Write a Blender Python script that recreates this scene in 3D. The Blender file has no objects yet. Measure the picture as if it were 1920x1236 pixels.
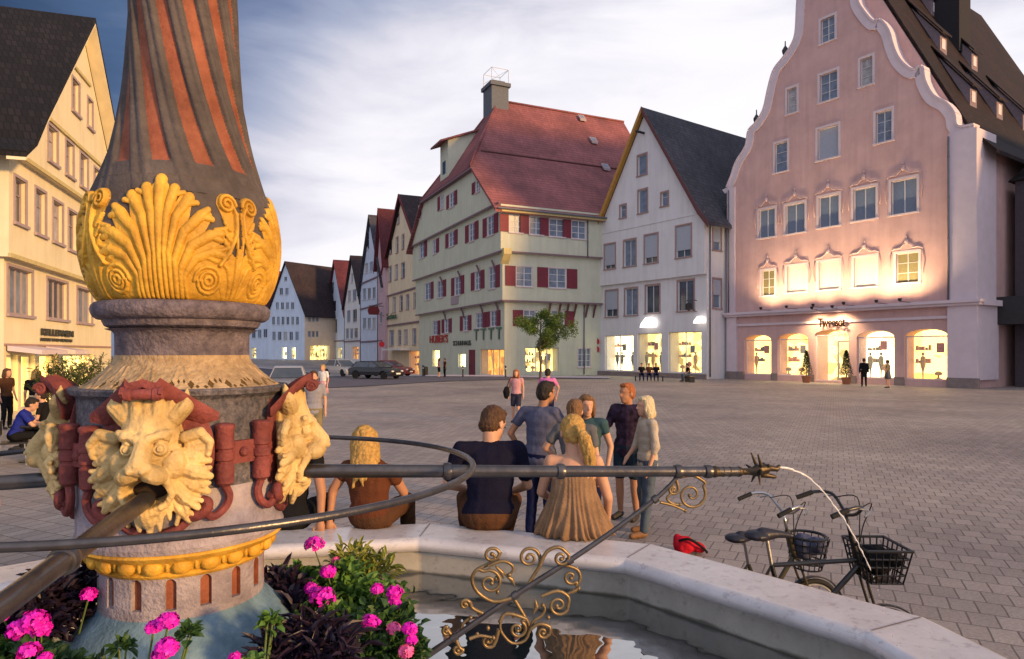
import bpy, bmesh, math, random
import numpy as np
from mathutils import Vector, Matrix, noise
R = math.radians
rnd = random.Random(7)
scene = bpy.context.scene
COL = scene.collection
# ---------------------------------------------------------------- camera
F = 1260.0; HZ = 660.0; CAMZ = 2.2
cd = bpy.data.cameras.new('camera'); cam = bpy.data.objects.new('camera', cd); COL.objects.link(cam)
cam.location = (0, 0, CAMZ); cam.rotation_euler = (R(90), 0, 0)
cd.sensor_width = 36; cd.lens = 36*F/1920; cd.shift_y = (HZ-618)/1920
cd.clip_start = 0.05; cd.clip_end = 2000
scene.camera = cam
scene.render.resolution_x = 1024; scene.render.resolution_y = 659
scene.view_settings.view_transform = 'Standard'; scene.view_settings.look = 'None'
scene.view_settings.exposure = 0.13; scene.view_settings.gamma = 1
# ---------------------------------------------------------------- sky
world = bpy.data.worlds.new('World'); scene.world = world; world.use_nodes = True
wt = world.node_tree; wt.nodes.clear()
def wn(t, **k):
    n = wt.nodes.new(t)
    for a, b in k.items(): setattr(n, a, b)
    return n
def wl(a, b): wt.links.new(a, b)
tc = wn('ShaderNodeTexCoord')
def dotn(v):
    n = wn('ShaderNodeVectorMath', operation='DOT_PRODUCT'); wl(tc.outputs['Generated'], n.inputs[0]); n.inputs[1].default_value = v
    return n.outputs['Value']
def wm(op, a, b, c=None):
    n = wn('ShaderNodeMath', operation=op)
    for i, x in enumerate((a, b, c)):
        if x is None: continue
        if isinstance(x, (int, float)): n.inputs[i].default_value = x
        else: wl(x, n.inputs[i])
    return n.outputs[0]
sep = wn('ShaderNodeSeparateXYZ'); wl(tc.outputs['Generated'], sep.inputs[0])
q = wm('ADD', wm('SUBTRACT', dotn((0.254, 0.941, 0.224)), 0.035), wm('MULTIPLY', wm('SUBTRACT', sep.outputs['Z'], 0.17), -0.50))
mp = wn('ShaderNodeMapping'); wl(tc.outputs['Generated'], mp.inputs[0])
mp.inputs['Scale'].default_value = (1.3, 1.3, 4.2); mp.inputs['Rotation'].default_value = (0.18, -0.25, 0.3)
n1 = wn('ShaderNodeTexNoise'); wl(mp.outputs[0], n1.inputs['Vector']); n1.inputs['Scale'].default_value = 2.3
n1.inputs['Detail'].default_value = 7; n1.inputs['Roughness'].default_value = 0.53; n1.inputs['Distortion'].default_value = 0.5
cl = wm('MULTIPLY', wm('SUBTRACT', n1.outputs['Fac'], 0.5), 0.27)
q2 = wm('ADD', q, cl)
rp = wn('ShaderNodeValToRGB'); wl(q2, rp.inputs[0]); e = rp.color_ramp.elements
SKY = [(0.50, (.034, .065, .14)), (0.59, (.075, .13, .25)), (0.66, (.19, .24, .39)), (0.72, (.40, .44, .58)),
       (0.775, (.68, .67, .76)), (0.84, (.90, .88, .93)), (0.95, (1.0, .97, .97))]
e[0].position, e[0].color = SKY[0][0], SKY[0][1]+(1,)
e[1].position, e[1].color = SKY[-1][0], SKY[-1][1]+(1,)
for p_, c_ in SKY[1:-1]:
    x = e.new(p_); x.color = c_+(1,)
# unseen sky behind the camera, made brighter and bluish to light ground and fronts
back = wn('ShaderNodeMapRange'); wl(dotn((0.25, -0.93, 0.28)), back.inputs[0])
back.inputs[1].default_value = -0.55; back.inputs[2].default_value = 0.75
mixb = wn('ShaderNodeMixRGB'); wl(back.outputs[0], mixb.inputs[0]); wl(rp.outputs[0], mixb.inputs[1])
mixb.inputs[2].default_value = (.84, .86, 1.0, 1)
bg = wn('ShaderNodeBackground'); wl(mixb.outputs[0], bg.inputs[0]); bg.inputs[1].default_value = 1.0
wo = wn('ShaderNodeOutputWorld'); wl(bg.outputs[0], wo.inputs[0])
# ---------------------------------------------------------------- low warm sun
sd = bpy.data.lights.new('sun', 'SUN'); sun = bpy.data.objects.new('sun', sd); COL.objects.link(sun)
sd.energy = 4.7; sd.angle = R(6); sd.color = (1.0, 0.58, 0.21)
tosun = Vector((1.0, -0.68, 0.24)).normalized()
sun.rotation_euler = tosun.to_track_quat('Z', 'Y').to_euler()

# ================================================================ helpers
def P(px, py, Y): return Vector(((px-960)/F*Y, Y, CAMZ-(py-HZ)/F*Y))
def G(px, Y): return Vector(((px-960)/F*Y, Y, 0))

class MB:
    def __init__(s): s.v = []; s.f = []; s.m = []; s.M = None
    def add(s, vs, fs, mi=0):
        o = len(s.v)
        for v in vs:
            v = Vector(v); s.v.append(s.M @ v if s.M else v)
        for f in fs: s.f.append(tuple(o+i for i in f)); s.m.append(mi)
        return s
    def box(s, a, b, mi=0, M=None):
        x0, y0, z0 = a; x1, y1, z1 = b
        vs = [Vector(p) for p in ((x0,y0,z0),(x1,y0,z0),(x1,y1,z0),(x0,y1,z0),(x0,y0,z1),(x1,y0,z1),(x1,y1,z1),(x0,y1,z1))]
        if M: vs = [M @ v for v in vs]
        return s.add(vs, ((0,3,2,1),(4,5,6,7),(0,1,5,4),(1,2,6,5),(2,3,7,6),(3,0,4,7)), mi)
    def tube(s, pts, r, n=8, mi=0, caps=True, closed=False, flat=None):
        pts = [Vector(p) for p in pts]; k = len(pts)
        rr = r if isinstance(r, (list, tuple)) else [r]*k
        rings = []; ref = None
        for i, p in enumerate(pts):
            if closed: t = pts[(i+1) % k]-pts[i-1]
            else: t = pts[min(i+1, k-1)]-pts[max(i-1, 0)]
            if t.length < 1e-9: t = Vector((0,0,1))
            t.normalize()
            if ref is None:
                ref = Vector((0,0,1)) if abs(t.z) < 0.9 else Vector((1,0,0))
            a = (ref - t*ref.dot(t))
            if a.length < 1e-6: a = t.orthogonal()
            a.normalize(); b = t.cross(a); ref = a
            fl = flat or (1, 1)
            rings.append([p+a*math.cos(2*math.pi*j/n)*rr[i]*fl[0]+b*math.sin(2*math.pi*j/n)*rr[i]*fl[1] for j in range(n)])
        vs = [v for ring in rings for v in ring]; fs = []
        for i in range(k if closed else k-1):
            for j in range(n):
                i2 = (i+1) % k
                fs.append((i*n+j, i*n+(j+1) % n, i2*n+(j+1) % n, i2*n+j))
        if caps and not closed: fs += [tuple(range(n))[::-1], tuple((k-1)*n+j for j in range(n))]
        return s.add(vs, fs, mi)
    def lathe(s, prof, c=(0,0,0), n=32, mi=0, sx=1, sy=1):
        c = Vector(c); vs = []; k = len(prof)
        for r, z in prof:
            for j in range(n):
                a = 2*math.pi*j/n; vs.append(c+Vector((r*math.cos(a)*sx, r*math.sin(a)*sy, z)))
        fs = [(i*n+j, i*n+(j+1) % n, (i+1)*n+(j+1) % n, (i+1)*n+j) for i in range(k-1) for j in range(n)]
        if prof[0][0] > 1e-4: fs.append(tuple(range(n))[::-1])
        if prof[-1][0] > 1e-4: fs.append(tuple((k-1)*n+j for j in range(n)))
        return s.add(vs, fs, mi)
    def ell(s, c, r, M=None, n=12, mi=0):
        vs = []; m = max(5, n//2+1); c = Vector(c)
        for i in range(m+1):
            t = math.pi*i/m
            for j in range(n):
                a = 2*math.pi*j/n
                v = Vector((r[0]*math.sin(t)*math.cos(a), r[1]*math.sin(t)*math.sin(a), -r[2]*math.cos(t)))
                vs.append(c+(M @ v if M else v))
        fs = [(i*n+j, i*n+(j+1) % n, (i+1)*n+(j+1) % n, (i+1)*n+j) for i in range(m) for j in range(n)]
        return s.add(vs, fs, mi)
    def cap(s, a, b, ra, rb, n=10, mi=0):
        a = Vector(a); b = Vector(b); d = b-a; L = d.length
        if L < 1e-6: return s.ell(a, (ra,)*3, n=n, mi=mi)
        d.normalize(); pts = []; rs = []
        for t in (-90, -60, -30, 0): pts.append(a+d*ra*math.sin(R(t))); rs.append(max(ra*math.cos(R(t)), 1e-4))
        for t in (0, 30, 60, 90): pts.append(b+d*rb*math.sin(R(t))); rs.append(max(rb*math.cos(R(t)), 1e-4))
        # fixed frame
        u = d.orthogonal().normalized(); w = d.cross(u); vs = []
        for p, r in zip(pts, rs):
            for j in range(n): t = 2*math.pi*j/n; vs.append(p+u*r*math.cos(t)+w*r*math.sin(t))
        k = len(pts)
        fs = [(i*n+j, i*n+(j+1) % n, (i+1)*n+(j+1) % n, (i+1)*n+j) for i in range(k-1) for j in range(n)]
        fs += [tuple(range(n))[::-1], tuple((k-1)*n+j for j in range(n))]
        return s.add(vs, fs, mi)
    def chain(s, pts, rs, n=8, mi=0):
        for i in range(len(pts)-1): s.cap(pts[i], pts[i+1], rs[i], rs[i+1], n, mi)
        return s
    def prism(s, poly, fmap, d0, d1, mi=0):
        """poly: list of (a,b); fmap(a,b,d) -> point; a closed slab between d0 and d1"""
        n = len(poly)
        vs = [fmap(a, b, d0) for a, b in poly]+[fmap(a, b, d1) for a, b in poly]
        fs = [tuple(range(n)), tuple(range(2*n-1, n-1, -1))]
        fs += [(i, i+n, (i+1) % n+n, (i+1) % n) for i in range(n)]
        return s.add(vs, fs, mi)
    def mesh(s, name, off=None, normals=True):
        me = bpy.data.meshes.new(name)
        o = off or Vector((0,0,0))
        me.from_pydata([tuple(v-o) for v in s.v], [], s.f)
        me.polygons.foreach_set('material_index', s.m)
        if normals:
            bm = bmesh.new(); bm.from_mesh(me); bmesh.ops.recalc_face_normals(bm, faces=bm.faces); bm.to_mesh(me); bm.free()
        me.update(); return me

def wloc(o):
    v = Vector((0,0,0))
    while o is not None: v += o.location; o = o.parent
    return v
def link(name, me, mats, parent=None, smooth=False, loc=None):
    o = bpy.data.objects.new(name, me); COL.objects.link(o)
    for m in (mats if isinstance(mats, (list, tuple)) else [mats]): me.materials.append(m)
    if smooth is True: me.polygons.foreach_set('use_smooth', [True]*len(me.polygons))
    elif smooth:
        me.polygons.foreach_set('use_smooth', [True]*len(me.polygons))
        try: me.set_sharp_from_angle(angle=R(smooth))
        except Exception: pass
    if parent: o.parent = parent
    if loc is not None: o.location = loc
    return o
def obj(name, mb, mats, parent=None, smooth=False, normals=True):
    """verts are given in the (unrotated) world; the parent chain only translates"""
    return link(name, mb.mesh(name, wloc(parent) if parent else None, normals), mats, parent, smooth)
def thing(name, label, cat, loc=(0,0,0), group=None, rz=0):
    o = bpy.data.objects.new(name, None); COL.objects.link(o); o.location = loc; o.rotation_euler = (0,0,rz)
    o.empty_display_size = 0.2
    return tag(o, label, cat, group)
def tag(o, label=None, cat=None, group=None, kind=None):
    if label: o['label'] = label
    if cat: o['category'] = cat
    if group: o['group'] = group
    if kind: o['kind'] = kind
    return o
def dup(root, loc, rz=None, label=None, group=None):
    r = root.copy(); COL.objects.link(r); r.location = loc
    if rz is not None: r.rotation_euler = (0,0,rz)
    if label: r['label'] = label
    if group: r['group'] = group
    for ch in list(root.children):
        c = ch.copy(); COL.objects.link(c); c.parent = r
        for g in list(ch.children):
            d = g.copy(); COL.objects.link(d); d.parent = c
    return r
def evalmesh(o, name):
    dg = bpy.context.evaluated_depsgraph_get()
    me = bpy.data.meshes.new_from_object(o.evaluated_get(dg)); me.name = name
    old = o.data; bpy.data.objects.remove(o); bpy.data.meshes.remove(old)
    return me
def remesh(mb, name, vox, it=3, fac=0.5, disp=None, off=None):
    me = mb.mesh('tmp', off); o = bpy.data.objects.new('tmp', me); COL.objects.link(o)
    m = o.modifiers.new('r', 'REMESH'); m.mode = 'VOXEL'; m.voxel_size = vox; m.use_smooth_shade = True
    if it:
        m = o.modifiers.new('s', 'SMOOTH'); m.factor = fac; m.iterations = it
    me = evalmesh(o, name)
    if disp:
        me.update(); ns = [v.normal.copy() for v in me.vertices]
        for v, nn in zip(me.vertices, ns): v.co += nn*disp(v.co)
        me.update()
    return me
def boolcut(me, cutter_mb, off=None):
    o = bpy.data.objects.new('tmp', me); COL.objects.link(o)
    cm = cutter_mb.mesh('cut', off); c = bpy.data.objects.new('cut', cm); COL.objects.link(c)
    b = o.modifiers.new('b', 'BOOLEAN'); b.operation = 'DIFFERENCE'; b.solver = 'EXACT'; b.object = c
    r = evalmesh(o, me.name); bpy.data.objects.remove(c); bpy.data.meshes.remove(cm)
    return r
def catmull(pts, k=6):
    pts = [Vector(p) for p in pts]; out = []
    for i in range(len(pts)-1):
        p0 = pts[max(i-1, 0)]; p1 = pts[i]; p2 = pts[i+1]; p3 = pts[min(i+2, len(pts)-1)]
        for j in range(k):
            t = j/k
            out.append(0.5*((2*p1)+(p2-p0)*t+(2*p0-5*p1+4*p2-p3)*t*t+(3*p1-p0-3*p2+p3)*t**3))
    out.append(pts[-1]); return out

# ---------------------------------------------------------------- materials
def mat(name, col, rough=0.8, metal=0, var=0.15, nscale=6.0, bump=0.15, bscale=None, spec=0.3, emit=None, estr=0, trans=0,
        coord='Object', alpha=None, hue=None):
    m = bpy.data.materials.new(name); m.use_nodes = True; nt = m.node_tree; N = nt.nodes; L = nt.links
    b = N['Principled BSDF']; b.inputs['Roughness'].default_value = rough; b.inputs['Metallic'].default_value = metal
    b.inputs['Specular IOR Level'].default_value = spec
    t = N.new('ShaderNodeTexCoord')
    if var > 0:
        n = N.new('ShaderNodeTexNoise'); n.inputs['Scale'].default_value = nscale; n.inputs['Detail'].default_value = 6
        n.inputs['Roughness'].default_value = 0.62; L.new(t.outputs[coord], n.inputs['Vector'])
        r = N.new('ShaderNodeValToRGB'); L.new(n.outputs['Fac'], r.inputs[0])
        c2 = hue or col
        r.color_ramp.elements[0].position = 0.3; r.color_ramp.elements[1].position = 0.7
        r.color_ramp.elements[0].color = tuple(max(0, x*(1-var)) for x in c2)+(1,)
        r.color_ramp.elements[1].color = tuple(min(1, x*(1+var)) for x in col)+(1,)
        L.new(r.outputs[0], b.inputs['Base Color'])
    else: b.inputs['Base Color'].default_value = tuple(col)+(1,)
    if bump > 0:
        n2 = N.new('ShaderNodeTexNoise'); n2.inputs['Scale'].default_value = bscale or nscale*4; n2.inputs['Detail'].default_value = 5
        L.new(t.outputs[coord], n2.inputs['Vector'])
        bp = N.new('ShaderNodeBump'); bp.inputs['Strength'].default_value = bump; bp.inputs['Distance'].default_value = 0.02
        L.new(n2.outputs['Fac'], bp.inputs['Height']); L.new(bp.outputs[0], b.inputs['Normal'])
    if emit: b.inputs['Emission Color'].default_value = tuple(emit)+(1,); b.inputs['Emission Strength'].default_value = estr
    if trans: b.inputs['Transmission Weight'].default_value = trans
    if alpha is not None: b.inputs['Alpha'].default_value = alpha
    return m
def stucco(name, col, var=0.10):
    """plaster with cloudy patches and long vertical rain streaks"""
    m = mat(name, col, 0.9, var=var, nscale=0.7, bump=0.35, bscale=12); nt = m.node_tree; N = nt.nodes; L = nt.links; b = N['Principled BSDF']
    src = b.inputs['Base Color'].links[0].from_socket; t = N.new('ShaderNodeTexCoord'); mp = N.new('ShaderNodeMapping'); mp.inputs['Scale'].default_value = (1.6, 1.6, .13)
    L.new(t.outputs['Object'], mp.inputs[0]); n = N.new('ShaderNodeTexNoise'); n.inputs['Scale'].default_value = 1.5; n.inputs['Detail'].default_value = 7; n.inputs['Roughness'].default_value = .6
    L.new(mp.outputs[0], n.inputs['Vector']); r = N.new('ShaderNodeValToRGB'); L.new(n.outputs['Fac'], r.inputs[0])
    r.color_ramp.elements[0].position = .32; r.color_ramp.elements[0].color = (.80,.78,.76,1); r.color_ramp.elements[1].position = .56; r.color_ramp.elements[1].color = (1.03,1.03,1.03,1)
    mx = N.new('ShaderNodeMixRGB'); mx.blend_type = 'MULTIPLY'; mx.inputs[0].default_value = .40; L.new(src, mx.inputs[1]); L.new(r.outputs[0], mx.inputs[2]); L.new(mx.outputs[0], b.inputs['Base Color']); return m
def tiles(name, col, var=0.35, axis='Y', row=0.32, metal=0):
    """rows of roof tiles: rows by height, columns along the ridge"""
    m = bpy.data.materials.new(name); m.use_nodes = True; nt = m.node_tree; N = nt.nodes; L = nt.links
    b = N['Principled BSDF']; b.inputs['Roughness'].default_value = 0.75; b.inputs['Specular IOR Level'].default_value = 0.25
    t = N.new('ShaderNodeTexCoord'); s = N.new('ShaderNodeSeparateXYZ'); L.new(t.outputs['Object'], s.inputs[0])
    a = N.new('ShaderNodeMath'); a.operation = 'ADD'
    L.new(s.outputs['X'], a.inputs[0]); L.new(s.outputs['Y'], a.inputs[1])
    c = N.new('ShaderNodeCombineXYZ'); L.new(a.outputs[0], c.inputs[0]); L.new(s.outputs['Z'], c.inputs[1])
    br = N.new('ShaderNodeTexBrick'); L.new(c.outputs[0], br.inputs['Vector']); br.inputs['Scale'].default_value = 1
    br.inputs['Brick Width'].default_value = 0.24; br.inputs['Row Height'].default_value = row
    br.inputs['Mortar Size'].default_value = 0.03; br.inputs['Mortar Smooth'].default_value = 0.6; br.inputs['Bias'].default_value = -0.2
    br.inputs['Color1'].default_value = tuple(x*(1-var) for x in col)+(1,)
    br.inputs['Color2'].default_value = tuple(x*(1+var) for x in col)+(1,)
    br.inputs['Mortar'].default_value = tuple(x*0.45 for x in col)+(1,)
    n = N.new('ShaderNodeTexNoise'); n.inputs['Scale'].default_value = 0.35; n.inputs['Detail'].default_value = 6; L.new(t.outputs['Object'], n.inputs['Vector'])
    mx = N.new('ShaderNodeMixRGB'); mx.blend_type = 'MULTIPLY'; mx.inputs[0].default_value = 0.7
    rr = N.new('ShaderNodeValToRGB'); L.new(n.outputs['Fac'], rr.inputs[0])
    rr.color_ramp.elements[0].color = (.6,.6,.62,1); rr.color_ramp.elements[1].color = (1.2,1.15,1.1,1)
    rr.color_ramp.elements[0].position = .35; rr.color_ramp.elements[1].position = .65
    L.new(br.outputs['Color'], mx.inputs[1]); L.new(rr.outputs[0], mx.inputs[2]); L.new(mx.outputs[0], b.inputs['Base Color'])
    bp = N.new('ShaderNodeBump'); bp.inputs['Strength'].default_value = 0.6; bp.inputs['Distance'].default_value = 0.04
    iv = N.new('ShaderNodeMath'); iv.operation = 'SUBTRACT'; iv.inputs[0].default_value = 1; L.new(br.outputs['Fac'], iv.inputs[1])
    L.new(iv.outputs[0], bp.inputs['Height']); L.new(bp.outputs[0], b.inputs['Normal'])
    return m
def lit(name, col, strength, var=0.6, scale=1.2):
    """a lit shop interior: patches of bright wall, goods and shelves that give off light"""
    m = bpy.data.materials.new(name); m.use_nodes = True; nt = m.node_tree; N = nt.nodes; L = nt.links
    b = N['Principled BSDF']; b.inputs['Roughness'].default_value = 0.9
    t = N.new('ShaderNodeTexCoord'); v = N.new('ShaderNodeTexVoronoi'); v.inputs['Scale'].default_value = scale
    L.new(t.outputs['Object'], v.inputs['Vector']); r = N.new('ShaderNodeValToRGB'); L.new(v.outputs['Color'], r.inputs[0])
    r.color_ramp.elements[0].color = tuple(c*(1-var) for c in (col[0], col[1]*.8, col[2]*.4))+(1,); r.color_ramp.elements[1].color = tuple(col)+(1,)
    r.color_ramp.elements[0].position = .12; r.color_ramp.elements[1].position = .6
    L.new(r.outputs[0], b.inputs['Base Color']); L.new(r.outputs[0], b.inputs['Emission Color']); b.inputs['Emission Strength'].default_value = strength
    return m
M = {}
M['glass'] = mat('window_glass', (.05,.065,.09), 0.07, var=.3, nscale=1.5, bump=.05, bscale=3, spec=1.0)
M['glass_b'] = mat('curtained_glass', (.16,.2,.27), 0.3, var=.35, nscale=2.0, bump=.03, spec=.4)
M['clear'] = mat('shop_glass', (.9,.92,.9), 0.03, var=0, bump=0, spec=.6, alpha=0.12)
M['frame'] = mat('white_window_frame', (.62,.6,.6), .5, var=.05)
M['frame_brown'] = mat('reddish_stone_frame', (.34,.22,.2), .8, var=.12)
M['frame_lilac'] = mat('mauve_stone_frame', (.34,.27,.29), .8, var=.1)
M['frame_pale'] = mat('pale_stone_frame', (.6,.5,.52), .8, var=.06)
M['shutter'] = mat('oxblood_shutter', (.17,.026,.042), .6, var=.15)
M['roller'] = mat('grey_blue_roller', (.36,.38,.44), .6, var=.05)
M['bluepane'] = mat('blue_roller_blind', (.15,.19,.26), .35, var=.1, spec=.6)
M['curtain'] = mat('net_curtain', (.36,.35,.36), .8, var=.3, nscale=3, bump=.2)
M['black'] = mat('black_metal', (.02,.02,.022), .45, var=.2)
M['dark'] = mat('near_black_matt', (.03,.028,.03), .7, var=.2)  # plain near-black finish for goods, canopy, bin and fittings
M['white'] = mat('white_paint', (.75,.74,.73), .6, var=.05)
# ================================================================ ground
def sst(t): t = max(0, min(1, t)); return t*t*(3-2*t)
def gz(x, y):
    m = sst((9-x)/13)
    return m*(-0.85*sst((y-59)/18)+1.4*sst((y-95)/55))
def ground_mesh(name, pts_fn, nx, ny, dz, mats):
    mb = MB(); vs = []; fs = []
    for j in range(ny+1):
        for i in range(nx+1):
            p = pts_fn(i/nx, j/ny); vs.append((p[0], p[1], gz(p[0], p[1])+dz))
    for j in range(ny):
        for i in range(nx): a = j*(nx+1)+i; fs.append((a, a+1, a+nx+2, a+nx+1))
    mb.add(vs, fs); return obj(name, mb, mats, smooth=True)
def paving():
    m = bpy.data.materials.new('concrete_pavers'); m.use_nodes = True; nt = m.node_tree; N = nt.nodes; L = nt.links
    b = N['Principled BSDF']; b.inputs['Roughness'].default_value = 0.62; b.inputs['Specular IOR Level'].default_value = 0.35
    t = N.new('ShaderNodeTexCoord'); mp = N.new('ShaderNodeMapping'); mp.inputs['Rotation'].default_value = (0,0,R(25.6)); L.new(t.outputs['Object'], mp.inputs[0])
    nd = N.new('ShaderNodeTexNoise'); nd.inputs['Scale'].default_value = 1.1; nd.inputs['Detail'].default_value = 3; L.new(t.outputs['Object'], nd.inputs['Vector'])
    sc = N.new('ShaderNodeVectorMath'); sc.operation = 'SCALE'; sc.inputs[3].default_value = 0.05; L.new(nd.outputs['Color'], sc.inputs[0])
    ad = N.new('ShaderNodeVectorMath'); ad.operation = 'ADD'; L.new(mp.outputs[0], ad.inputs[0]); L.new(sc.outputs[0], ad.inputs[1])
    br = N.new('ShaderNodeTexBrick'); L.new(ad.outputs[0], br.inputs['Vector']); br.inputs['Scale'].default_value = 1
    br.inputs['Brick Width'].default_value = 0.205; br.inputs['Row Height'].default_value = 0.31; br.inputs['Mortar Size'].default_value = 0.0085
    br.inputs['Mortar Smooth'].default_value = 0.25; br.inputs['Bias'].default_value = 0
    br.inputs['Color1'].default_value = (.295,.258,.24,1); br.inputs['Color2'].default_value = (.38,.335,.31,1); br.inputs['Mortar'].default_value = (.15,.125,.122,1)
    n = N.new('ShaderNodeTexNoise'); n.inputs['Scale'].default_value = 0.22; n.inputs['Detail'].default_value = 8; n.inputs['Roughness'].default_value = .65; L.new(t.outputs['Object'], n.inputs['Vector'])
    r = N.new('ShaderNodeValToRGB'); L.new(n.outputs['Fac'], r.inputs[0]); r.color_ramp.elements[0].position = .3; r.color_ramp.elements[1].position = .7
    r.color_ramp.elements[0].color = (.62,.61,.64,1); r.color_ramp.elements[1].color = (1.2,1.16,1.12,1)
    mx = N.new('ShaderNodeMixRGB'); mx.blend_type = 'MULTIPLY'; mx.inputs[0].default_value = 1
    L.new(br.outputs['Color'], mx.inputs[1]); L.new(r.outputs[0], mx.inputs[2])
    n3 = N.new('ShaderNodeTexNoise'); n3.inputs['Scale'].default_value = 38; n3.inputs['Detail'].default_value = 4; L.new(t.outputs['Object'], n3.inputs['Vector'])
    r3 = N.new('ShaderNodeValToRGB'); L.new(n3.outputs['Fac'], r3.inputs[0]); r3.color_ramp.elements[0].position = .3; r3.color_ramp.elements[1].position = .7
    r3.color_ramp.elements[0].color = (.74,.74,.74,1); r3.color_ramp.elements[1].color = (1.12,1.12,1.12,1)
    m2 = N.new('ShaderNodeMixRGB'); m2.blend_type = 'MULTIPLY'; m2.inputs[0].default_value = 1
    L.new(mx.outputs[0], m2.inputs[1]); L.new(r3.outputs[0], m2.inputs[2]); L.new(m2.outputs[0], b.inputs['Base Color'])
    bp = N.new('ShaderNodeBump'); bp.inputs['Strength'].default_value = .5; bp.inputs['Distance'].default_value = .01; bp.invert = True
    L.new(br.outputs['Fac'], bp.inputs['Height']); L.new(bp.outputs[0], b.inputs['Normal'])
    return m
M['paving'] = paving()
M['asphalt'] = mat('asphalt', (.105,.10,.125), .8, var=.2, nscale=.6, bump=.3, bscale=30)
M['pavement'] = mat('pavement', (.32,.29,.28), .8, var=.12, nscale=1.2, bump=.15, bscale=9)
def gp(u, v):
    y = -60+v*v*0+(v**2.2)*900; x = (u-.5)*2; x = math.copysign(abs(x)**1.8, x)*600
    return (x, y)
g = ground_mesh('square_ground', gp, 160, 300, 0, M['paving']); tag(g, kind='structure')
# the street: asphalt strip that comes in from the far left and bends along the house row
ra = [(-34, 30), (-27, 40), (-21.5, 49), (-16, 53.5), (-9, 55.6), (-2, 56)]
def strip(name, A, B, dz, m, n=40):
    A = catmull([(a[0], a[1], 0) for a in A], 10); B = catmull([(a[0], a[1], 0) for a in B], 10)
    def f(u, v):
        k = min(len(A)-1, int(round(v*(len(A)-1)))); kb_ = min(len(B)-1, int(round(v*(len(B)-1)))); p = A[k].lerp(B[kb_], u); return (p.x, p.y)
    return ground_mesh(name, f, 12, len(A)-1, dz, m)
near = [(-75, 34), (-40, 38.5), (-22, 38.5), (-11.5, 40.5), (-5, 49.5), (2, 54), (8, 55)]
far = [(-90, 160), (-62, 130), (-33, 103), (-18.5, 75), (-9, 63.5), (2,58), (8, 55.6)]
road = strip('road', near, far, 0.035, M['asphalt']); tag(road, kind='structure')
far2 = [(p[0]+3.2, p[1]+1.6) for p in far[:-3]]+[(-6.5, 66), (7.5, 57.2)]
pv = strip('pavement', [(p[0], p[1]) for p in far], far2, 0.12, M['pavement']); tag(pv, kind='structure')
kb = MB()
fl = catmull([(a[0], a[1], 0) for a in far], 10)
kb.tube([(p.x, p.y, gz(p.x, p.y)+0.055) for p in fl], 0.085, n=6)
obj('kerb', kb, M['frame_pale'])['kind'] = 'structure'

# ================================================================ buildings
class Face:
    def __init__(s, O, U):
        s.O = Vector((O[0], O[1], 0)); s.U = Vector((U[0], U[1], 0)).normalized(); s.N = Vector((s.U.y, -s.U.x, 0))
    def pt(s, a, n, z): return s.O+s.U*a+s.N*n+Vector((0,0,z))
    def s_at(s, px, n=0):
        k = (px-960)/F; o = s.O+s.N*n
        return (o.x-k*o.y)/(k*s.U.y-s.U.x)
    def z_at(s, px, py, n=0):
        p = s.pt(s.s_at(px, n), n, 0); return CAMZ-(py-HZ)/F*p.y
    def at(s, px, py, n=0): return (s.s_at(px, n), s.z_at(px, py, n))
    def rect(s, l, r, t, b, n=0):
        m = (l+r)/2; return (s.s_at(l, n), s.s_at(r, n), s.z_at(m, b, n), s.z_at(m, t, n))
    def box(s, mb, s0, s1, n0, n1, z0, z1, mi=0):
        vs = [s.pt(a, n, z) for z in (z0, z1) for a, n in ((s0,n0),(s1,n0),(s1,n1),(s0,n1))]
        return mb.add(vs, ((0,3,2,1),(4,5,6,7),(0,1,5,4),(1,2,6,5),(2,3,7,6),(3,0,4,7)), mi)
    def side(s, W, right=True):
        """the face round the corner"""
        if right: return Face((s.pt(W,0,0).x, s.pt(W,0,0).y), (-s.N.x, -s.N.y))
    def fm(s): return lambda a, b, d: s.pt(a, d, b)
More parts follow.
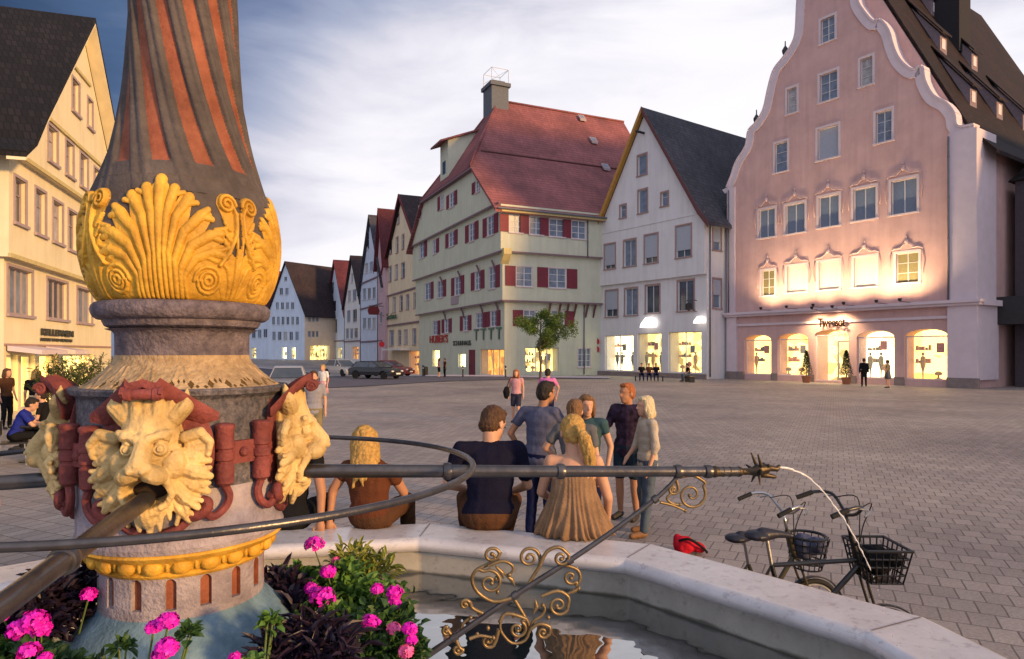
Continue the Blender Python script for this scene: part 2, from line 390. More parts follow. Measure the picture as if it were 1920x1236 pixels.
class Bld:
    def __init__(s, name, label, cat, face, loc=None, group=None):
        o = face.pt(0,0,0) if loc is None else Vector(loc); s.root = thing(name, label, cat, o, group); s.cut = MB(); s.o = o
    def window(s, f, r, n=0, sur=None, sw=.12, grid=(2,2), depth=.16, pane='glass', frame='frame', sh=None, shm='shutter', shw=None,
               sill=True, roller=0, fw=.05, name='window', pname='pane', label=None, arch=0):
        s0, s1, z0, z1 = r; w = s1-s0; s.nw = getattr(s, 'nw', 0)+1
        if pane == 'glass': pane = ('glass','glass_b','glass','curtain','glass_b')[(s.nw*7+int(w*31)) % 5]
        def archpoly(a0, a1, b0, b1, rise):
            if not rise: return [(a0,b0),(a1,b0),(a1,b1),(a0,b1)]
            pts = [(a0,b0),(a1,b0)]; c = (a0+a1)/2; h = (a1-a0)/2
            for i in range(13):
                t = math.pi*i/12; pts.append((c+h*math.cos(t), b1-rise+rise*math.sin(t)))
            return pts
        ri = arch*w
        s.cut.prism(archpoly(s0, s1, z0, z1, ri), lambda a, b, d: f.pt(a, d, b), n-depth, n+.6)
        fr = MB()
        nf = n-depth+.02
        if not arch:
            f.box(fr, s0, s0+fw, nf, nf+.06, z0, z1); f.box(fr, s1-fw, s1, nf, nf+.06, z0, z1)
            f.box(fr, s0+fw, s1-fw, nf, nf+.06, z1-fw, z1); f.box(fr, s0+fw, s1-fw, nf, nf+.06, z0, z0+fw)
        cx, cy = grid
        for i in range(1, cx):
            c = s0+w*i/cx; f.box(fr, c-fw*.55, c+fw*.55, nf, nf+.058, z0+fw, z1-fw)
        for i in range(1, cy):
            c = z0+(z1-z0)*(i/cy if cy != 2 else .66)
            for k in range(cx):
                a = s0+w*k/cx+fw*.55; b = s0+w*(k+1)/cx-fw*.55
                f.box(fr, a, b, nf+.005, nf+.045, c-fw*.35, c+fw*.35)
        root = None
        if sur or sill:
            sb = MB()
            if sur:
                for q in ((s0-sw, s0, z0-sw*.4, z1+sw), (s1, s1+sw, z0-sw*.4, z1+sw), (s0, s1, z1, z1+sw)): f.box(sb, q[0], q[1], n-.02, n+.035, q[2], q[3])
            e_ = sw if sur else .05
            f.box(sb, s0-e_-.03, s1+e_+.03, n-.02, n+.10, z0-.10, z0)
            root = obj(name, sb, M[sur or frame], s.root)
            if label: root['label'] = label
            par = root; fo = obj('frame', fr, M[frame], par) if fr.v else None
        else:
            root = obj(name, fr, M[frame], s.root); par = root
            if label: root['label'] = label
        gb = MB()
        if arch: gb.prism(archpoly(s0-.02, s1+.02, z0-.02, z1+.01, ri), lambda a, b, d: f.pt(a, d, b), n-depth-.05, n-depth-.002+.02)
        else: f.box(gb, s0+.005, s1-.005, n-depth-.05, n-depth+.03, z0+.005, z1-.005)
        obj(pname, gb, M[pane], par)
        if roller:
            rb = MB(); f.box(rb, s0+.01, s1-.01, n-.09, n-.05, z1-(z1-z0)*roller, z1-.01); obj('roller_blind', rb, M['roller'], par)
        if sh:
            k = shw or w*.48
            for side_ in sh:
                a, b = (s0-sw-k-.02, s0-sw-.02) if side_ == 'L' else (s1+sw+.02, s1+sw+k+.02)
                h = MB(); f.box(h, a, b, n+.02, n+.07, z0, z1)
                for q in range(1, 3): 
                    zc = z0+(z1-z0)*q/3; f.box(h, a+.04, b-.04, n+.07, n+.085, zc-.05, zc+.05)
                obj('shutter', h, M[shm], par)
        return root
    def wall(s, mb, m, name='wall', cut=True, label=None):
        me = mb.mesh(name, s.o)
        if cut and s.cut.v: me = boolcut(me, s.cut, s.o)
        o = link(name, me, m, s.root)
        if label: o['label'] = label
        return o
    def part(s, name, mb, m, parent=None, smooth=False, label=None):
        o = obj(name, mb, m, parent or s.root, smooth)
        if label: o['label'] = label
        return o
def roofpoly(pts, th=.22):
    """pts: outline seen from the front, left to right; returns closed band below it"""
    return list(pts)+[(a, b-th) for a, b in reversed(pts)]
def gable_roof(b, f, pts, n0, n1, m, th=.25, name='roof', label=None):
    mb = MB(); mb.prism(roofpoly(pts, th), f.fm(), n0, n1); return b.part(name, mb, m, label=label)
def text(body, f, s0, z0, h, n, m, parent, name='sign', width=None, bold=0.0, label=None, font_shear=0):
    c = bpy.data.curves.new('t', 'FONT'); c.body = body; c.size = h*1.38; c.extrude = .02; c.offset = bold; c.shear = font_shear
    o = bpy.data.objects.new('t', c); COL.objects.link(o)
    dg = bpy.context.evaluated_depsgraph_get(); me = bpy.data.meshes.new_from_object(o.evaluated_get(dg)); bpy.data.objects.remove(o)
    xs = [v.co.x for v in me.vertices]; k = (width/(max(xs)-min(xs))) if width else 1
    base = wloc(parent) if parent else Vector((0,0,0)); x0 = min(xs)
    for v in me.vertices:
        x, y, z = v.co; v.co = f.pt(s0+(x-x0)*k, n+z, z0+y)-base
    me.update(); r = link(name, me, m, parent)
    if label: r['label'] = label
    return r
def interior(b, f, r, n, depth, m, goods=None, seed=1, name='shop_window', arch=0, lab=None, mull=1, base=0.0):
    """a real recess behind a shop window: lit back wall and floor, goods, sheet of glass"""
    s0, s1, z0, z1 = r; rr = random.Random(seed)
    def ap(a0, a1, b0, b1, rise):
        if not rise: return [(a0,b0),(a1,b0),(a1,b1),(a0,b1)]
        pts = [(a0,b0),(a1,b0)]; c = (a0+a1)/2; h = (a1-a0)/2
        for i in range(13): t = math.pi*i/12; pts.append((c+h*math.cos(t), b1-rise+rise*math.sin(t)))
        return pts
    ri = arch*(s1-s0)
    b.cut.prism(ap(s0, s1, z0, z1, ri), f.fm(), n-depth, n+.6)
    fr = MB(); t = .07
    f.box(fr, s0, s1, n-.25, n-.18, z0, z0+t)
    for i in range(1, mull): c = s0+(s1-s0)*i/mull; f.box(fr, c-.04, c+.04, n-.25, n-.18, z0+t, z1-ri-.02)
    if not arch:
        f.box(fr, s0, s0+t, n-.25, n-.18, z0+t, z1); f.box(fr, s1-t, s1, n-.25, n-.18, z0+t, z1); f.box(fr, s0+t, s1-t, n-.25, n-.18, z1-t, z1)
    else: f.box(fr, s0, s1, n-.25, n-.18, z1-ri-.04, z1-ri+.04); f.box(fr, s0, s0+t, n-.25, n-.18, z0+t, z1-ri-.04); f.box(fr, s1-t, s1, n-.25, n-.18, z0+t, z1-ri-.04)
    w = b.part(name, fr, M['frame'] if not arch else M['frame_pale'])
    if lab: w['label'] = lab
    bk = MB(); bk.prism(ap(s0-.02, s1+.02, z0-.02, z1+.02, ri), f.fm(), n-depth-.06, n-depth+.02)
    obj('lit_interior', bk, m, w)
    for g_ in range(goods or 0):
        c = s0+.35+(s1-s0-.7)*(g_+rr.random()*.6)/max(1, goods); h = rr.uniform(.5, 1.5)
        gb = MB(); p = f.pt(c, n-depth*.55, z0+.02)
        if h > 1.0:   # a shop dummy: stand, body, shoulders
            gb.chain([p, p+Vector((0,0,.5)), p+Vector((0,0,.95)), p+Vector((0,0,1.35))], [.03,.05,.16,.15], 8); gb.ell(p+Vector((0,0,1.62)), (.09,.09,.12), n=8)
            obj('dummy', gb, M[rr.choice(['dark', 'goods_a', 'goods_b'])], w)
        else:
            gb.lathe([(.16,0),(.2,.05),(.06,.1),(.05,h*.5),(.2,h*.55),(.22,h*.8),(.1,h*.95),(0.0,h)], p, 10)
            obj('goods', gb, M[rr.choice(['goods_a', 'goods_b', 'goods_c'])], w)
    if goods and depth > .9:
        for q_ in range(2):
            zz = z0+(z1-ri-z0)*(.38+.3*q_); sh_ = MB(); f.box(sh_, s0+.15, s0+(s1-s0)*.42, n-depth+.03, n-depth+.3, zz, zz+.04); so = obj('shelf', sh_, M['goods_a'], w)
            for g_ in range(5):
                a = s0+.2+(s1-s0)*.075*g_; gb = MB(); f.box(gb, a, a+rr.uniform(.06,.13), n-depth+.06, n-depth+.25, zz+.042, zz+.04+rr.uniform(.12,.36)); obj('goods', gb, M[rr.choice(['goods_a','goods_b','goods_c','dark'])], so)
        po = MB(); a = s0+(s1-s0)*rr.uniform(.55,.7); zz = z0+(z1-z0)*rr.uniform(.45,.6); f.box(po, a, a+.45, n-.30, n-.29, zz, zz+.6); obj('poster', po, M[rr.choice(['goods_c','pipe_grey','goods_b'])], w)
    gl = MB(); f.box(gl, s0+.01, s1-.01, n-.222, n-.212, z0+.01, z1-.01-ri); obj('pane', gl, M['clear'], w)
    return w
M['pipe_grey'] = mat('zinc_grey', (.16,.16,.18), .5, metal=.4, var=.15)
M['orn'] = mat('mauve_stucco_relief', (.50,.36,.37), .9, var=.06)
def downpipe(b, f, s_, n, z0, z1):
    mb = MB(); mb.tube([f.pt(s_, n+.07, z0), f.pt(s_, n+.07, z1)], .055, 8)
    for q_ in range(4): z = z0+(z1-z0)*(q_+.5)/4; mb.tube([f.pt(s_, n+.07, z), f.pt(s_, n+.07, z+.05)], .075, 8)
    b.part('downpipe', mb, M['pipe_grey'], smooth=True)
M['goods_a'] = mat('ochre_goods', (.45,.25,.08), .7); M['goods_b'] = mat('olive_goods', (.2,.17,.08), .7); M['goods_c'] = mat('red_goods', (.5,.12,.06), .7)
M['lit_y'] = lit('lit_yellow_interior', (1.0,.76,.25), 2.6, var=.8, scale=1.6)
M['lit_w'] = lit('lit_cream_interior', (1.0,.76,.26), 2.6, var=.15, scale=.8)
M['lit_o'] = lit('lit_amber_interior', (1.0,.45,.06), 1.5, var=.65, scale=1.8)
M['lit_c'] = lit('lit_pale_interior', (1.0,.90,.55), 3.0, var=.1, scale=.6)

# ---------------------------------------------------------------- pink gabled house
M['pink'] = stucco('salmon_pink_stucco', (.55,.35,.33), .10)
M['pink_trim'] = mat('pale_lilac_plaster', (.60,.50,.54), .85, var=.06, nscale=1.5)
M['roof_dark'] = tiles('dark_red_roof_tiles', (.022,.010,.009), .4)
M['roof_black'] = tiles('near_black_roof_tiles', (.012,.010,.012), .4)
fp = Face((17.74, 55.2), (.68, -1)); WP = fp.s_at(1828)
bp_ = Bld('pink_gabled_house', 'tall pink house with curved gable and five arched shop windows lit from within', 'house', fp)
L_px = [(1365,352),(1366,350),(1374,330),(1383,304),(1401,275),(1406,246),(1418,233),(1434,207),(1443,168),(1453,133),(1469,112),(1486,87),(1495,61),(1498,6),(1502,-30),(1512,-62),(1530,-84),(1558,-92)]
R_px = [(1590,-72),(1604,-40),(1609,0),(1618,19),(1638,42),(1651,39),(1667,58),(1677,91),(1690,116),(1712,133),(1730,126),(1735,152),(1751,181),(1774,194),(1790,214),(1796,239),(1826,236)]
gl_ = [fp.at(*p) for p in L_px]; gr_ = [fp.at(*p) for p in R_px]
curve = gl_+gr_
curve[0] = (0, curve[0][1]); curve[-1] = (WP, curve[-1][1])
eaveP = 15.3; ridgeP = 33.0; mid = WP/2
wallP = [(0,0)]+curve+[(WP,0)]
cor = fp.z_at(1600, 577)
win = lambda *a, **k: bp_.window(fp, fp.rect(*a), **k)
kw = dict(sur='frame_pale', sw=.16, depth=.22)
for r_ in ((1539,1565,33,78),(1476,1494,165,212),(1537,1570,136,188),(1613,1636,108,160),(1453,1476,267,322),(1642,1672,208,266)):
    win(*r_, grid=((2 if r_[1]-r_[0] > 24 else 1), 3), pane='glass_b' if r_[0] in (1453,1642) else 'glass', **kw)
win(1533,1572,238,297, grid=(1,1), pane='roller', pname='roller_blind', label='window closed by a pale blue grey roller blind', **kw)
for r_ in ((1423,1453,392,445),(1473,1509,382,437),(1535,1573,367,425),(1600,1642,352,412),(1671,1719,336,400)): win(*r_, grid=(2,1), pane='bluepane', **kw)
win(1428,1452,507,554, grid=(2,3), pane='goods_b', **kw)
win(1680,1722,474,530, grid=(2,3), pane='goods_b', **kw)
M['blind_cream'] = mat('cream_blind', (.66,.56,.48), .9, var=.04)
for r_ in ((1476,1511,498,548),(1535,1573,490,543),(1601,1642,482,538)):
    win(*r_, grid=(1,1), pane='blind_cream', pname='blind', label='window closed by a pale blind above the entrance', **kw)
# stucco ornament over the windows of both main rows
for (l, r, t) in ((1423,1453,392),(1473,1509,382),(1535,1573,367),(1600,1642,352),(1671,1719,336),(1428,1452,507),(1476,1511,498),(1535,1573,490),(1601,1642,482),(1680,1722,474)):
    orn = MB(); s0, z0 = fp.at(l, t); s1, _ = fp.at(r, t); z0 = fp.z_at((l+r)/2, t)+.22; c = (s0+s1)/2; w = (s1-s0)/2+.25
    for sg in (-1, 1):
        orn.tube([fp.pt(c+sg*w, .06, z0), fp.pt(c+sg*w*.75, .09, z0+.12), fp.pt(c+sg*w*.45, .09, z0+.08), fp.pt(c+sg*w*.2, .1, z0+.32), fp.pt(c+sg*.05, .09, z0+.42)], [.04,.055,.045,.06,.04], 6)
        orn.tube([fp.pt(c+sg*(w+.02), .05, z0-.1), fp.pt(c+sg*(w+.14), .06, z0-.8), fp.pt(c+sg*(w+.03), .05, z0-1.6)], [.035,.022,.035], 5)
    orn.ell(fp.pt(c, .09, z0+.5), (.14,.14,.2), n=8); orn.ell(fp.pt(c, .08, z0+.82), (.07,.07,.14), n=6)
    bp_.part('stucco_ornament', orn, M['orn'], smooth=True)
arches = [(1396,1446,628,703),(1458,1515,625,705),(1606,1677,620,714),(1696,1778,617,716)]
for i, a in enumerate(arches):
    s0, s1, z0, z1 = fp.rect(*a); z0 = .42
    interior(bp_, fp, (s0, s1, z0, z1), 0, 1.3, M['lit_w'] if i != 2 else M['lit_c'], goods=[1,2,3,2][i], seed=i+3, name='arched_shop_window', arch=.18)
s0, s1, z0, z1 = fp.rect(1527,1591,618,712); z0 = .12
interior(bp_, fp, (s0, s1, z0, z1), 0, 1.8, M['lit_y'], goods=0, seed=9, name='doorway', arch=.16, lab='lit entrance between two potted conifers')
dr = MB(); c0 = s0+(s1-s0)*.50
fp.box(dr, c0, c0+.09, -.9, -.8, .12, 3.0); fp.box(dr, c0+1.05, c0+1.14, -.9, -.8, .12, 3.0); fp.box(dr, c0+.09, c0+1.05, -.9, -.8, 2.9, 3.0); fp.box(dr, c0+.09, c0+1.05, -.9, -.8, .12, .35)
d_ = bp_.part('door', dr, M['goods_b']); dh = MB(); dh.cap(fp.pt(c0+.2, -.74, 1.0), fp.pt(c0+.2, -.74, 1.4), .02, .02, 6); bp_.part('handle', dh, M['black'], parent=d_)
wb = MB(); wb.prism(wallP, fp.fm(), -.62, 0); bp_.wall(wb, M['pink'], label='pink stuccoed front wall under a curved gable')
DP = 24.0
fs_ = fp.side(WP)
for r_ in ((1838,1863,320,376),(1840,1866,466,524)):
    s0, s1, z0, z1 = fs_.rect(*r_); s0 = max(s0, .5)
    bp_.window(fs_, (s0, s0+.95, z0, z1), sur='frame_pale', sw=.12, grid=(2,1))
bb = MB(); bb.prism([(0,0),(WP,0),(WP,eaveP-.5),(WP-.4,eaveP+.05),(mid, ridgeP-.6),(.4,eaveP+.05),(0,eaveP-.5)], fp.fm(), -DP, -.62)
bp_.wall(bb, M['pink'], label='pink side wall running back from the street')
gable_roof(bp_, fp, [(-.7,eaveP-.9),(.4,eaveP+.5),(mid,ridgeP),(WP-.4,eaveP+.5),(WP+.9,eaveP-1.0)], -DP-.4, -.64, M['roof_dark'])
# pale band along the curved gable, corner pilasters, cornice, plinth
def ribbon(mb, pts, w, n0, n1):
    k = len(pts); inn = []
    for i, p in enumerate(pts):
        a = pts[max(i-1,0)]; b = pts[min(i+1,k-1)]; t = Vector((b[0]-a[0], b[1]-a[1])).normalized(); inn.append((p[0]+t.y*w, p[1]-t.x*w))
    for i in range(k-1): mb.prism([pts[i], pts[i+1], inn[i+1], inn[i]], fp.fm(), n0, n1)
tb = MB(); sm = [(p.x, p.y) for p in catmull([(a, b, 0) for a, b in curve], 3)]
out = [(a, b) for a, b in sm]; ribbon(tb, out, .5, .004, .13)
bp_.part('gable_moulding', tb, M['pink_trim'], label='pale moulding along the curved edge of the gable')
cp = MB()
capx = []
k = len(out)
for i in range(k-1):
    a = out[i]; b = out[i+1]; t = Vector((b[0]-a[0], b[1]-a[1])).normalized(); nx, nz = -t.y, t.x
    cp.prism([a, b, (b[0]+nx*.12, b[1]+nz*.12), (a[0]+nx*.12, a[1]+nz*.12)], fp.fm(), -.66, .2)
bp_.part('gable_coping', cp, M['pink_trim'])
pl = MB(); zt = curve[0][1]-.1
fp.box(pl, 0.02, .75, 0, .16, cor+.1, zt); fp.box(pl, 0.02, .95, 0, .22, .5, cor-.25); bp_.part('corner_pilaster', pl, M['pink_trim']); pl = MB()
sR = fp.s_at(1781); zt2 = curve[-1][1]-.15
fp.box(pl, sR, WP+.16, 0, .18, cor+.1, zt2); fp.box(pl, WP, WP+.16, -2.6, 0, cor+.1, zt2)
fp.box(pl, sR-.05, WP+.22, 0, .24, .5, cor-.25); fp.box(pl, WP, WP+.22, -2.8, 0, .5, cor-.25)
bp_.part('corner_pilaster', pl, M['pink_trim'])
co = MB(); fp.box(co, -.15, WP+.5, -.0, .55, cor-.08, cor+.1); fp.box(co, -.1, WP+.4, -.0, .40, cor-.25, cor-.08); fp.box(co, .95, sR-.05, 0, .12, cor-1.0, cor-.82)
fp.box(co, WP, WP+.5, -3.2, 0, cor-.25, cor+.1)
bp_.part('cornice', co, M['pink_trim'])
pn = MB(); xs_ = [0]+[q for a in arches[:2] for q in (fp.s_at(a[0]), fp.s_at(a[1]))]+[fp.s_at(1527), fp.s_at(1591)]+[q for a in arches[2:] for q in (fp.s_at(a[0]), fp.s_at(a[1]))]+[WP+.26]
PNS = []
for i in range(0, len(xs_), 2): pn = MB(); PNS.append(pn); fp.box(pn, xs_[i], xs_[i+1], 0, .27 if i in (0, 10) else .06, -.2, .62 if i in (0, 10) else .55)
M['plinth'] = mat('grey_brown_plinth', (.22,.17,.16), .9, var=.2, nscale=3)
for pn in PNS: bp_.part('plinth', pn, M['plinth'])
M['signdark'] = mat('dark_bronze_lettering', (.018,.008,.004), .9, spec=.02)
s0, z0 = fp.at(1534, 616, .3); s1, _ = fp.at(1585, 616, .3)
text('Tweesot', fp, s0, z0+.12, .62, .3, M['signdark'], bp_.root, name='shop_sign', width=s1-s0, bold=.022, label='dark raised lettering over the entrance')
downpipe(bp_, fp, WP-1.35, .18, cor+.15, zt2-.2); downpipe(bp_, fp, .22, .16, cor+.15, zt-.2)
# urns on the gable steps
M['urn'] = mat('dark_urn', (.05,.045,.045), .6)
for (px, py) in ((1469,108),(1415,236)):
    s_, z_ = fp.at(px, py); u = MB()
    u.lathe([(.2,0),(.1,.12),(.22,.45),(.25,.62),(.12,.85),(.05,.95),(.04,1.3),(0,1.35)], fp.pt(s_-.05, -.3, z_+.02), 10); bp_.part('urn', u, M['urn'], smooth=True)
# lamps on the cornice that wash the wall above; one over the name
def walllamp(b, f, s_, z_, up, energy, n=.42, size=80, col=(1,.72,.38)):
    mb = MB(); p = f.pt(s_, n, z_); mb.lathe([(.03,-.02),(.09,0),(.12,.14),(.11,.16)], p, 10); f.box(mb, s_-.03, s_+.03, .3, n, z_-.05, z_-.02)
    o = b.part('wall_lamp', mb, M['black'])
    ld = bpy.data.lights.new('lamp_light', 'SPOT'); ld.energy = energy; ld.spot_size = R(size); ld.spot_blend = .8; ld.color = col; ld.shadow_soft_size = .12
    lo = bpy.data.objects.new('lamp_light', ld); COL.objects.link(lo); lo.parent = b.root
    lo.location = p+Vector((0,0,.2 if up else -.1))-b.o
    d = (f.N*-.62+Vector((0,0,1))) if up else (f.N*-.45+Vector((0,0,-1)))
    lo.rotation_euler = (-d).to_track_quat('Z', 'Y').to_euler()
for px in (1452, 1500, 1550, 1607, 1668, 1712): walllamp(bp_, fp, fp.s_at(px), cor+.15, True, 900, n=1.7, size=125)
for px in (1540, 1578): walllamp(bp_, fp, fp.s_at(px), cor+.0, False, 800, n=1.2, size=120)
# dormers along the right roof slope
def slopez(s_): return eaveP+.5+(WP-.4-s_)*(ridgeP-eaveP-.5)/(WP-.4-mid)
M['dormer'] = mat('faded_dormer_boards', (.20,.15,.17), .9)
for (sx, dy) in ((WP-1.6, 3.4), (WP-1.6, 7.5), (WP-1.6, 12), (WP-3.9, 4.6), (WP-3.9, 9.5), (WP-6.2, 3.5), (WP-6.2, 8.5)):
    z0 = slopez(sx); db = MB()
    y0, y1 = -dy-1.0, -dy
    back = sx-1.9; zt_ = z0+1.25
    vs = [fp.pt(sx, y0, z0), fp.pt(sx, y1, z0), fp.pt(sx, y1, zt_), fp.pt(sx, y0, zt_), fp.pt(back, y0, slopez(back)), fp.pt(back, y1, slopez(back))]
    db.add(vs, ((0,1,2,3),(1,5,2),(0,3,4),(2,5,4,3),(0,4,5,1)))
    d_ = bp_.part('dormer', db, M['dormer'])
    rb = MB(); a = [fp.pt(sx+.25, y0-.2, zt_-.08), fp.pt(sx+.25, y1+.2, zt_-.08), fp.pt(back-.35, y1+.2, slopez(back-.35)+.06), fp.pt(back-.35, y0-.2, slopez(back-.35)+.06)]
    rb.add(a+[v+Vector((0,0,.12)) for v in a], ((0,1,2,3),(4,7,6,5),(0,4,5,1),(1,5,6,2),(2,6,7,3),(3,7,4,0))); bp_.part('dormer_roof', rb, M['roof_dark'], parent=d_)
    wbb = MB(); wbb.add([fp.pt(sx+.02, y0+.25, z0+.3), fp.pt(sx+.02, y1-.25, z0+.3), fp.pt(sx+.02, y1-.25, zt_-.25), fp.pt(sx+.02, y0+.25, zt_-.25)], ((0,1,2,3),)); bp_.part('pane', wbb, M['frame_pale'], parent=d_)
M['chimney'] = mat('sooty_chimney', (.022,.02,.024), .9)
for (sx, dy, w, h) in ((mid+2.2, 4.6, 1.0, 5.0), (mid+3.6, 9.0, 1.7, 6.4)):
    cb = MB(); z0 = slopez(sx)-1.5; fp.box(cb, sx-w/2, sx+w/2, -dy-w*1.1, -dy, z0, z0+h); fp.box(cb, sx-w/2-.12, sx+w/2+.12, -dy-w*1.1-.12, -dy+.12, z0+h, z0+h+.2)
    bp_.part('chimney', cb, M['chimney'])
cb = MB(); fs_.box(cb, 1.25, 1.9, .06, .14, 1.0, 2.9); bp_.part('notice_case', cb, M['dark'], label='dark notice case on the side wall')
# ---------------------------------------------------------------- dark shop beyond it
fd = Face((fs_.pt(4.2, 0.6, 0).x, fs_.pt(4.2, 0.6, 0).y), (fp.U.x*.98, fp.U.y*.98))
M['darkwall'] = mat('dark_umber_wall', (.06,.045,.055), .8)
bd = Bld('dark_shop_building', 'dark glass fronted shop building with black canopy at the right edge', 'building', fd)
interior(bd, fd, (.5, 4.4, .3, 3.6), 0, 2.0, mat('dim_interior', (.05,.035,.02), .6, emit=(.5,.3,.1), estr=.05), goods=2, seed=4, mull=3)
mb = MB(); fd.box(mb, 0, 12, -9, 0, -.2, 13.0); bd.wall(mb, M['darkwall'])
mb = MB(); fd.box(mb, -2.2, 12, .02, 1.6, 3.9, 5.6); bd.part('canopy', mb, M['dark'], label='deep black canopy over the glass front')
mb = MB(); mb.prism([(-.3,12.9),(6,18),(12.3,12.9)], fd.fm(), -9.3, .3); bd.part('roof', mb, M['roof_black'])

# ---------------------------------------------------------------- white gabled house
M['whitewall'] = stucco('cool_white_stucco', (.64,.62,.63), .05)
M['slate'] = tiles('blue_grey_roof_tiles', (.075,.075,.095), .3)
M['verge'] = mat('ochre_verge_board', (.42,.22,.05), .7, var=.15)
M['verge_r'] = mat('brown_verge_board', (.12,.05,.05), .7, var=.15)
fw_ = Face((8.19, 64.5), (.71, -1)); WW = 10.5*math.hypot(.71, 1)
bw = Bld('white_gabled_house', 'white house with steep gable and three lit shop windows between green and pink houses', 'house', fw_)
z1w = fw_.z_at(1220, 526); z2w = fw_.z_at(1104, 452)
W1 = dict(sur='frame_brown', sw=.13, depth=.2)
for i, r_ in enumerate(((1136,1158,545,594),(1172,1195,541,591),(1211,1236.5,535,587),(1271,1301,526,583))):
    bw.window(fw_, fw_.rect(*r_), grid=(2,1), roller=.72 if i == 0 else 0, **W1)
for i, a in enumerate(((1134,1187.5,629,697),(1195,1240,625,698),(1253,1315,622,700))):
    s0, s1, z0, z1 = fw_.rect(*a); interior(bw, fw_, (s0, s1, .45, z1), 0, 1.4, M['lit_y'] if i else M['lit_c'], goods=3, seed=20+i, mull=1 if i == 1 else 2)
fws = fw_.side(WW)
for r_ in ((1337,1361,524,578),):
    s0, s1, z0, z1 = fws.rect(*r_); bw.window(fws, (max(.5,s0), max(.5,s0)+1.0, z0, z1), grid=(1,1), roller=.55, **W1)
DW = 14.5
mb = MB(); fw_.box(mb, 0, WW, -DW, 0, -.3, z1w); bw.wall(mb, M['whitewall'])
J = .28
for i, r_ in enumerate(((1134,1153.5,458,504),(1170,1192,450,499),(1209,1233,440,493),(1268,1295.5,423,482))):
    bw.window(fw_, fw_.rect(*r_, n=J), n=J, grid=(2,1), roller=(.85,0,.8,.78)[i], **W1)
for r_ in ((1196,1212.5,290.5,328),(1197,1213.6,356,399),(1240,1252.5,361,386),(1163,1173.6,385,408)):
    bw.window(fw_, fw_.rect(*r_, n=J), n=J, grid=(1,2) if r_[3]-r_[2] < 30 else (1,1), pane='glass_b', **W1)
s0, s1, z0, z1 = fws.rect(1337,1361,420,470); bw.window(fws, (max(.5,s0), max(.5,s0)+1.0, z0, z1), grid=(1,1), roller=.7, **W1)
eL = fw_.at(1104, 452, J); eR = fw_.at(1312.5, 398, J); ap_ = fw_.at(1196, 212, J); ez = (eL[1]+eR[1])/2
eaveW = (fw_.z_at(1104,452)+fw_.z_at(1316,400))/2
mb = MB(); mb.prism([(0,z1w),(WW,z1w),(WW,eaveW-.25),(WW-.3,eaveW+.1),(WW/2, ap_[1]-.3),(.3,eaveW+.1),(0,eaveW-.25)], fw_.fm(), -DW, J); bw.wall(mb, M['whitewall'])
gable_roof(bw, fw_, [(-.75,eaveW-.75),(.3,eaveW+.55),(WW/2,ap_[1]+.2),(WW-.3,eaveW+.55),(WW+.75,eaveW-.75)], -DW-.3, J+.42, M['slate'], th=.28)
for sg, mm in ((-1,'verge'),(1,'verge_r')):
    mb = MB(); pts = [(WW/2, ap_[1]+.24),(WW/2+sg*(WW/2-.3), eaveW+.58),(WW/2+sg*(WW/2+.78), eaveW-.72)]
    mb.prism(pts+[(a-(.0 if i == 0 else sg*.05), b-.5) for i, (a, b) in reversed(list(enumerate(pts)))], fw_.fm(), J+.425, J+.5)
    if sg < 0: mb.prism([(a, b-.3) for a, b in pts]+[(a, b-.36) for a, b in reversed(pts)], fw_.fm(), J+.02, J+.42)
    bw.part('verge_board', mb, M[mm])
mb = MB(); fw_.box(mb, 0, WW, J, J+.05, fw_.z_at(1200,425)-.05, fw_.z_at(1200,425)+.06); bw.part('string_course', mb, M['whitewall'])
mb = MB(); mb.cap(fw_.pt(WW/2-.1, J, ap_[1]-2.0), fw_.pt(WW/2-.1, J+.95, ap_[1]-2.0), .11, .11, 6); bw.part('hoist_beam', mb, M['dark'])
downpipe(bw, fws, .35, .0, .2, eaveW-.6); downpipe(bw, fw_, .18, .02, .4, z1w)
mb = MB(); fw_.box(mb, 0, WW, -.0, .3, .0-.1, .4); bw.part('plinth', mb, M['plinth'])
M['lamp_white'] = mat('lit_white_sign', (.9,.88,.85), .5, var=0, bump=0, emit=(1,.93,.85), estr=1.6)
for (l, r, t, b_, nm, lb) in ((1200,1228,595,614,'lit_sign','white lit sign board above the middle shop window'),(1300,1320,593,606,'lit_sign','small white lit sign box above the right shop window')):
    s0, s1, z0, z1 = fw_.rect(l, r, t, b_, n=.4); mb = MB(); w = s1-s0
    mb.prism([(s0,z0),(s1,z0),(s1,z0+(z1-z0)*.75),(s1-w*.25,z1),(s0+w*.4,z1),(s0+w*.08,z0+(z1-z0)*.4)], fw_.fm(), .18, .45); bw.part(nm, mb, M['lamp_white'], label=lb)
mb = MB(); c = fw_.pt(.25, .12, 3.1); M['signred'] = mat('red_sign', (.5,.02,.03), .5, var=.05)
for dz in (0, -.75): 
    k0 = len(mb.v); mb.lathe([(0,-.02),(.3,-.02),(.3,.02),(0,.02)], (0,0,0), 16)
    Mx = Matrix.Translation(fw_.pt(.3, .3, 3.2+dz)) @ fw_.N.to_track_quat('Z','Y').to_matrix().to_4x4()
    for i in range(k0, len(mb.v)): mb.v[i] = Mx @ mb.v[i]
s_ = thing('road_sign', 'pair of red round road signs on a post at the white house corner', 'road sign', fw_.pt(.3,.3,0)); obj('sign_disc', mb, M['signred'], s_)
mb = MB(); mb.cap(fw_.pt(.3,.25,0), fw_.pt(.3,.25,3.5), .04, .04, 8); obj('pole', mb, M['frame_pale'], s_)
hs = thing('hanging_sign', 'dark wrought iron bracket sign on the white house', 'sign', fw_.pt(WW-1.0, .1, 5.4)); mb = MB(); a0 = fw_.pt(WW-1.0,.0,6.4)
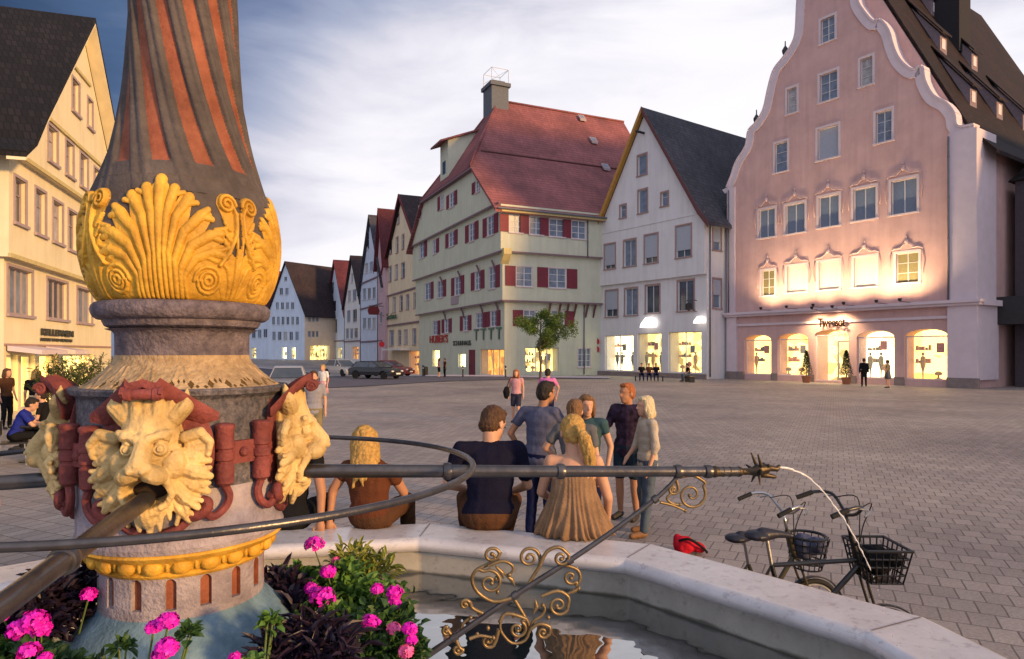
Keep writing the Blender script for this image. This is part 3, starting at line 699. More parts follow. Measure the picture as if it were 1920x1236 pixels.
mb.tube([a0, a0+fw_.N*.8, a0+fw_.N*1.3+Vector((0,0,-.1))], .03, 6); mb.tube(catmull([a0+Vector((0,0,-.9)), a0+fw_.N*.4+Vector((0,0,-.8)), a0+fw_.N*.8+Vector((0,0,-.1))]), .025, 6); obj('bracket', mb, M['black'], hs)
mb = MB(); mb.prism([(0,-.9),(.35,-.75),(.35,-.35),(0,-.2),(-.35,-.35),(-.35,-.75)], lambda a, b, d: a0+fw_.N*(1.0+a)+Vector((0,0,b))+fw_.U*d, -.03, .03); obj('sign_plate', mb, M['black'], hs)
# ---------------------------------------------------------------- green house with red roof
M['green_wall'] = stucco('pale_green_stucco', (.53,.54,.43), .06)
M['green_wall_cool'] = M['green_wall']
M['roof_red'] = tiles('rose_red_roof_tiles', (.29,.105,.11), .15)
M['beam'] = mat('dusky_beam', (.20,.13,.15), .8)
M['soffit'] = mat('cream_eaves_board', (.5,.42,.2), .8)
fg = Face((-.67, 60.0), (2.17, 1)); DG = 26.0; WG = 21.5
cnr = fg.pt(0, -DG, 0); fl_ = Face((cnr.x, cnr.y), (-fg.N.x*-1, -fg.N.y*-1) if False else (fg.N.x, fg.N.y))   # left face: from its far end to the corner
bg_ = Bld('green_gabled_house', 'large pale green house with oxblood shutters and wide red half hipped roof', 'house', fg)
zj = [fg.z_at(1000, 582-5), fg.z_at(1000, 478), fg.z_at(926, 382)]      # jetty levels
zj[0] = fg.z_at(960, 566); zj[1] = fg.z_at(960, 476); eG = fg.z_at(926, 384)
JJ = [0, .35, .65, .9]
def storey(i, z0, z1, seedcut=True):
    j = JJ[i]; mb = MB()
    pts = [fg.pt(-j, j, 0), fg.pt(WG, j, 0), fg.pt(WG, -DG-j, 0), fg.pt(-j, -DG-j, 0)]
    mb.add([p+Vector((0,0,z)) for z in (z0, z1) for p in pts], ((0,1,2,3),(7,6,5,4),(0,4,5,1),(1,5,6,2),(2,6,7,3),(3,7,4,0)))
    return mb
GS = dict(pane='glass_b', sw=.07, sur='frame_pale', depth=.12, frame='white', grid=(2,3), sill=True)
# ground storey: shops on both faces
r0 = fg.rect(985,1048,652,705); interior(bg_, fg, (r0[0], r0[1], .35, r0[3]), 0, 1.3, M['lit_y'], goods=4, seed=31, mull=3, lab='yellow lit shop window behind the young tree')
r0 = fg.rect(1084,1107,653,688); bg_.window(fg, r0, n=0, label='small dark ground floor window with glazing bars', **{**GS, 'grid': (3,3)})
for (l, r, t, b_, s_, d) in ((811,824,656,688,41,.7),(859,873,663,689,42,.7)):
    r0 = fl_.rect(l, r, t, b_); interior(bg_, fl_, (r0[0], r0[1], r0[2], r0[3]), 0, .4, M['lit_c'], goods=0, seed=s_)
r0 = fl_.rect(900,945,655,709); interior(bg_, fl_, (r0[0], r0[1], .0, r0[3]), 0, .8, M['lit_o'], goods=0, seed=44, mull=4, name='entrance', lab='wide amber lit entrance at the corner')
r0 = fl_.rect(880,891,656,709); mb = MB(); fl_.box(mb, r0[0], r0[1], 0, .06, -.9, r0[3]); d_ = bg_.part('door', mb, M['shutter']); mb = MB(); mb.cap(fl_.pt(r0[0]+.3,.1,.6), fl_.pt(r0[0]+.3,.1,1.0), .03, .03, 6); bg_.part('handle', mb, M['black'], parent=d_)
# first-floor windows at ground-storey top (z0..zj0)
for (l, r, t, b_, sh) in ((982,1004,582,612,'L'),(1034,1057,583,612,'R')): bg_.window(fg, fg.rect(l, r, t, b_), n=0, sh=sh, shw=1.0, **GS)
for (l, r, t, b_, sh) in ((812,821,602,628,'R'),(834,842,598,624,'LR'),(869,878,592,620,'LR'),(893,905,587,615,'R'),(920,931,583,612,'LR')): bg_.window(fl_, fl_.rect(l, r, t, b_), n=0, sh=sh, shw=.85, **GS)
mb = storey(0, -1.3, zj[0]); bg_.wall(mb, M['green_wall'])
bg_.cut = MB(); j = JJ[1]
for (l, r, t, b_, sh) in ((968,998,500,537,'L'),(1029,1061,503,540,'LR')): bg_.window(fg, fg.rect(l, r, t, b_, n=j), n=j, sh=sh, shw=1.0 if sh == 'L' else 1.1, **GS)
for (l, r, t, b_, sh) in ((797,808,531,562,'R'),(820,831,527,558,'R'),(853,864,519,553,'LR'),(891,901,509,543,'LR'),(917,929,500,541,'R')): bg_.window(fl_, fl_.rect(l, r, t, b_, n=j), n=j, sh=sh, shw=.95, **GS)
mb = storey(1, zj[0], zj[1]); bg_.wall(mb, M['green_wall'])
bg_.cut = MB(); j = JJ[2]
for (l, r, t, b_, sh) in ((955,979,404,436,'L'),(993,1018,406,440,'L'),(1030,1059,411,444,'L'),(1072,1098,414,448,'L')): bg_.window(fg, fg.rect(l, r, t, b_, n=j), n=j, sh=sh, shw=.85, **GS)
for (l, r, t, b_, sh) in ((787,796,452,484,'R'),(812,818,450,476,'R'),(842,852,435,462,'LR'),(880,890,419,452,'LR'),(914,926,405,441,'LR')): bg_.window(fl_, fl_.rect(l, r, t, b_, n=j), n=j, sh=sh, shw=.95, **GS)
mb = storey(2, zj[1], eG); bg_.wall(mb, M['green_wall'])
# gable storey under the half hip, on the left face
bg_.cut = MB(); j = JJ[3]; hy = 5.0; zh = 19.9; rz = 29.8; rx = 5.0; yb = DG/2
def gy(y): return DG-y     # left-face coordinate of a depth
prof = [(gy(DG+1.0), eG-.4), (gy(DG-hy), zh), (gy(hy), zh), (gy(-1.0), eG-.4)]
for (l, r, t, b_, sh) in ((826,832,366,392,'L'),(843,852,362,388,'LR'),(892,900,338,360,'L')): bg_.window(fl_, fl_.rect(l, r, t, b_, n=j), n=j, sh=sh, shw=.8, **GS)
r0 = fl_.rect(785,791,385,410,n=j); bg_.window(fl_, r0, n=j, **GS)
mb = MB(); mb.prism([(gy(DG+.35), eG+.0), (gy(DG-hy+.25), zh-.25), (gy(hy-.25), zh-.25), (gy(-.35), eG+.0)], fl_.fm(), -3.0, j)
bg_.wall(mb, M['green_wall'])
# roof: lower break, upper slope, half hip; thick enough to be a roof
def rp_(x, y, z): return fg.pt(x, -y, z)
xe = -j-.45; br = 7.2; zb = 22.2
def slope(front):
    Y = (lambda y: y) if front else (lambda y: DG-y)
    t = (br-hy)/(yb-hy); hx = xe+(rx-xe)*((zb-zh)/(rz-zh))
    a = [rp_(xe, Y(-1.1), eG-.55), rp_(WG, Y(-1.1), eG-.55), rp_(WG, Y(br), zb), rp_(hx, Y(br), zb), rp_(xe, Y(hy), zh)]
    b_ = [rp_(hx, Y(br), zb+.04), rp_(WG, Y(br), zb+.04), rp_(WG, yb, rz), rp_(rx, yb, rz)]
    return a, b_
mb = MB()
for fr_ in (True, False):
    for poly in slope(fr_):
        n = len(poly); vs = poly+[p-Vector((0,0,.28)) for p in poly]
        mb.add(vs, [tuple(range(n)), tuple(range(2*n-1, n-1, -1))]+[(i, i+n, (i+1) % n+n, (i+1) % n) for i in range(n)])
poly = [rp_(xe, hy, zh), rp_(xe, DG-hy, zh), rp_(rx, yb, rz)]; vs = poly+[p-Vector((0,0,.28)) for p in poly]
mb.add(vs, [(0,1,2),(5,4,3)]+[(i, i+3, (i+1) % 3+3, (i+1) % 3) for i in range(3)])
bg_.part('roof', mb, M['roof_red'])
mb = MB(); rr_ = [rp_(rx, yb, rz+.05), rp_(WG, yb, rz+.05)]; mb.tube(rr_, .16, 6)
hx = xe+(rx-xe)*((zb-zh)/(rz-zh))
for Y in (lambda y: y, lambda y: DG-y): mb.tube([rp_(xe, Y(hy), zh+.03), rp_(hx, Y(br), zb+.05), rp_(rx, yb, rz+.03)], .12, 6)
bg_.part('ridge_tiles', mb, M['roof_red'], smooth=True)
mb = MB(); mb.tube([rp_(hx+.5, br-.12, zb+.0), rp_(WG, br-.12, zb+.0)], .07, 5); bg_.part('snow_guard', mb, M['verge_r'])
# eaves board on the right face and jetty beams
mb = MB(); mb.tube([fg.pt(-1.2, 1.25, eG-.5), fg.pt(WG, 1.25, eG-.5)], .09, 8); bg_.part('gutter', mb, M['pipe_grey'])
downpipe(bg_, fg, 8.2, JJ[2], zj[1], eG-.5); downpipe(bg_, fg, 8.2, .0, .1, zj[0]-.1)
mb = MB(); fg.box(mb, -JJ[2]-.1, WG-.2, JJ[2], JJ[2]+.5, eG-.75, eG-.4); bg_.part('eaves_board', mb, M['soffit'])
mb = MB()
for k in (1, 2):
    z = zj[k-1]; jo = JJ[k]
    fg.box(mb, -jo-.06, WG, jo-.0, jo+.07, z-.02, z+.13); fl_.box(mb, -jo, DG+jo+.07, jo, jo+.07, z-.02, z+.13)
fl_.box(mb, -.6, DG+.95, .9, .98, eG-.05, eG+.12); bg_.part('jetty_beams', mb, M['beam'])
mb = MB(); fl_.box(mb, gy(DG-hy)-.2, gy(hy)+.2, j+.02, j+.5, zh-.32, zh-.14); bg_.part('hip_eaves', mb, M['beam'])
for i, px in enumerate((1028,1047,1062,1076,1098,1112)):    # brackets under the first jetty
    s_ = fg.s_at(px); mb = MB(); a = fg.pt(s_, .02, zj[0]-1.25); mb.tube([a, a+fg.N*.18+Vector((0,0,.6)), a+fg.N*.42+Vector((0,0,1.2))], [.07,.1,.13], 5); bg_.part('bracket', mb, M['verge_r'])
for z in (zj[1]-1.5, zj[0]-1.0):
    for px in ((836, 870, 906, 935)): 
        s_ = fl_.s_at(px); n_ = JJ[1] if z > zj[0] else 0; mb = MB(); a = fl_.pt(s_, n_+.02, z); mb.tube([a, a+fl_.N*.15+Vector((0,0,.6)), a+fl_.N*.34+Vector((0,0,1.0))], [.06,.09,.11], 5); bg_.part('bracket', mb, M['beam'])
mb = MB(); mb.prism([(-.5,-.8),(.1,-.5),(.9,0),(.9,.5),(-.5,.5)], lambda a, b, d: fg.pt(d, JJ[1]+a*0+.3+(a*.5), zj[1]+b-.2), -.55, .2); bg_.part('corner_bracket', mb, M['soffit'])
# crane dormer on the half hip, chimney, roof lights
def hip_z(x): return zh+(x-xe)*(rz-zh)/(rx-xe)
mb = MB(); yc = yb+1.6; x0 = xe+.7; x1 = 2.7; zt = hip_z(x1)
vs = [rp_(x0,yc-1.3,hip_z(x0)), rp_(x0,yc+1.3,hip_z(x0)), rp_(x1,yc+1.3,hip_z(x1)), rp_(x1,yc-1.3,hip_z(x1)), rp_(x0,yc-1.3,zt-1.2), rp_(x0,yc+1.3,zt-1.2), rp_(x1,yc+1.3,zt), rp_(x1,yc-1.3,zt)]
mb.add([*vs[:2], vs[4], vs[5], rp_(x1,yc-1.3,zt+.0), rp_(x1,yc+1.3,zt+.0)], ((0,2,3,1),(0,4,2),(1,3,5),(2,4,5,3),(0,1,5,4)))
d_ = bg_.part('dormer', mb, M['green_wall'])
mb = MB(); a = [rp_(x0-1.0,yc-1.7,zt-1.75), rp_(x0-1.0,yc+1.7,zt-1.75), rp_(x1+.3,yc+1.7,zt+.1), rp_(x1+.3,yc-1.7,zt+.1)]
mb.add(a+[v+Vector((0,0,.2)) for v in a], ((0,1,2,3),(4,7,6,5),(0,4,5,1),(1,5,6,2),(2,6,7,3),(3,7,4,0))); bg_.part('dormer_roof', mb, M['roof_red'], parent=d_)
mb = MB(); mb.add([rp_(x0-.02, yc-.5, hip_z(x0)+.5), rp_(x0-.02, yc+.5, hip_z(x0)+.5), rp_(x0-.02, yc+.5, hip_z(x0)+1.9), rp_(x0-.02, yc-.5, hip_z(x0)+1.9)], ((0,1,2,3),)); bg_.part('pane', mb, M['glass'], parent=d_)
M['chimney_g'] = mat('slate_chimney', (.12,.13,.15), .9, var=.15)
c0 = rp_(4.0, yb-.2, 26.0); mb = MB(); fg.box(mb, 3.9, 5.9, -yb-1.5, -yb+.9, 26.4, 31.1); fg.box(mb, 3.7, 6.1, -yb-1.7, -yb+1.1, 31.1, 31.5); fg.box(mb, 4.1, 5.6, -yb-1.2, -yb+.6, 31.5, 31.8)
ch = bg_.part('chimney', mb, M['chimney_g'])
M['wire'] = mat('pale_wire', (.5,.5,.52), .5, var=0, bump=0)
mb = MB()
for a, b_ in ((3.9,-yb-1.4),(5.9,-yb-1.4),(5.9,-yb+.9),(3.9,-yb+.9)): mb.tube([fg.pt(a, b_, 31.5), fg.pt(a, b_, 33.0)], .035, 4)
mb.tube([fg.pt(3.9,-yb-1.4,33.0), fg.pt(5.9,-yb-1.4,33.0), fg.pt(5.9,-yb+.9,33.0), fg.pt(3.9,-yb+.9,33.0)], .035, 4, closed=True)
mb.tube([fg.pt(3.9,-yb-1.4,32.0), fg.pt(5.9,-yb+.9,33.0), fg.pt(5.9,-yb-1.4,33.0), fg.pt(3.9,-yb+.9,33.0)], .02, 4); bg_.part('nest_basket', mb, M['wire'], parent=ch)
def roof_at(px, py):   # where the sight line meets the upper front slope
    for i in range(400):
        x = i*.06
        for q in range(60):
            y = br+(yb-br)*q/60; z = zb+(rz-zb)*q/60; p = rp_(x, y, z)
            if abs((p.x/p.y*F+960)-px) < 2.5 and abs(HZ-(p.z-CAMZ)/p.y*F-py) < 4: return x, y, z
        for q in range(60):
            y = -1.1+(br+1.1)*q/60; z = eG-.55+(zb-eG+.55)*q/60; p = rp_(x, y, z)
            if abs((p.x/p.y*F+960)-px) < 2.5 and abs(HZ-(p.z-CAMZ)/p.y*F-py) < 4: return x, y, z
    return None
for (px, py) in ((1092,224),(1114,267),(1137,316)):
    h = roof_at(px, py)
    if h:
        x, y, z = h; mb = MB(); a = [rp_(x-.3,y-.3,z-.05), rp_(x+.5,y-.3,z-.05), rp_(x+.5,y+.3,z+.6), rp_(x-.3,y+.3,z+.6)]
        mb.add([v+Vector((0,0,.25)) for v in a]+a, ((0,1,2,3),(4,7,6,5),(0,4,5,1),(1,5,6,2),(2,6,7,3),(3,7,4,0))); f_ = bg_.part('roof_light', mb, M['frame_lilac'])
        mb = MB(); n_ = [a[0].lerp(a[2], .2), a[1].lerp(a[3], .2), a[2].lerp(a[0], .2), a[3].lerp(a[1], .2)]; mb.add([v+Vector((0,0,.27)) for v in n_], ((0,1,2,3),)); bg_.part('pane', mb, M['glass_b'], parent=f_)
M['red_letter'] = mat('red_lettering', (.42,.03,.02), .5, var=0); M['dark_letter'] = mat('dark_lettering', (.05,.05,.04), .6, var=0)
s0, z0 = fl_.at(807, 643); s1 = fl_.s_at(841); text("HUBER'S", fl_, s0, z0+.0, .85, .1, M['red_letter'], bg_.root, 'shop_sign', width=s1-s0, bold=.02, label='red shop lettering on the left front')
s0, z0 = fl_.at(851, 648); s1 = fl_.s_at(884); text('SCHUHHAUS', fl_, s0, z0+.0, .5, .1, M['dark_letter'], bg_.root, 'shop_sign', width=s1-s0, bold=.01, label='dark lettering above the oxblood door')
s0, z0 = fl_.at(890, 638); s1 = fl_.s_at(942); text('T T T T', fl_, s0, z0+.0, 1.15, .1, mat('green_letter', (.12,.2,.15), .6, var=0), bg_.root, 'shop_sign', width=s1-s0, bold=.01, label='four spaced green letters over the amber entrance')
mb = MB(); fl_.box(mb, fl_.s_at(852), fl_.s_at(866), JJ[1], JJ[1]+.08, fl_.z_at(859,571), fl_.z_at(859,557)); bg_.part('plaque', mb, M['frame_lilac'])

# ---------------------------------------------------------------- the rest of the row
def row_house(name, label, pr, Yr, pxl, U, body, apex_px, eave_px, wallm, roofm, rows, shop=None, depth=14, jet=(), vergem=None, sur=None, roofl=None, over=.5, zb=-2.0):
    """front seen from its far (left) end to its near (right) end"""
    k = (pr-960)/F; Rp = Vector((k*Yr, Yr, 0)); u = Vector((U[0], U[1], 0)).normalized()
    kk = (pxl-960)/F; s_ = (Rp.x-kk*Rp.y)/(u.x-kk*u.y); O = Rp-u*s_
    f = Face((O.x, O.y), U); W = s_; b = Bld(name, label, 'house', f)
    ze = f.z_at(*eave_px); za = f.z_at((pxl+pr)/2, 0); c = W/2; pm = f.pt(c, 0, 0)
    za = CAMZ-(apex_px-HZ)/F*pm.y
    for (l, r, t, bb_, g) in rows:
        b.window(f, f.rect(l, r, t, bb_), sur=sur, sw=.09, grid=g, depth=.14, fw=.06)
    for q in (shop or []):
        l, r, t, bb_, mm, nm = q; s0, s1, z0, z1 = f.rect(l, r, t, bb_); interior(b, f, (s0, s1, z0, z1), 0, 1.0, M[mm], goods=1, seed=int(l), name=nm, mull=2)
    zs_ = ze-.68+.45*(za+.45-ze)/(c+.45); mb = MB(); mb.prism([(0, zb), (0, zs_), (c, za-.3), (W, zs_), (W, zb)], f.fm(), -depth, 0); b.wall(mb, wallm)
    gable_roof(b, f, [(-.45, ze-.35), (c, za+.1), (W+.45, ze-.35)], -depth-.3, over, roofm, th=.26)
    if vergem:
        mb = MB(); pts = [(-.5, ze-.35), (c, za+.14), (W+.5, ze-.35)]; mb.prism(pts+[(a, q-.55) for a, q in reversed(pts)], f.fm(), over+.005, over+.09); b.part('verge_board', mb, M[vergem])
    downpipe(b, f, .2, .0, 0, ze-.5)
    for (pa, py) in jet:
        z = f.z_at(pa, py); mb = MB(); f.box(mb, -.03, W+.03, .0, .16, z-.1, z+.12); b.part('string_course', mb, M['beam'])
    return b, f, W
M['cream'] = stucco('warm_cream_stucco', (.72,.60,.42), .08); M['skyblue'] = stucco('pale_blue_grey_stucco', (.58,.64,.76), .07)
M['offwhite'] = stucco('off_white_stucco', (.72,.69,.66), .07); M['blue_white'] = stucco('bluish_white_stucco', (.58,.66,.78), .07)
M['roof_brown'] = tiles('dark_brown_roof_tiles', (.045,.03,.035), .3); M['roof_wine'] = tiles('wine_red_roof_tiles', (.14,.035,.045), .2)
M['verge_red'] = mat('deep_red_verge', (.16,.025,.03), .7); M['pinkwall'] = stucco('dusty_pink_stucco', (.55,.38,.42), .07)
UR = (.4186, -.908)
bC, fC, WC = row_house('cream_gabled_house', 'cream house with dark roof and red verge boards left of the green house', 793, 83, 722, UR, None, 366, (724,505), M['cream'], M['roof_brown'],
    [(729,734,500,528,(1,2)),(741,746,497,524,(1,2)),(753,759,493,521,(1,2)),(731,735,452,476,(1,2)),(743,747,445,474,(1,2)),(754,758,440,467,(1,2)),(745,749,400,420,(1,2)),
     (724,729,560,588,(1,2)),(737,742,558,586,(1,2)),(750,755,555,583,(1,2)),(762,767,553,580,(1,2)),(776,781,549,578,(1,2)),
     (731,738,620,648,(1,2)),(747,752,620,647,(1,2)),(758,764,619,646,(1,2)),(774,780,617,646,(1,2))],
    [(767,796,658,704,'lit_o','restaurant_entrance'),(731,750,668,684,'dim','shop_window')] if False else [(767,791,658,703,'lit_o','restaurant_entrance')],
    jet=((760,546),(760,607)), vergem='verge_red', sur='frame_brown')
s0, z0 = fC.at(726, 600); text('Gasthaus', fC, s0, z0, .8, .22, mat('green_sign_letter', (.03,.10,.05), .6, var=0), bC.root, 'inn_sign', width=fC.s_at(746)-s0, bold=.02, label='dark green lettering on the cream front')
mb = MB(); fC.box(mb, fC.s_at(735), fC.s_at(770), .02, 1.4, fC.z_at(750,657), fC.z_at(750,655)+.1); bC.part('awning', mb, M['offwhite'])
bD, fD, WD = row_house('slim_blue_grey_house', 'tall narrow blue grey house with slate roof', 719, 100, 676, UR, None, 404, (678,548), M['skyblue'], M['slate'],
    [(688,692,440,468,(1,2))]+[(680+i*9, 686+i*9, 541-i, 562-i, (2,1)) for i in range(4)]+[(680+i*9, 686+i*9, 596, 617, (2,1)) for i in range(4)]+[(684+i*9, 690+i*9, 494-i*3, 512-i*3, (2,1)) for i in range(3)],
    [(683,714,650,690,'dim','shop_window')] if False else [], jet=((700,523),(700,574),(700,640)))
bE, fE, WE = row_house('white_street_house', 'narrow white street house with dark roof beyond the blue grey one', 678, 118, 646, UR, None, 480, (648,575), M['offwhite'], M['roof_brown'],
    [(658,662,512,530,(1,2)),(652,658,545,566,(2,1)),(661,668,543,564,(2,1)),(650,657,582,604,(2,1)),(661,669,580,604,(2,1)),(648,654,616,635,(1,1)),(656,662,616,635,(1,1)),(664,671,615,634,(1,1))],
    [(660,672,650,674,'lit_o','shop_window')], jet=((660,640),))
bF, fF, WF = row_house('lilac_street_house', 'pale lilac street house with wine red roof', 648, 138, 612, UR, None, 488, (614,600), M['blue_white'], M['roof_wine'],
    [(620,626,530,552,(1,2)),(619,630,565,585,(2,1)),(619,632,600,625,(2,1))], [(632,641,652,672,'lit_y','shop_window')], jet=((630,640),))
# corner house facing the street end
fH = Face(((570-960)/F*142-9.3, 142+11.0*0+7.6), (9.3, -7.6)); 
kR = Vector(((571-960)/F*142, 142, 0)); u = Vector((.82, -.57, 0)).normalized(); kk = (503-960)/F
s_ = (kR.x-kk*kR.y)/(u.x-kk*u.y); O = kR-u*s_; fH = Face((O.x, O.y), (u.x, u.y)); WH = s_
bH = Bld('blue_white_corner_house', 'bluish white corner house with large dark roof at the end of the street', 'house', fH)
for (n_, y0, y1, l, r) in ((1,519,527,531,540),(2,540,553,522,543),(4,567,580,515,553),(6,594,609,508,562),(5,622,638,508,562)):
    for i in range(n_):
        w = (r-l)/n_; a = l+w*i+w*.2; bH.window(fH, fH.rect(a, a+w*.6, y0, y1), grid=(2,1), sur=None, depth=.14)
for (l, r) in ((528,537),(546,554)): 
    s0, s1, z0, z1 = fH.rect(l, r, 651, 673); interior(bH, fH, (s0, s1, z0, z1), 0, .8, M['lit_c'], goods=1, seed=l, mull=1)
zeH = fH.z_at(570, 587); zaH = CAMZ-(490-HZ)/F*fH.pt(WH/2,0,0).y; fHs = fH.side(WH)
M['peach'] = stucco('peach_stucco', (.72,.56,.42), .07)
for (y0, y1) in ((592,603),(621,632)):
    for (l, r) in ((577,583),(585,590),(592,597)): bH.window(fHs, fHs.rect(l, r, y0, y1), grid=(2,1), sur=None, depth=.14)
s0, s1, z0, z1 = fHs.rect(581,617,648,675); interior(bH, fHs, (s0, s1, z0, z1), 0, 1.0, M['lit_y'], goods=4, seed=5, mull=5)
DH = 26
mb = MB(); mb.prism([(0,-1),(0,zeH),(WH/2,zaH-.3),(WH,zeH),(WH,-1)], fH.fm(), -DH, 0); bH.wall(mb, M['blue_white'])
mb = MB(); fHs.box(mb, .05, DH-.05, .0, .1, zeH-12.5, zeH-.15)
me = mb.mesh('wall', bH.o); me = boolcut(me, bH.cut, bH.o); o = link('side_wall', me, M['peach'], bH.root); o['label'] = 'peach coloured side wall'
gable_roof(bH, fH, [(-.5,zeH-.5),(WH/2,zaH),(WH+.7,zeH-.6)], -DH, .4, M['roof_brown'])
mb = MB(); fH.box(mb, WH*.62, WH*.62+1.3, -16.3, -15, zaH-6, zaH+.4); bH.part('chimney', mb, M['verge_red'])
mb = MB(); z = zeH+1.0; s_ = WH-.4; fH.box(mb, s_-3.2, s_+.2, -12.6, -10.4, z, z+1.6); d_ = bH.part('dormer', mb, M['peach']); mb = MB(); fH.box(mb, s_+.205, s_+.22, -12.2, -10.8, z+.4, z+1.3); bH.part('pane', mb, M['glass'], parent=d_)
# farther houses at the left end
bI, fI, WI = row_house('red_roofed_far_house', 'distant bluish house with red roof seen just right of the column', 508, 150, 455, (.75,-.66), None, 505, (506,600), M['blue_white'], M['roof_wine'],
    [(472,479,618,634,(2,1)),(483,490,618,634,(2,1)),(494,501,617,633,(2,1))], [(470,480,652,672,'lit_y','shop_window')])
bJ, fJ, WJ = row_house('hidden_street_house', 'bluish house with red roof peeping out between the cream house and the column', 262, 60, 186, (.6,-.8), None, 250, (255,470), M['blue_white'], M['roof_wine'],
    [(193,199,612,640,(1,2)),(215,222,560,590,(1,2)),(200,206,560,590,(1,2))], [(196,212,668,690,'lit_o','shop_window')], over=.3, depth=5)
# pink strip between blue-grey and cream houses
bK, fK, WK = row_house('dusty_pink_house', 'narrow dusty pink house squeezed beside the cream gable', 722, 98.5, 708, UR, None, 392, (712,500), M['pinkwall'], M['roof_wine'],
    [(712,716,520,545,(1,2)),(712,716,585,606,(1,2))], [], vergem='verge_red')

# ---------------------------------------------------------------- cream building at the left edge
M['cream2'] = stucco('butter_cream_stucco', (.70,.62,.43), .07)
fa = Face((-16, 21), (-.3056, 1)); ba = Bld('cream_corner_building', 'butter yellow building with black roof and lit shops at the left edge', 'building', fa)
a0 = fa.s_at(7); aW = 12.2; zs = fa.z_at(0, 648); z1_ = fa.z_at(0, 480); ze_ = fa.z_at(5, 290)+.0
A1 = dict(sur='frame_lilac', sw=.1, depth=.2)
for r_ in ((14,60,505,590),(88,126,527,598),(144,172,543,605)): ba.window(fa, fa.rect(*r_), grid=(4 if r_[0] < 100 else 3,1), frame='frame_lilac', **A1)
for i, (l, r, t, b_) in enumerate(((7,34,672,760),(40,66,668,758),(74,108,668,750),(118,176,672,740))):
    s0, s1, z0, z1 = fa.rect(l, r, t, b_); interior(ba, fa, (max(s0, a0+.2), s1, .25, zs-.3), 0, .42, M['lit_w'] if i != 3 else M['lit_y'], goods=0, seed=50+i)
mb = MB(); fa.box(mb, a0, a0+aW, -12, 0, -.2, z1_); ba.wall(mb, M['cream2'])
jn = .22
for r_ in ((27,48,337,420),(66,85,358,440),(99,117,380,455),(128,144,398,470)): ba.window(fa, fa.rect(*r_, n=jn), n=jn, grid=(2,2), frame='frame_lilac', **A1)
mb = MB(); fa.box(mb, a0-jn, a0+aW+jn, -12, jn, z1_, ze_); ba.wall(mb, M['cream2'])
jn = .42
for r_ in ((90,107,240,305),(123,137,268,330),(150,164,292,352),(176,186,318,365),(135,148,152,212),(164,173,188,240)): ba.window(fa, fa.rect(*r_, n=jn), n=jn, grid=(2,2), frame='frame_lilac', **A1)
cc = a0+aW/2; zr = 15.8
mb = MB(); mb.prism([(a0-.2,ze_),(a0+.6,ze_+1.0),(cc,zr-.35),(a0+aW-.6,ze_+1.0),(a0+aW+.2,ze_)], fa.fm(), -12, jn); ba.wall(mb, M['cream2'])
gable_roof(ba, fa, [(a0-1.0,ze_-.05),(a0-.1,ze_+.55),(a0+.9,ze_+1.75),(cc,zr),(a0+aW-.9,ze_+1.75),(a0+aW+.1,ze_+.5),(a0+aW+1.0,ze_-.05)], -12.3, .95, M['roof_black'], th=.2)
mb = MB(); pts = [(a0-1.0,ze_-.05),(a0-.1,ze_+.55),(a0+.9,ze_+1.75),(cc,zr),(a0+aW-.9,ze_+1.75),(a0+aW+.1,ze_+.5),(a0+aW+1.0,ze_-.05)]
mb.prism([(a, b-.205) for a, b in pts]+[(a, b-.3) for a, b in reversed(pts)], fa.fm(), jn+.01, .94); ba.part('eaves_soffit', mb, M['cream2'])
mb = MB()
for z, n_ in ((z1_, .22), (ze_, .42)): fa.box(mb, a0-n_-.03, a0+aW+n_, n_, n_+.06, z-.02, z+.12)
z = fa.z_at(100, 232, .42); fa.box(mb, a0+2.5, a0+aW-2.5, .42, .5, z-.05, z+.08); z = fa.z_at(150, 156, .42); fa.box(mb, a0+5.0, a0+aW-5.0, .42, .5, z+.3, z+.42)
ba.part('string_course', mb, M['soffit'])
mb = MB(); fa.box(mb, a0, a0+aW, 0, .06, zs, zs+.07); ba.part('shop_fascia', mb, M['frame_brown'])
for (l, r) in ((6,66),(82,112)):
    mb = MB(); s0 = fa.s_at(l); s1 = fa.s_at(r); mb.prism([(0,0),(.0,-.16),(.95,-.28),(.95,-.14)], lambda a, b, d: fa.pt(d, .06+a, zs+b), max(s0, a0+.1), s1); ba.part('awning', mb, M['frame_pale'])
s0, z0 = fa.at(75, 628); s1 = fa.s_at(135); text('KELLERMEN', fa, s0, z0-.0, .24, .05, M['dark_letter'], ba.root, 'shop_sign', width=s1-s0, bold=.012, label='dark lettering above the shop, upper line')
s0, z0 = fa.at(74, 639); text('MODE UND SCHUHE', fa, s0, z0, .11, .05, M['dark_letter'], ba.root, 'shop_sign', width=fa.s_at(133)-s0, bold=.005, label='small dark lettering, lower line')
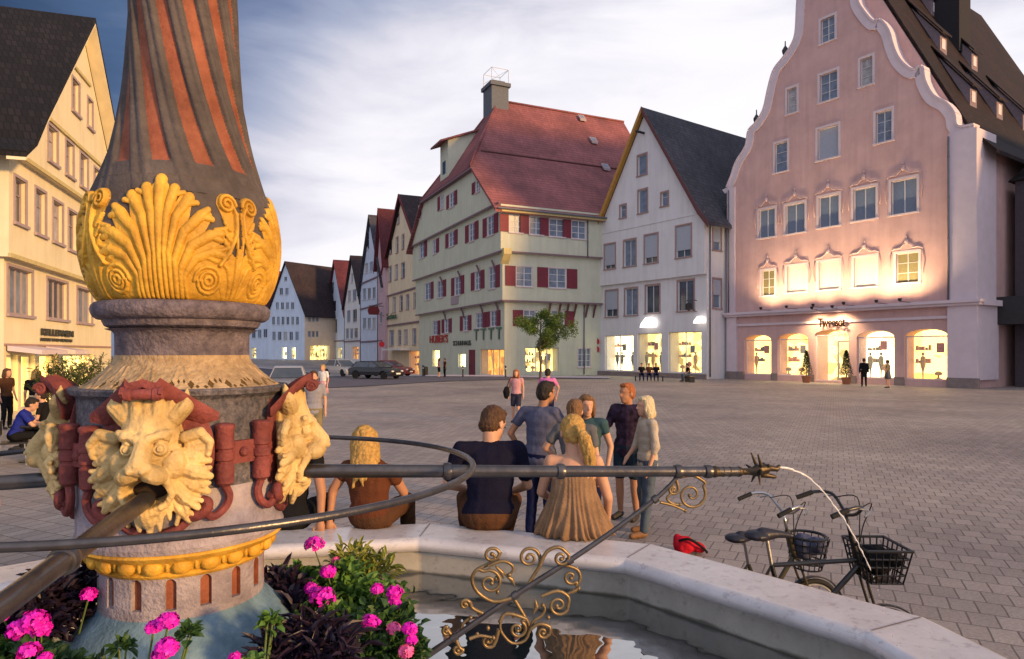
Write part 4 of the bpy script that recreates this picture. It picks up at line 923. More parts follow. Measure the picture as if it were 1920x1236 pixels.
# ================================================================ fountain
CX, CY = -0.96, 1.97
D1 = Vector((.981, .195, 0)).normalized()      # direction of the right hand pipe
FC = Vector((-.87, 1.92, 0)); WATER = .64
def limestone(key, name, ca, cb):
    m = M[key] = bpy.data.materials.new(name); m.use_nodes = True; nt = m.node_tree; N = nt.nodes; L = nt.links; b = N['Principled BSDF']
    b.inputs['Roughness'].default_value = .26; b.inputs['Specular IOR Level'].default_value = 1.0
    t = N.new('ShaderNodeTexCoord'); s = N.new('ShaderNodeSeparateXYZ'); L.new(t.outputs['Object'], s.inputs[0])
    n = N.new('ShaderNodeTexNoise'); n.inputs['Scale'].default_value = 2.2; n.inputs['Detail'].default_value = 9; n.inputs['Roughness'].default_value = .68; L.new(t.outputs['Object'], n.inputs['Vector'])
    r = N.new('ShaderNodeValToRGB'); L.new(n.outputs['Fac'], r.inputs[0]); e = r.color_ramp.elements
    e[0].position = .25; e[0].color = ca+(1,); e[1].position = .7; e[1].color = cb+(1,)
    n2 = N.new('ShaderNodeTexNoise'); n2.inputs['Scale'].default_value = 16; n2.inputs['Detail'].default_value = 6; n2.inputs['Roughness'].default_value = .7; L.new(t.outputs['Object'], n2.inputs['Vector'])
    r2 = N.new('ShaderNodeValToRGB'); L.new(n2.outputs['Fac'], r2.inputs[0]); r2.color_ramp.elements[0].position = .33; r2.color_ramp.elements[0].color = (.66,.63,.63,1)
    r2.color_ramp.elements[1].position = .45; r2.color_ramp.elements[1].color = (1,1,1,1)
    mx = N.new('ShaderNodeMixRGB'); mx.blend_type = 'MULTIPLY'; mx.inputs[0].default_value = .8; L.new(r.outputs[0], mx.inputs[1]); L.new(r2.outputs[0], mx.inputs[2])
    # algae below a wavy tide line on the inner wall
    nz = N.new('ShaderNodeTexNoise'); nz.inputs['Scale'].default_value = 3; nz.inputs['Detail'].default_value = 5; L.new(t.outputs['Object'], nz.inputs['Vector'])
    a = N.new('ShaderNodeMath'); a.operation = 'MULTIPLY_ADD'; a.inputs[1].default_value = .07; L.new(nz.outputs['Fac'], a.inputs[0]); L.new(s.outputs['Z'], a.inputs[2])
    mr = N.new('ShaderNodeValToRGB'); L.new(a.outputs[0], mr.inputs[0]); e = mr.color_ramp.elements
    e[0].position = .50; e[0].color = (.10,.085,.03,1); e[1].position = .70; e[1].color = (1,1,1,1)
    for p, c in ((.60,(.17,.17,.09,1)), (.675,(.22,.24,.2,1)), (.685,(.3,.28,.24,1))): x = e.new(p); x.color = c
    m2 = N.new('ShaderNodeMixRGB'); m2.blend_type = 'MULTIPLY'; m2.inputs[0].default_value = 1; L.new(mx.outputs[0], m2.inputs[1]); L.new(mr.outputs[0], m2.inputs[2])
    L.new(m2.outputs[0], b.inputs['Base Color'])
    bp = N.new('ShaderNodeBump'); bp.inputs['Strength'].default_value = .35; bp.inputs['Distance'].default_value = .006; L.new(n2.outputs['Fac'], bp.inputs['Height']); L.new(bp.outputs[0], b.inputs['Normal'])
limestone('basin', 'worn_limestone', (.42,.40,.41), (.64,.61,.63)); limestone('basin_in', 'darker_inner_wall', (.22,.21,.18), (.40,.38,.34))  # second stone: darker tones for the basin wall under the rim
fb = thing('fountain_basin', 'twelve sided worn limestone fountain basin with broad rim in the foreground', 'fountain basin', (FC.x, FC.y, 0))
NS = 12; A0 = R(85.5)
def ring_profile(prof, name, m, nseg=NS):
    mb = MB(); vs = []
    for r, z in prof:
        for k in range(nseg):
            a = A0-2*math.pi*k/nseg; vs.append(FC+Vector((r*math.cos(a), r*math.sin(a), z)))
    p = len(prof); fs = [(i*nseg+k, i*nseg+(k+1) % nseg, ((i+1) % p)*nseg+(k+1) % nseg, ((i+1) % p)*nseg+k) for i in range(p) for k in range(nseg)]
    mb.add(vs, fs); me = mb.mesh(name, wloc(fb)); 
    o = link(name, me, m, fb); bv = o.modifiers.new('b', 'BEVEL'); bv.width = .012; bv.segments = 2; bv.limit_method = 'ANGLE'; bv.angle_limit = R(18)
    return o
RI = 2.80; RO = 3.24
ring_profile([(RI-.0,.90),(RI-.035,.885),(RI-.05,.855),(RI-.035,.825),(RI+.0,.80),(RI+.05,.79),(RO-.07,.79),(RO-.01,.81),(RO+.01,.85),(RO-.01,.885),(RO-.045,.90)], 'rim', M['basin'])
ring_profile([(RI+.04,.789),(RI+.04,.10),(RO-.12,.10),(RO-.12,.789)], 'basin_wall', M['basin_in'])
ring_profile([(RO-.14,-.01),(RO-.14,.099),(RO+.22,.099),(RO+.25,.06),(RO+.25,-.01)], 'step', M['basin'])
for k in range(NS):
    jm = MB()
    a = A0-2*math.pi*k/NS; d = Vector((math.cos(a), math.sin(a), 0)); u = Vector((-d.y, d.x, 0))
    jm.add([FC+d*(RI+.02)+u*.004+Vector((0,0,.9025)), FC+d*(RO-.06)+u*.004+Vector((0,0,.9025)), FC+d*(RO-.06)-u*.004+Vector((0,0,.9025)), FC+d*(RI+.02)-u*.004+Vector((0,0,.9025))], ((0,1,2,3),)); obj('rim_joint', jm, M['plinth'], fb)
wm_ = MB(); wv = []
def water():
    m = bpy.data.materials.new('dark_fountain_water'); m.use_nodes = True; nt = m.node_tree; N = nt.nodes; L = nt.links; b = N['Principled BSDF']
    b.inputs['Base Color'].default_value = (.012,.018,.016,1); b.inputs['Roughness'].default_value = .015; b.inputs['Specular IOR Level'].default_value = 1.0; b.inputs['IOR'].default_value = 2.6
    b.inputs['Coat Weight'].default_value = .6; b.inputs['Coat Roughness'].default_value = .01
    t = N.new('ShaderNodeTexCoord'); n = N.new('ShaderNodeTexNoise'); n.inputs['Scale'].default_value = 3.2; n.inputs['Detail'].default_value = 2; L.new(t.outputs['Object'], n.inputs['Vector'])
    bp = N.new('ShaderNodeBump'); bp.inputs['Strength'].default_value = .30; bp.inputs['Distance'].default_value = .03; L.new(n.outputs['Fac'], bp.inputs['Height']); L.new(bp.outputs[0], b.inputs['Normal'])
    L.new(bp.outputs[0], b.inputs['Coat Normal']); return m
mb = MB(); mb.add([FC+Vector(((RI+.035)*math.cos(A0-2*math.pi*k/NS), (RI+.035)*math.sin(A0-2*math.pi*k/NS), WATER)) for k in range(NS)], (tuple(range(NS))[::-1],))
o = obj('water', mb, water()); o['kind'] = 'structure'

# ---------------------------------------------------------------- column
def stone(name, c1, c2, rough=.85, scale=26, bump=.5):
    m = mat(name, c2, rough, var=0, bump=bump, bscale=90); nt = m.node_tree; N = nt.nodes; L = nt.links; b = N['Principled BSDF']
    t = N.new('ShaderNodeTexCoord'); n = N.new('ShaderNodeTexNoise'); n.inputs['Scale'].default_value = scale; n.inputs['Detail'].default_value = 8; n.inputs['Roughness'].default_value = .7
    L.new(t.outputs['Object'], n.inputs['Vector']); r = N.new('ShaderNodeValToRGB'); L.new(n.outputs['Fac'], r.inputs[0])
    r.color_ramp.elements[0].position = .38; r.color_ramp.elements[0].color = tuple(c1)+(1,); r.color_ramp.elements[1].position = .62; r.color_ramp.elements[1].color = tuple(c2)+(1,)
    n4 = N.new('ShaderNodeTexNoise'); n4.inputs['Scale'].default_value = 5; n4.inputs['Detail'].default_value = 5; L.new(t.outputs['Object'], n4.inputs['Vector'])
    r4 = N.new('ShaderNodeValToRGB'); L.new(n4.outputs['Fac'], r4.inputs[0]); r4.color_ramp.elements[0].position = .35; r4.color_ramp.elements[0].color = (.72,.70,.68,1); r4.color_ramp.elements[1].position = .6; r4.color_ramp.elements[1].color = (1.08,1.06,1.05,1)
    mx = N.new('ShaderNodeMixRGB'); mx.blend_type = 'MULTIPLY'; mx.inputs[0].default_value = 1; L.new(r.outputs[0], mx.inputs[1]); L.new(r4.outputs[0], mx.inputs[2]); L.new(mx.outputs[0], b.inputs['Base Color'])
    return m
M['st_lilac'] = stone('lilac_grey_sandstone', (.10,.085,.11), (.20,.17,.20))
M['st_speck'] = stone('speckled_grey_stone', (.06,.06,.075), (.17,.155,.175), scale=60)
M['st_brown'] = stone('brown_grey_paint', (.07,.06,.062), (.105,.09,.088), scale=14, bump=.25)
M['st_orange'] = stone('burnt_orange_paint', (.20,.058,.03), (.30,.10,.055), .7, 14, .2)
M['gold'] = stone('golden_yellow_paint', (.50,.27,.03), (.68,.40,.05), .5, 10, .25)
M['gold_pale'] = stone('pale_yellow_paint', (.48,.34,.14), (.68,.51,.24), .6, 12, .35)
M['st_sand'] = stone('ochre_sandstone', (.36,.25,.14), (.50,.37,.22), .85, 40)
M['st_red'] = stone('brick_red_paint', (.14,.034,.034), (.235,.062,.058), .7, 16, .3)
M['st_white'] = stone('pale_mauve_plaster', (.24,.21,.25), (.37,.33,.37), .85, 12)
M['st_blue'] = stone('grey_blue_paint', (.10,.18,.25), (.17,.28,.37), .75, 12, .3)
M['leaf_dark'] = mat('dark_groove', (.10,.06,.02), .9, var=.1)
fcx = Vector((CX, CY, 0))
col_ = thing('fountain_column', 'painted fountain column with twisted orange shaft, golden leaf bulge and lion masks', 'fountain column', (CX, CY, WATER))
off_ = wloc(col_)
def relief(name, z0, z1, nz, nt, rfun, hfun, mats, smooth=True):
    """a turned body with carved relief: hfun(theta, z arrays) -> (height, material index)"""
    T = np.linspace(0, 2*np.pi, nt, endpoint=False); Z = np.linspace(z0, z1, nz)
    TT, ZZ = np.meshgrid(T, Z); h, mi = hfun(TT, ZZ); RR = (rfun(ZZ)+h)*.9
    X = CX+RR*np.cos(TT)-off_.x; Y = CY+RR*np.sin(TT)-off_.y
    V = np.stack([X, Y, ZZ-off_.z], -1).reshape(-1, 3)
    i = np.arange(nz-1)[:, None]*nt; j = np.arange(nt)[None, :]; j2 = (j+1) % nt
    Fq = np.stack([(i+j), (i+j2), (i+nt+j2), (i+nt+j)], -1).reshape(-1, 4)
    mc = np.maximum.reduce([mi[:-1, :], mi[1:, :]]) if False else mi[:-1, :]
    me = bpy.data.meshes.new(name); me.vertices.add(len(V)); me.vertices.foreach_set('co', V.ravel().astype(np.float32))
    me.loops.add(Fq.size); me.loops.foreach_set('vertex_index', Fq.ravel().astype(np.int32))
    me.polygons.add(len(Fq)); me.polygons.foreach_set('loop_start', np.arange(0, Fq.size, 4, dtype=np.int32)); me.polygons.foreach_set('loop_total', np.full(len(Fq), 4, dtype=np.int32))
    me.update(calc_edges=True)
    for m in mats: me.materials.append(m)
    me.polygons.foreach_set('material_index', mc.ravel().astype(np.int32)); me.polygons.foreach_set('use_smooth', [smooth]*len(Fq)); me.update()
    o = bpy.data.objects.new(name, me); COL.objects.link(o); o.parent = col_; return o
def interp(tab):
    z = [t[0] for t in tab]; r = [t[1] for t in tab]
    return lambda Z: np.interp(Z, z, r)
def sstep(a, b, x): t = np.clip((x-a)/(b-a), 0, 1); return t*t*(3-2*t)
# twisted shaft
SH = [(2.62,.268),(2.66,.250),(2.70,.234),(2.76,.214),(2.83,.195),(2.92,.178),(3.02,.167),(3.12,.161),(3.3,.156),(3.7,.150),(4.6,.140)]
def smooth_tab(tab, n=200):
    z = np.linspace(tab[0][0], tab[-1][0], n); r = np.interp(z, [t[0] for t in tab], [t[1] for t in tab])
    for _ in range(3): r[1:-1] = (r[:-2]+2*r[1:-1]+r[2:])/4
    return lambda Z: np.interp(Z, z, r)
def shaft(T, Z):
    ph = ((T-math.radians(-95)-(Z-2.70)*math.radians(-87))*12/(2*np.pi)) % 1.0     # 12 stripes
    d = np.abs(ph-.5)*2                                   # 0 centre of flute .. 1 between
    inside = (d < .42+0*Z) & (Z > 2.705)
    top = sstep(2.70, 2.715, Z)
    h = -.010*sstep(.56, .42, d)*top+.004*np.cos((1-d)*np.pi)*0+.004*sstep(.50,.66,d)*sstep(1.02,.75,d)
    return h, np.where(inside, 1, 0)
relief('twisted_shaft', 2.62, 4.6, 420, 480, smooth_tab(SH), shaft, [M['st_brown'], M['st_orange']])
# golden acanthus bulge
BT = [(2.335,.222),(2.345,.236),(2.36,.247),(2.39,.262),(2.42,.272),(2.46,.281),(2.50,.284),(2.54,.283),(2.58,.277),(2.62,.268),(2.66,.252)]
th0 = math.atan2(-.976, .218)       # leaf axis
def strokes():
    S = []   # (points (a in degrees from the leaf axis, z in mm above 2.335), radii mm, height mm)
    def s(pts, r, h): S.append((pts, r, h))
    # central leaf, mirrored: broad webs first, ribs over them
    s([(0,0),(0,120),(0,230),(0,285)], [20,24,34,26], 8)
    for g in (-1, 1):
        s([(g*4,20),(g*6,140),(g*11,225),(g*14,262)], [20,24,26,18], 8); s([(g*8,20),(g*11,110),(g*19,185),(g*25,222)], [18,22,25,17], 8)
        s([(g*11,20),(g*14,80),(g*24,145),(g*32,172)], [16,20,24,16], 7); s([(g*14,10),(g*16,60),(g*25,110),(g*35,122)], [14,18,22,14], 7)
        s([(g*27,52),(g*27.5,53)], [46,46], 5); s([(g*38,140),(g*40,200),(g*37,262)], [14,16,30], 6); s([(45,0),(45,70),(45,120)], [22,20,12], 5)
    s([(0,0),(0,120),(0,250),(0,312)], [7,8,14,17], 17)
    for g in (-1, 1):
        s([(g*3,0),(g*2.5,120),(g*4,220),(g*8,290)], [7,7,11,14], 16)
        s([(g*6,0),(g*5,120),(g*9,215),(g*16,268)], [7,8,12,15], 15)
        s([(g*9,0),(g*8,100),(g*13,175),(g*22,222),(g*26,240)], [8,9,13,15,9], 15)
        s([(g*12,0),(g*11,75),(g*17,140),(g*27,172),(g*33,178)], [8,9,13,15,10], 14)
        s([(g*22,222),(g*28,215)], [13,9], 12); s([(g*27,172),(g*33,160)], [13,8], 12); s([(g*13,250),(g*20,255)], [10,8], 12)
        s([(g*6,270),(g*13,280)], [9,7], 12); s([(g*30,186),(g*36,195)], [8,6], 11)
        s([(g*15,4),(g*13,60),(g*19,108),(g*29,128),(g*37,118)], [7,8,12,13,8], 13)
        s([(g*29,128),(g*36,140)], [8,6], 10); s([(g*24,118),(g*31,104)], [8,6], 10)
        # lower spiral
        c = (g*27, 52)
        for k, (rr, w) in enumerate(((40,5.5),(25,5),(11,6))):
            pts = []
            for q in range(15):
                t = math.pi*2*q/14; rad = rr*(1-.25*q/14); pts.append((c[0]+g*-1*math.cos(t)*rad*.205, c[1]+math.sin(t)*rad))
            s(pts, [w]*len(pts), 11+k)
        # tall stem ending in a volute on the 45 degree axis
        s([(g*33,95),(g*38,130),(g*42.2,180),(g*42.8,235),(g*41,255)], [6,7,7,7,6], 17)
        pts = []
        for q in range(26):
            t = math.pi*2*q/14; rad = 27*(1-.80*q/25); pts.append((g*(37.2+math.cos(t)*rad*.205), 262+math.sin(t)*rad))
        s(pts, [6.5-.07*q for q in range(26)], 18)
        s([(g*43.6,120),(g*43,180),(g*44,240)], [5,5,5], 12)
        # small lobes beside the volute stem
        for z in (150, 178, 205): s([(g*38.5, z-12), (g*36, z+4), (g*34.6, z+16)], [7,8,5], 12)
    # plant between the two volutes, low on the 45 axis
    for g in (-1, 1):
        b = 45
        s([(b-g*0,0),(b-g*.5,60),(b-g*1,112),(b,140)], [7,8,8,5], 11)
        s([(b-g*3,0),(b-g*4,50),(b-g*6.5,88),(b-g*9,96)], [6,7,8,5], 10)
        s([(b-g*5,2),(b-g*8,30),(b-g*11,52)], [5,7,5], 9)
    return S
def bulge(T, Z):
    A = (np.degrees(T-th0)+45) % 90-45     # -45..45, leaf axis at 0
    z = (Z-2.335)*1000; H = np.zeros_like(A); G_ = np.zeros_like(A)-1
    kx = 284*math.pi/180
    for pts, rad, hh in strokes():
        for sh in (-90, 0, 90):
            P_ = [((a+sh)*kx, q) for a, q in pts]
            amin = min(p[0] for p in P_)-30; amax = max(p[0] for p in P_)+30
            if amax < -46*kx or amin > 46*kx: continue
            X = A*kx; msk = (X > amin) & (X < amax); xs = X[msk]; zs = z[msk]; best = np.full(xs.shape, -1.0)
            for i in range(len(P_)-1):
                (x0, y0), (x1, y1) = P_[i], P_[i+1]; dx, dy = x1-x0, y1-y0; L2 = dx*dx+dy*dy+1e-9
                t = np.clip(((xs-x0)*dx+(zs-y0)*dy)/L2, 0, 1); d = np.hypot(xs-x0-t*dx, zs-y0-t*dy); rr = rad[i]*(1-t)+rad[i+1]*t
                q = 1-(d/rr)**2; best = np.maximum(best, q)
            g = np.where(best > 0, hh*(.22+.78*np.sqrt(np.clip(best, 0, 1))) if hh > 9 else hh*.55, 0)
            cur = H[msk]; H[msk] = np.maximum(cur, g); gg = G_[msk]; G_[msk] = np.maximum(gg, best)
    env = z < 150+130*np.exp(-(A/15.0)**2)-35*np.exp(-((np.abs(A)-45)/6.0)**2)
    H = np.where(env, np.maximum(H, 3.0), H); H = np.clip(H, 0, 30)
    mi = np.where((G_ > 0.02) | env, 1, 0); fringe = sstep(0, 6, z)*1.0
    return H/1000*fringe*.95, mi
relief('acanthus_bulge', 2.332, 2.665, 300, 1500, smooth_tab(BT), bulge, [M['st_brown'], M['gold']])
def lathe_part(name, prof, m, n=96, parent=None, smooth=40):
    mb = MB(); mb.lathe([(r*.9, z) for r, z in prof], (CX, CY, 0), n); return obj(name, mb, m, parent or col_, smooth)
lathe_part('torus_ring', [(.20,2.262),(.225,2.272),(.232,2.285),(.232,2.289),(.246,2.291),(.256,2.297),(.262,2.308),(.264,2.318),(.261,2.329),(.253,2.336),(.24,2.339),(.15,2.340)], M['st_lilac'])
lathe_part('neck', [(.197,2.19),(.1975,2.250),(.205,2.258),(.224,2.264),(.1,2.265)], M['st_lilac'])
def sand(T, Z):
    A = (np.degrees(T-th0)) % 22.5-11.25; z = (Z-2.10)*1000
    t = np.clip(z/70, 0, 1); H = np.zeros_like(A); mi = np.zeros_like(A, dtype=int)
    v = np.abs(A); 
    rib = np.exp(-((v-(2+6*(1-t)**1.5))/1.1)**2)*4*(z < 62)
    notch = ((np.abs(v-5.5)+np.abs(z-14)*.18) < 2.0)|((np.abs(v-1.6)+np.abs(z-22)*.14) < .9)|((np.abs(v-9)+np.abs(z-8)*.25) < 1.2)
    H = (rib-notch*5)/1000; return H, np.where(notch, 1, 0)
def sandr(Z): t = (Z-2.10)/.09; return .198+.098*np.clip(1-t, 0, 1)**1.7
relief('leaf_skirt', 2.10, 2.191, 60, 900, sandr, sand, [M['st_sand'], M['leaf_dark']])
lathe_part('drum', [(.20,1.68),(.285,1.688),(.298,1.70),(.298,2.075),(.306,2.082),(.318,2.087),(.322,2.099),(.318,2.1035),(.15,2.1035)], M['st_speck'], smooth=30)
lathe_part('drum_base', [(.2,1.6795),(.302,1.681),(.306,1.695),(.3005,1.71),(.3005,1.838),(.299,1.842),(.2,1.842)], M['st_white'], smooth=30)
# egg and dart ring
lathe_part('egg_moulding', [(.235,1.603),(.250,1.607),(.256,1.615),(.250,1.622),(.262,1.632),(.272,1.652),(.296,1.664),(.304,1.673),(.298,1.6795),(.2,1.680)], M['gold'])
eg = MB()
for k in range(22):
    a = 2*math.pi*k/22; Mx = Matrix.Rotation(a, 3, 'Z'); eg.ell((CX+.240*math.cos(a), CY+.240*math.sin(a), 1.641), (.014,.025,.021), Mx, 10)
    a += math.pi/22; eg.ell((CX+.240*math.cos(a), CY+.240*math.sin(a), 1.646), (.006,.006,.018), Mx, 6)
obj('eggs', eg, M['gold'], col_, True)
# niched drum
def niche(T, Z):
    n = 16; A = ((T-math.radians(-84))*n/(2*np.pi)) % 1-.5; arc = A*2*np.pi/n*.243; zc = Z
    inside = (np.abs(arc) < .0155) & (Z > 1.522) & (Z < 1.59)
    inside |= np.hypot(arc, Z-1.588) < .0155
    inside |= np.hypot(arc, Z-1.525) < .0135*0
    return np.where(inside, -.014, 0.0), np.where(inside, 1, 0)
relief('niche_drum', 1.49, 1.616, 130, 1200, lambda Z: .243+0*Z, niche, [M['st_white'], M['st_orange']], smooth=False)
M['st_red2'] = M['st_red']
lathe_part('flared_base', [(.10,1.12),(.45,1.12),(.45,1.2),(.43,1.26),(.40,1.33),(.378,1.352),(.372,1.372),(.34,1.385),(.32,1.41),(.295,1.44),(.268,1.468),(.252,1.482),(.2435,1.495),(.15,1.495)], M['st_blue'])
lathe_part('foot', [(.5,.62),(.48,1.12),(.1,1.119)], M['st_lilac'])
# ---- lion masks
def lion():
    mb = MB(); E = mb.ell; C = mb.cap
    def rot(ax, d): return Matrix.Rotation(R(d), 3, ax)
    E((0,.010,.0), (.088,.028,.128)); E((0,.035,.045), (.078,.060,.080))         # ground of the face, forehead
    E((0,.060,.004), (.042,.055,.045)); E((0,.040,-.020), (.088,.048,.078)); E((0,.045,-.06), (.080,.040,.06))                                             # bridge
    C((0,.086,.038), (0,.122,-.022), .021, .029); E((0,.132,-.026), (.034,.018,.019)); C((-.020,.128,-.030), (.020,.128,-.030), .017, .017)      # nose
    for g in (-1, 1):
        E((g*.040,.078,.040), (.030,.026,.020), rot('Y', g*-20)); C((g*.014,.100,.036), (g*.066,.082,.052), .012, .009)   # brow
        E((g*.043,.084,.012), (.019,.017,.018)); C((g*.026,.088,-.010), (g*.062,.076,-.004), .006, .006)    # eye, lower lid
        E((g*.066,.056,-.030), (.036,.032,.038))                                 # cheek
        E((g*.031,.106,-.048), (.036,.034,.025), rot('Y', g*16))                 # muzzle
        C((g*.052,.092,-.054), (g*.066,.070,-.100), .014, .011); C((g*.066,.070,-.100), (g*.050,.066,-.130), .011, .010)                  # lip side
        E((g*.017,.146,-.034), (.009,.006,.007))
        # ears: big curled shells at brow height
        E((g*.122,.026,.012), (.040,.014,.034), rot('Y', g*25)); C((g*.092,.038,.034), (g*.132,.040,.046), .016, .014); C((g*.132,.040,.046), (g*.158,.036,.020), .013, .011); C((g*.158,.036,.020), (g*.152,.032,-.012), .011, .008)
        # flame tufts above the brow
        C((g*.062,.040,.085), (g*.092,.038,.110), .027, .022); C((g*.092,.038,.110), (g*.094,.030,.155), .020, .003)
        C((g*.045,.045,.095), (g*.060,.050,.128), .022, .010)
        C((g*.024,.060,.085), (g*.028,.060,.128), .022, .016)
        # side mane, three leaves each with lobes
        for q_, (x, z, x2, z2, r) in enumerate(((.080,-.012,.150,-.030,.019),(.082,-.040,.156,-.068,.020),(.076,-.066,.146,-.108,.020),(.066,-.088,.122,-.146,.019),(.054,-.108,.096,-.182,.017))):
            yy = .040 if q_ % 2 else .028
            C((g*x,yy,z), (g*(x+x2)/2,yy+.004,(z+z2)/2), r, r*1.0); C((g*(x+x2)/2,yy+.004,(z+z2)/2), (g*x2,yy-.010,z2), r*.95, r*.5)
            dx = x2-x; dz = z2-z
            C((g*(x+x2)/2,yy,(z+z2)/2), (g*(x2-dx*.1+dz*.38),yy-.006,z2-dx*.36-dz*.12), r*.62, r*.36)
            C((g*(x+x2*.8)/1.8,yy,(z+z2*.8)/1.8), (g*(x2-dx*.12-dz*.32),yy-.006,z2+dx*.30), r*.55, r*.34)
        C((g*.030,.060,-.130), (g*.026,.045,-.195), .017, .006); C((g*.045,.05,-.10), (g*.05,.04,-.170), .016, .006)
    E((0,.062,-.142), (.044,.034,.018)); C((0,.075,-.145), (0,.055,-.170), .022, .020); C((0,.05,-.16), (0,.04,-.205), .018, .008)   # jaw, beard
    C((-.040,.078,-.132), (.040,.078,-.132), .011, .011)
    C((0,.06,.085), (0,.055,.120), .022, .016); E((0,.062,.118), (.018,.012,.010))
    mb.v = [Vector((v.x*.88, v.y, v.z)) for v in mb.v]
    def dsp(c): return noise.noise(Vector((c.x*38, c.y*38, c.z*20)))*.0008
    return remesh(mb, 'mask', .0026, it=2, fac=.5, disp=dsp)
lion_me = lion()
def furrow(me):
    """cut grooves: hair lines in the mane, eye rings, nostrils, mouth"""
    for v in me.vertices:
        x, y, z = v.co; x /= .88; r = math.hypot(x, z*.8)
        if r > .095: v.co.y -= .0018*(1+math.sin(math.atan2(z*.8, x)*62+r*40))*.5*min(1, (r-.095)/.02)
        for g in (-1, 1):
            d = math.hypot(x-g*.043, z-.012)
            if y > .07: v.co.y -= .010*math.exp(-((d-.0215)/.0035)**2); v.co.y -= .006*math.exp(-((d-.0095)/.0022)**2); v.co.y -= .004*math.exp(-(d/.003)**2)
        dm = ((x/.046)**2+((z+.097)/.030)**2)
        if dm < 1.6 and y > .03: v.co.y = min(v.co.y, max(.028, v.co.y-.085*max(0, 1-dm/1.6)))
    me.update()
furrow(lion_me)
MASKR = .262; ZM = 1.952
M['mouth'] = mat('mouth_shade', (.03,.02,.015), .9, var=0)
dark_me = MB().ell((0,.030,-.094), (.044,.016,.026), n=16).mesh('mouth')  # dark blob stands in for the shade inside the open mouth
for k in range(4):
    d = Vector((D1.y, -D1.x, 0)); d.rotate(Matrix.Rotation(k*math.pi/2, 3, 'Z'))       # k=0 front, 1 right, 2 back, 3 left
    ang = math.atan2(d.y, d.x)-math.pi/2
    base = Vector((CX, CY, ZM))+d*MASKR-off_
    me = lion_me if k == 0 else lion_me
    o = bpy.data.objects.new('lion_mask', me); COL.objects.link(o); o.parent = col_; o.location = base; o.rotation_euler = (0,0,ang)
    if k == 0: me.materials.append(M['gold_pale']); me.polygons.foreach_set('use_smooth', [True]*len(me.polygons)); dark_me.materials.append(M['mouth'])
    mo = bpy.data.objects.new('mouth', dark_me); COL.objects.link(mo); mo.parent = o
    # red strapwork round each mask
    Lm = Matrix.Translation(Vector((CX, CY, ZM))+d*MASKR) @ Matrix.Rotation(ang, 4, 'Z')
    def W(x, y, z): return Lm @ Vector((x, y, z))
    mb = MB(); mb.M = Lm
    mb.tube([(-.040,.098,.146),(-.0395,.098,.146),(-.026,.098,.146),(-.023,.098,.146),(.023,.098,.146),(.026,.098,.146),(.0395,.098,.146),(.040,.098,.146)], [.013,.016,.016,.013,.013,.016,.016,.013], 18); mb.tube([(-.046,.098,.146),(.046,.098,.146)], .007, 12)
    sheet = []
    for i in range(9):
        t = i/8; y = .0+.098*t; z = .118+.058*math.sin(t*1.45)+.0; w = .112*(1-t)**1.5+.040; sheet.append((y, z+.008, w))
    vs = []; 
    for (y, z, w) in sheet:
        for q in range(9):
            x = -w+2*w*q/8; e_ = abs(q-4)/4; vs.append((x, y, z-.046*(1-(1-e_)**2)*(1-y/.125)+.012*(e_ > .95)))
    n0 = len(vs); vs += [(x, y, z-.020) for x, y, z in vs]; fs = []
    for i in range(8):
        for q in range(8): a = i*9+q; fs += [(a, a+1, a+10, a+9), (a+n0, a+n0+9, a+n0+10, a+n0+1)]
    for q in range(8): fs += [(q, q+n0, q+1+n0, q+1), (72+q, 73+q, 73+q+n0, 72+q+n0)]
    for i in range(8): fs += [(i*9, (i+1)*9, (i+1)*9+n0, i*9+n0), (i*9+8, i*9+8+n0, (i+1)*9+8+n0, (i+1)*9+8)]
    mb.add(vs, fs)
    for g in (-1, 1):
        mb.tube([(g*(.043+.0*i)+g*.016*(1-i/20)*math.cos(i*.75)*.0, .098+.016*(1-i/16)*math.cos(i*.7), .146+.016*(1-i/16)*math.sin(i*.7)) for i in range(14)], .005, 6)
    obj('mask_canopy', mb, M['st_red'], col_, 40)
    mb = MB(); mb.M = Lm; mb.ell((0,-.012,-.01), (.140,.020,.165), n=28)
    for g in (-1, 1):
        pts = [(g*.055,.004,-.150), (g*.085,.010,-.170), (g*.118,.014,-.160), (g*.128,.014,-.138), (g*.112,.014,-.130)]
        mb.tube(catmull(pts, 5), [.020-.0004*i for i in range(21)], 8)
        mb.tube(catmull([(g*.085,.0,-.175), (g*.06,.008,-.200), (g*.02,.012,-.215)], 5), .012, 8)
    obj('mask_backing', mb, M['st_red'], col_, 45)
    for g in (-1, 1):
        a = ang+math.pi/2+g*R(34); p = Vector((CX+.288*math.cos(a), CY+.288*math.sin(a), 0)); mb = MB()
        mb.lathe([(0,1.845),(.012,1.846),(.018,1.853),(.023,1.856),(.024,1.905),(.020,1.909),(.020,1.913),(.024,1.917),(.0245,1.935),(.020,1.939),(.020,1.944),(.024,1.948),(.023,1.995),(.026,2.0),(.026,2.008),(.02,2.012),(0,2.013)], p, 18)
        e2 = Vector((math.cos(a), math.sin(a), 0)); t2 = Vector((-e2.y, e2.x, 0))*g
        mb.tube(catmull([p+Vector((0,0,1.85)), p+t2*.012+Vector((0,0,1.82)), p+t2*.0+Vector((0,0,1.79)), p-t2*.03+Vector((0,0,1.772)), p-t2*.05+Vector((0,0,1.79)), p-t2*.035+Vector((0,0,1.80))], 5), .011, 8)
        obj('scroll_roll', mb, M['st_red'], col_, 40)
    a = ang+math.pi/2+R(45); e2 = Vector((math.cos(a), math.sin(a), 0)); t2 = Vector((-e2.y, e2.x, 0)); p = Vector((CX, CY, 0))+e2*.268
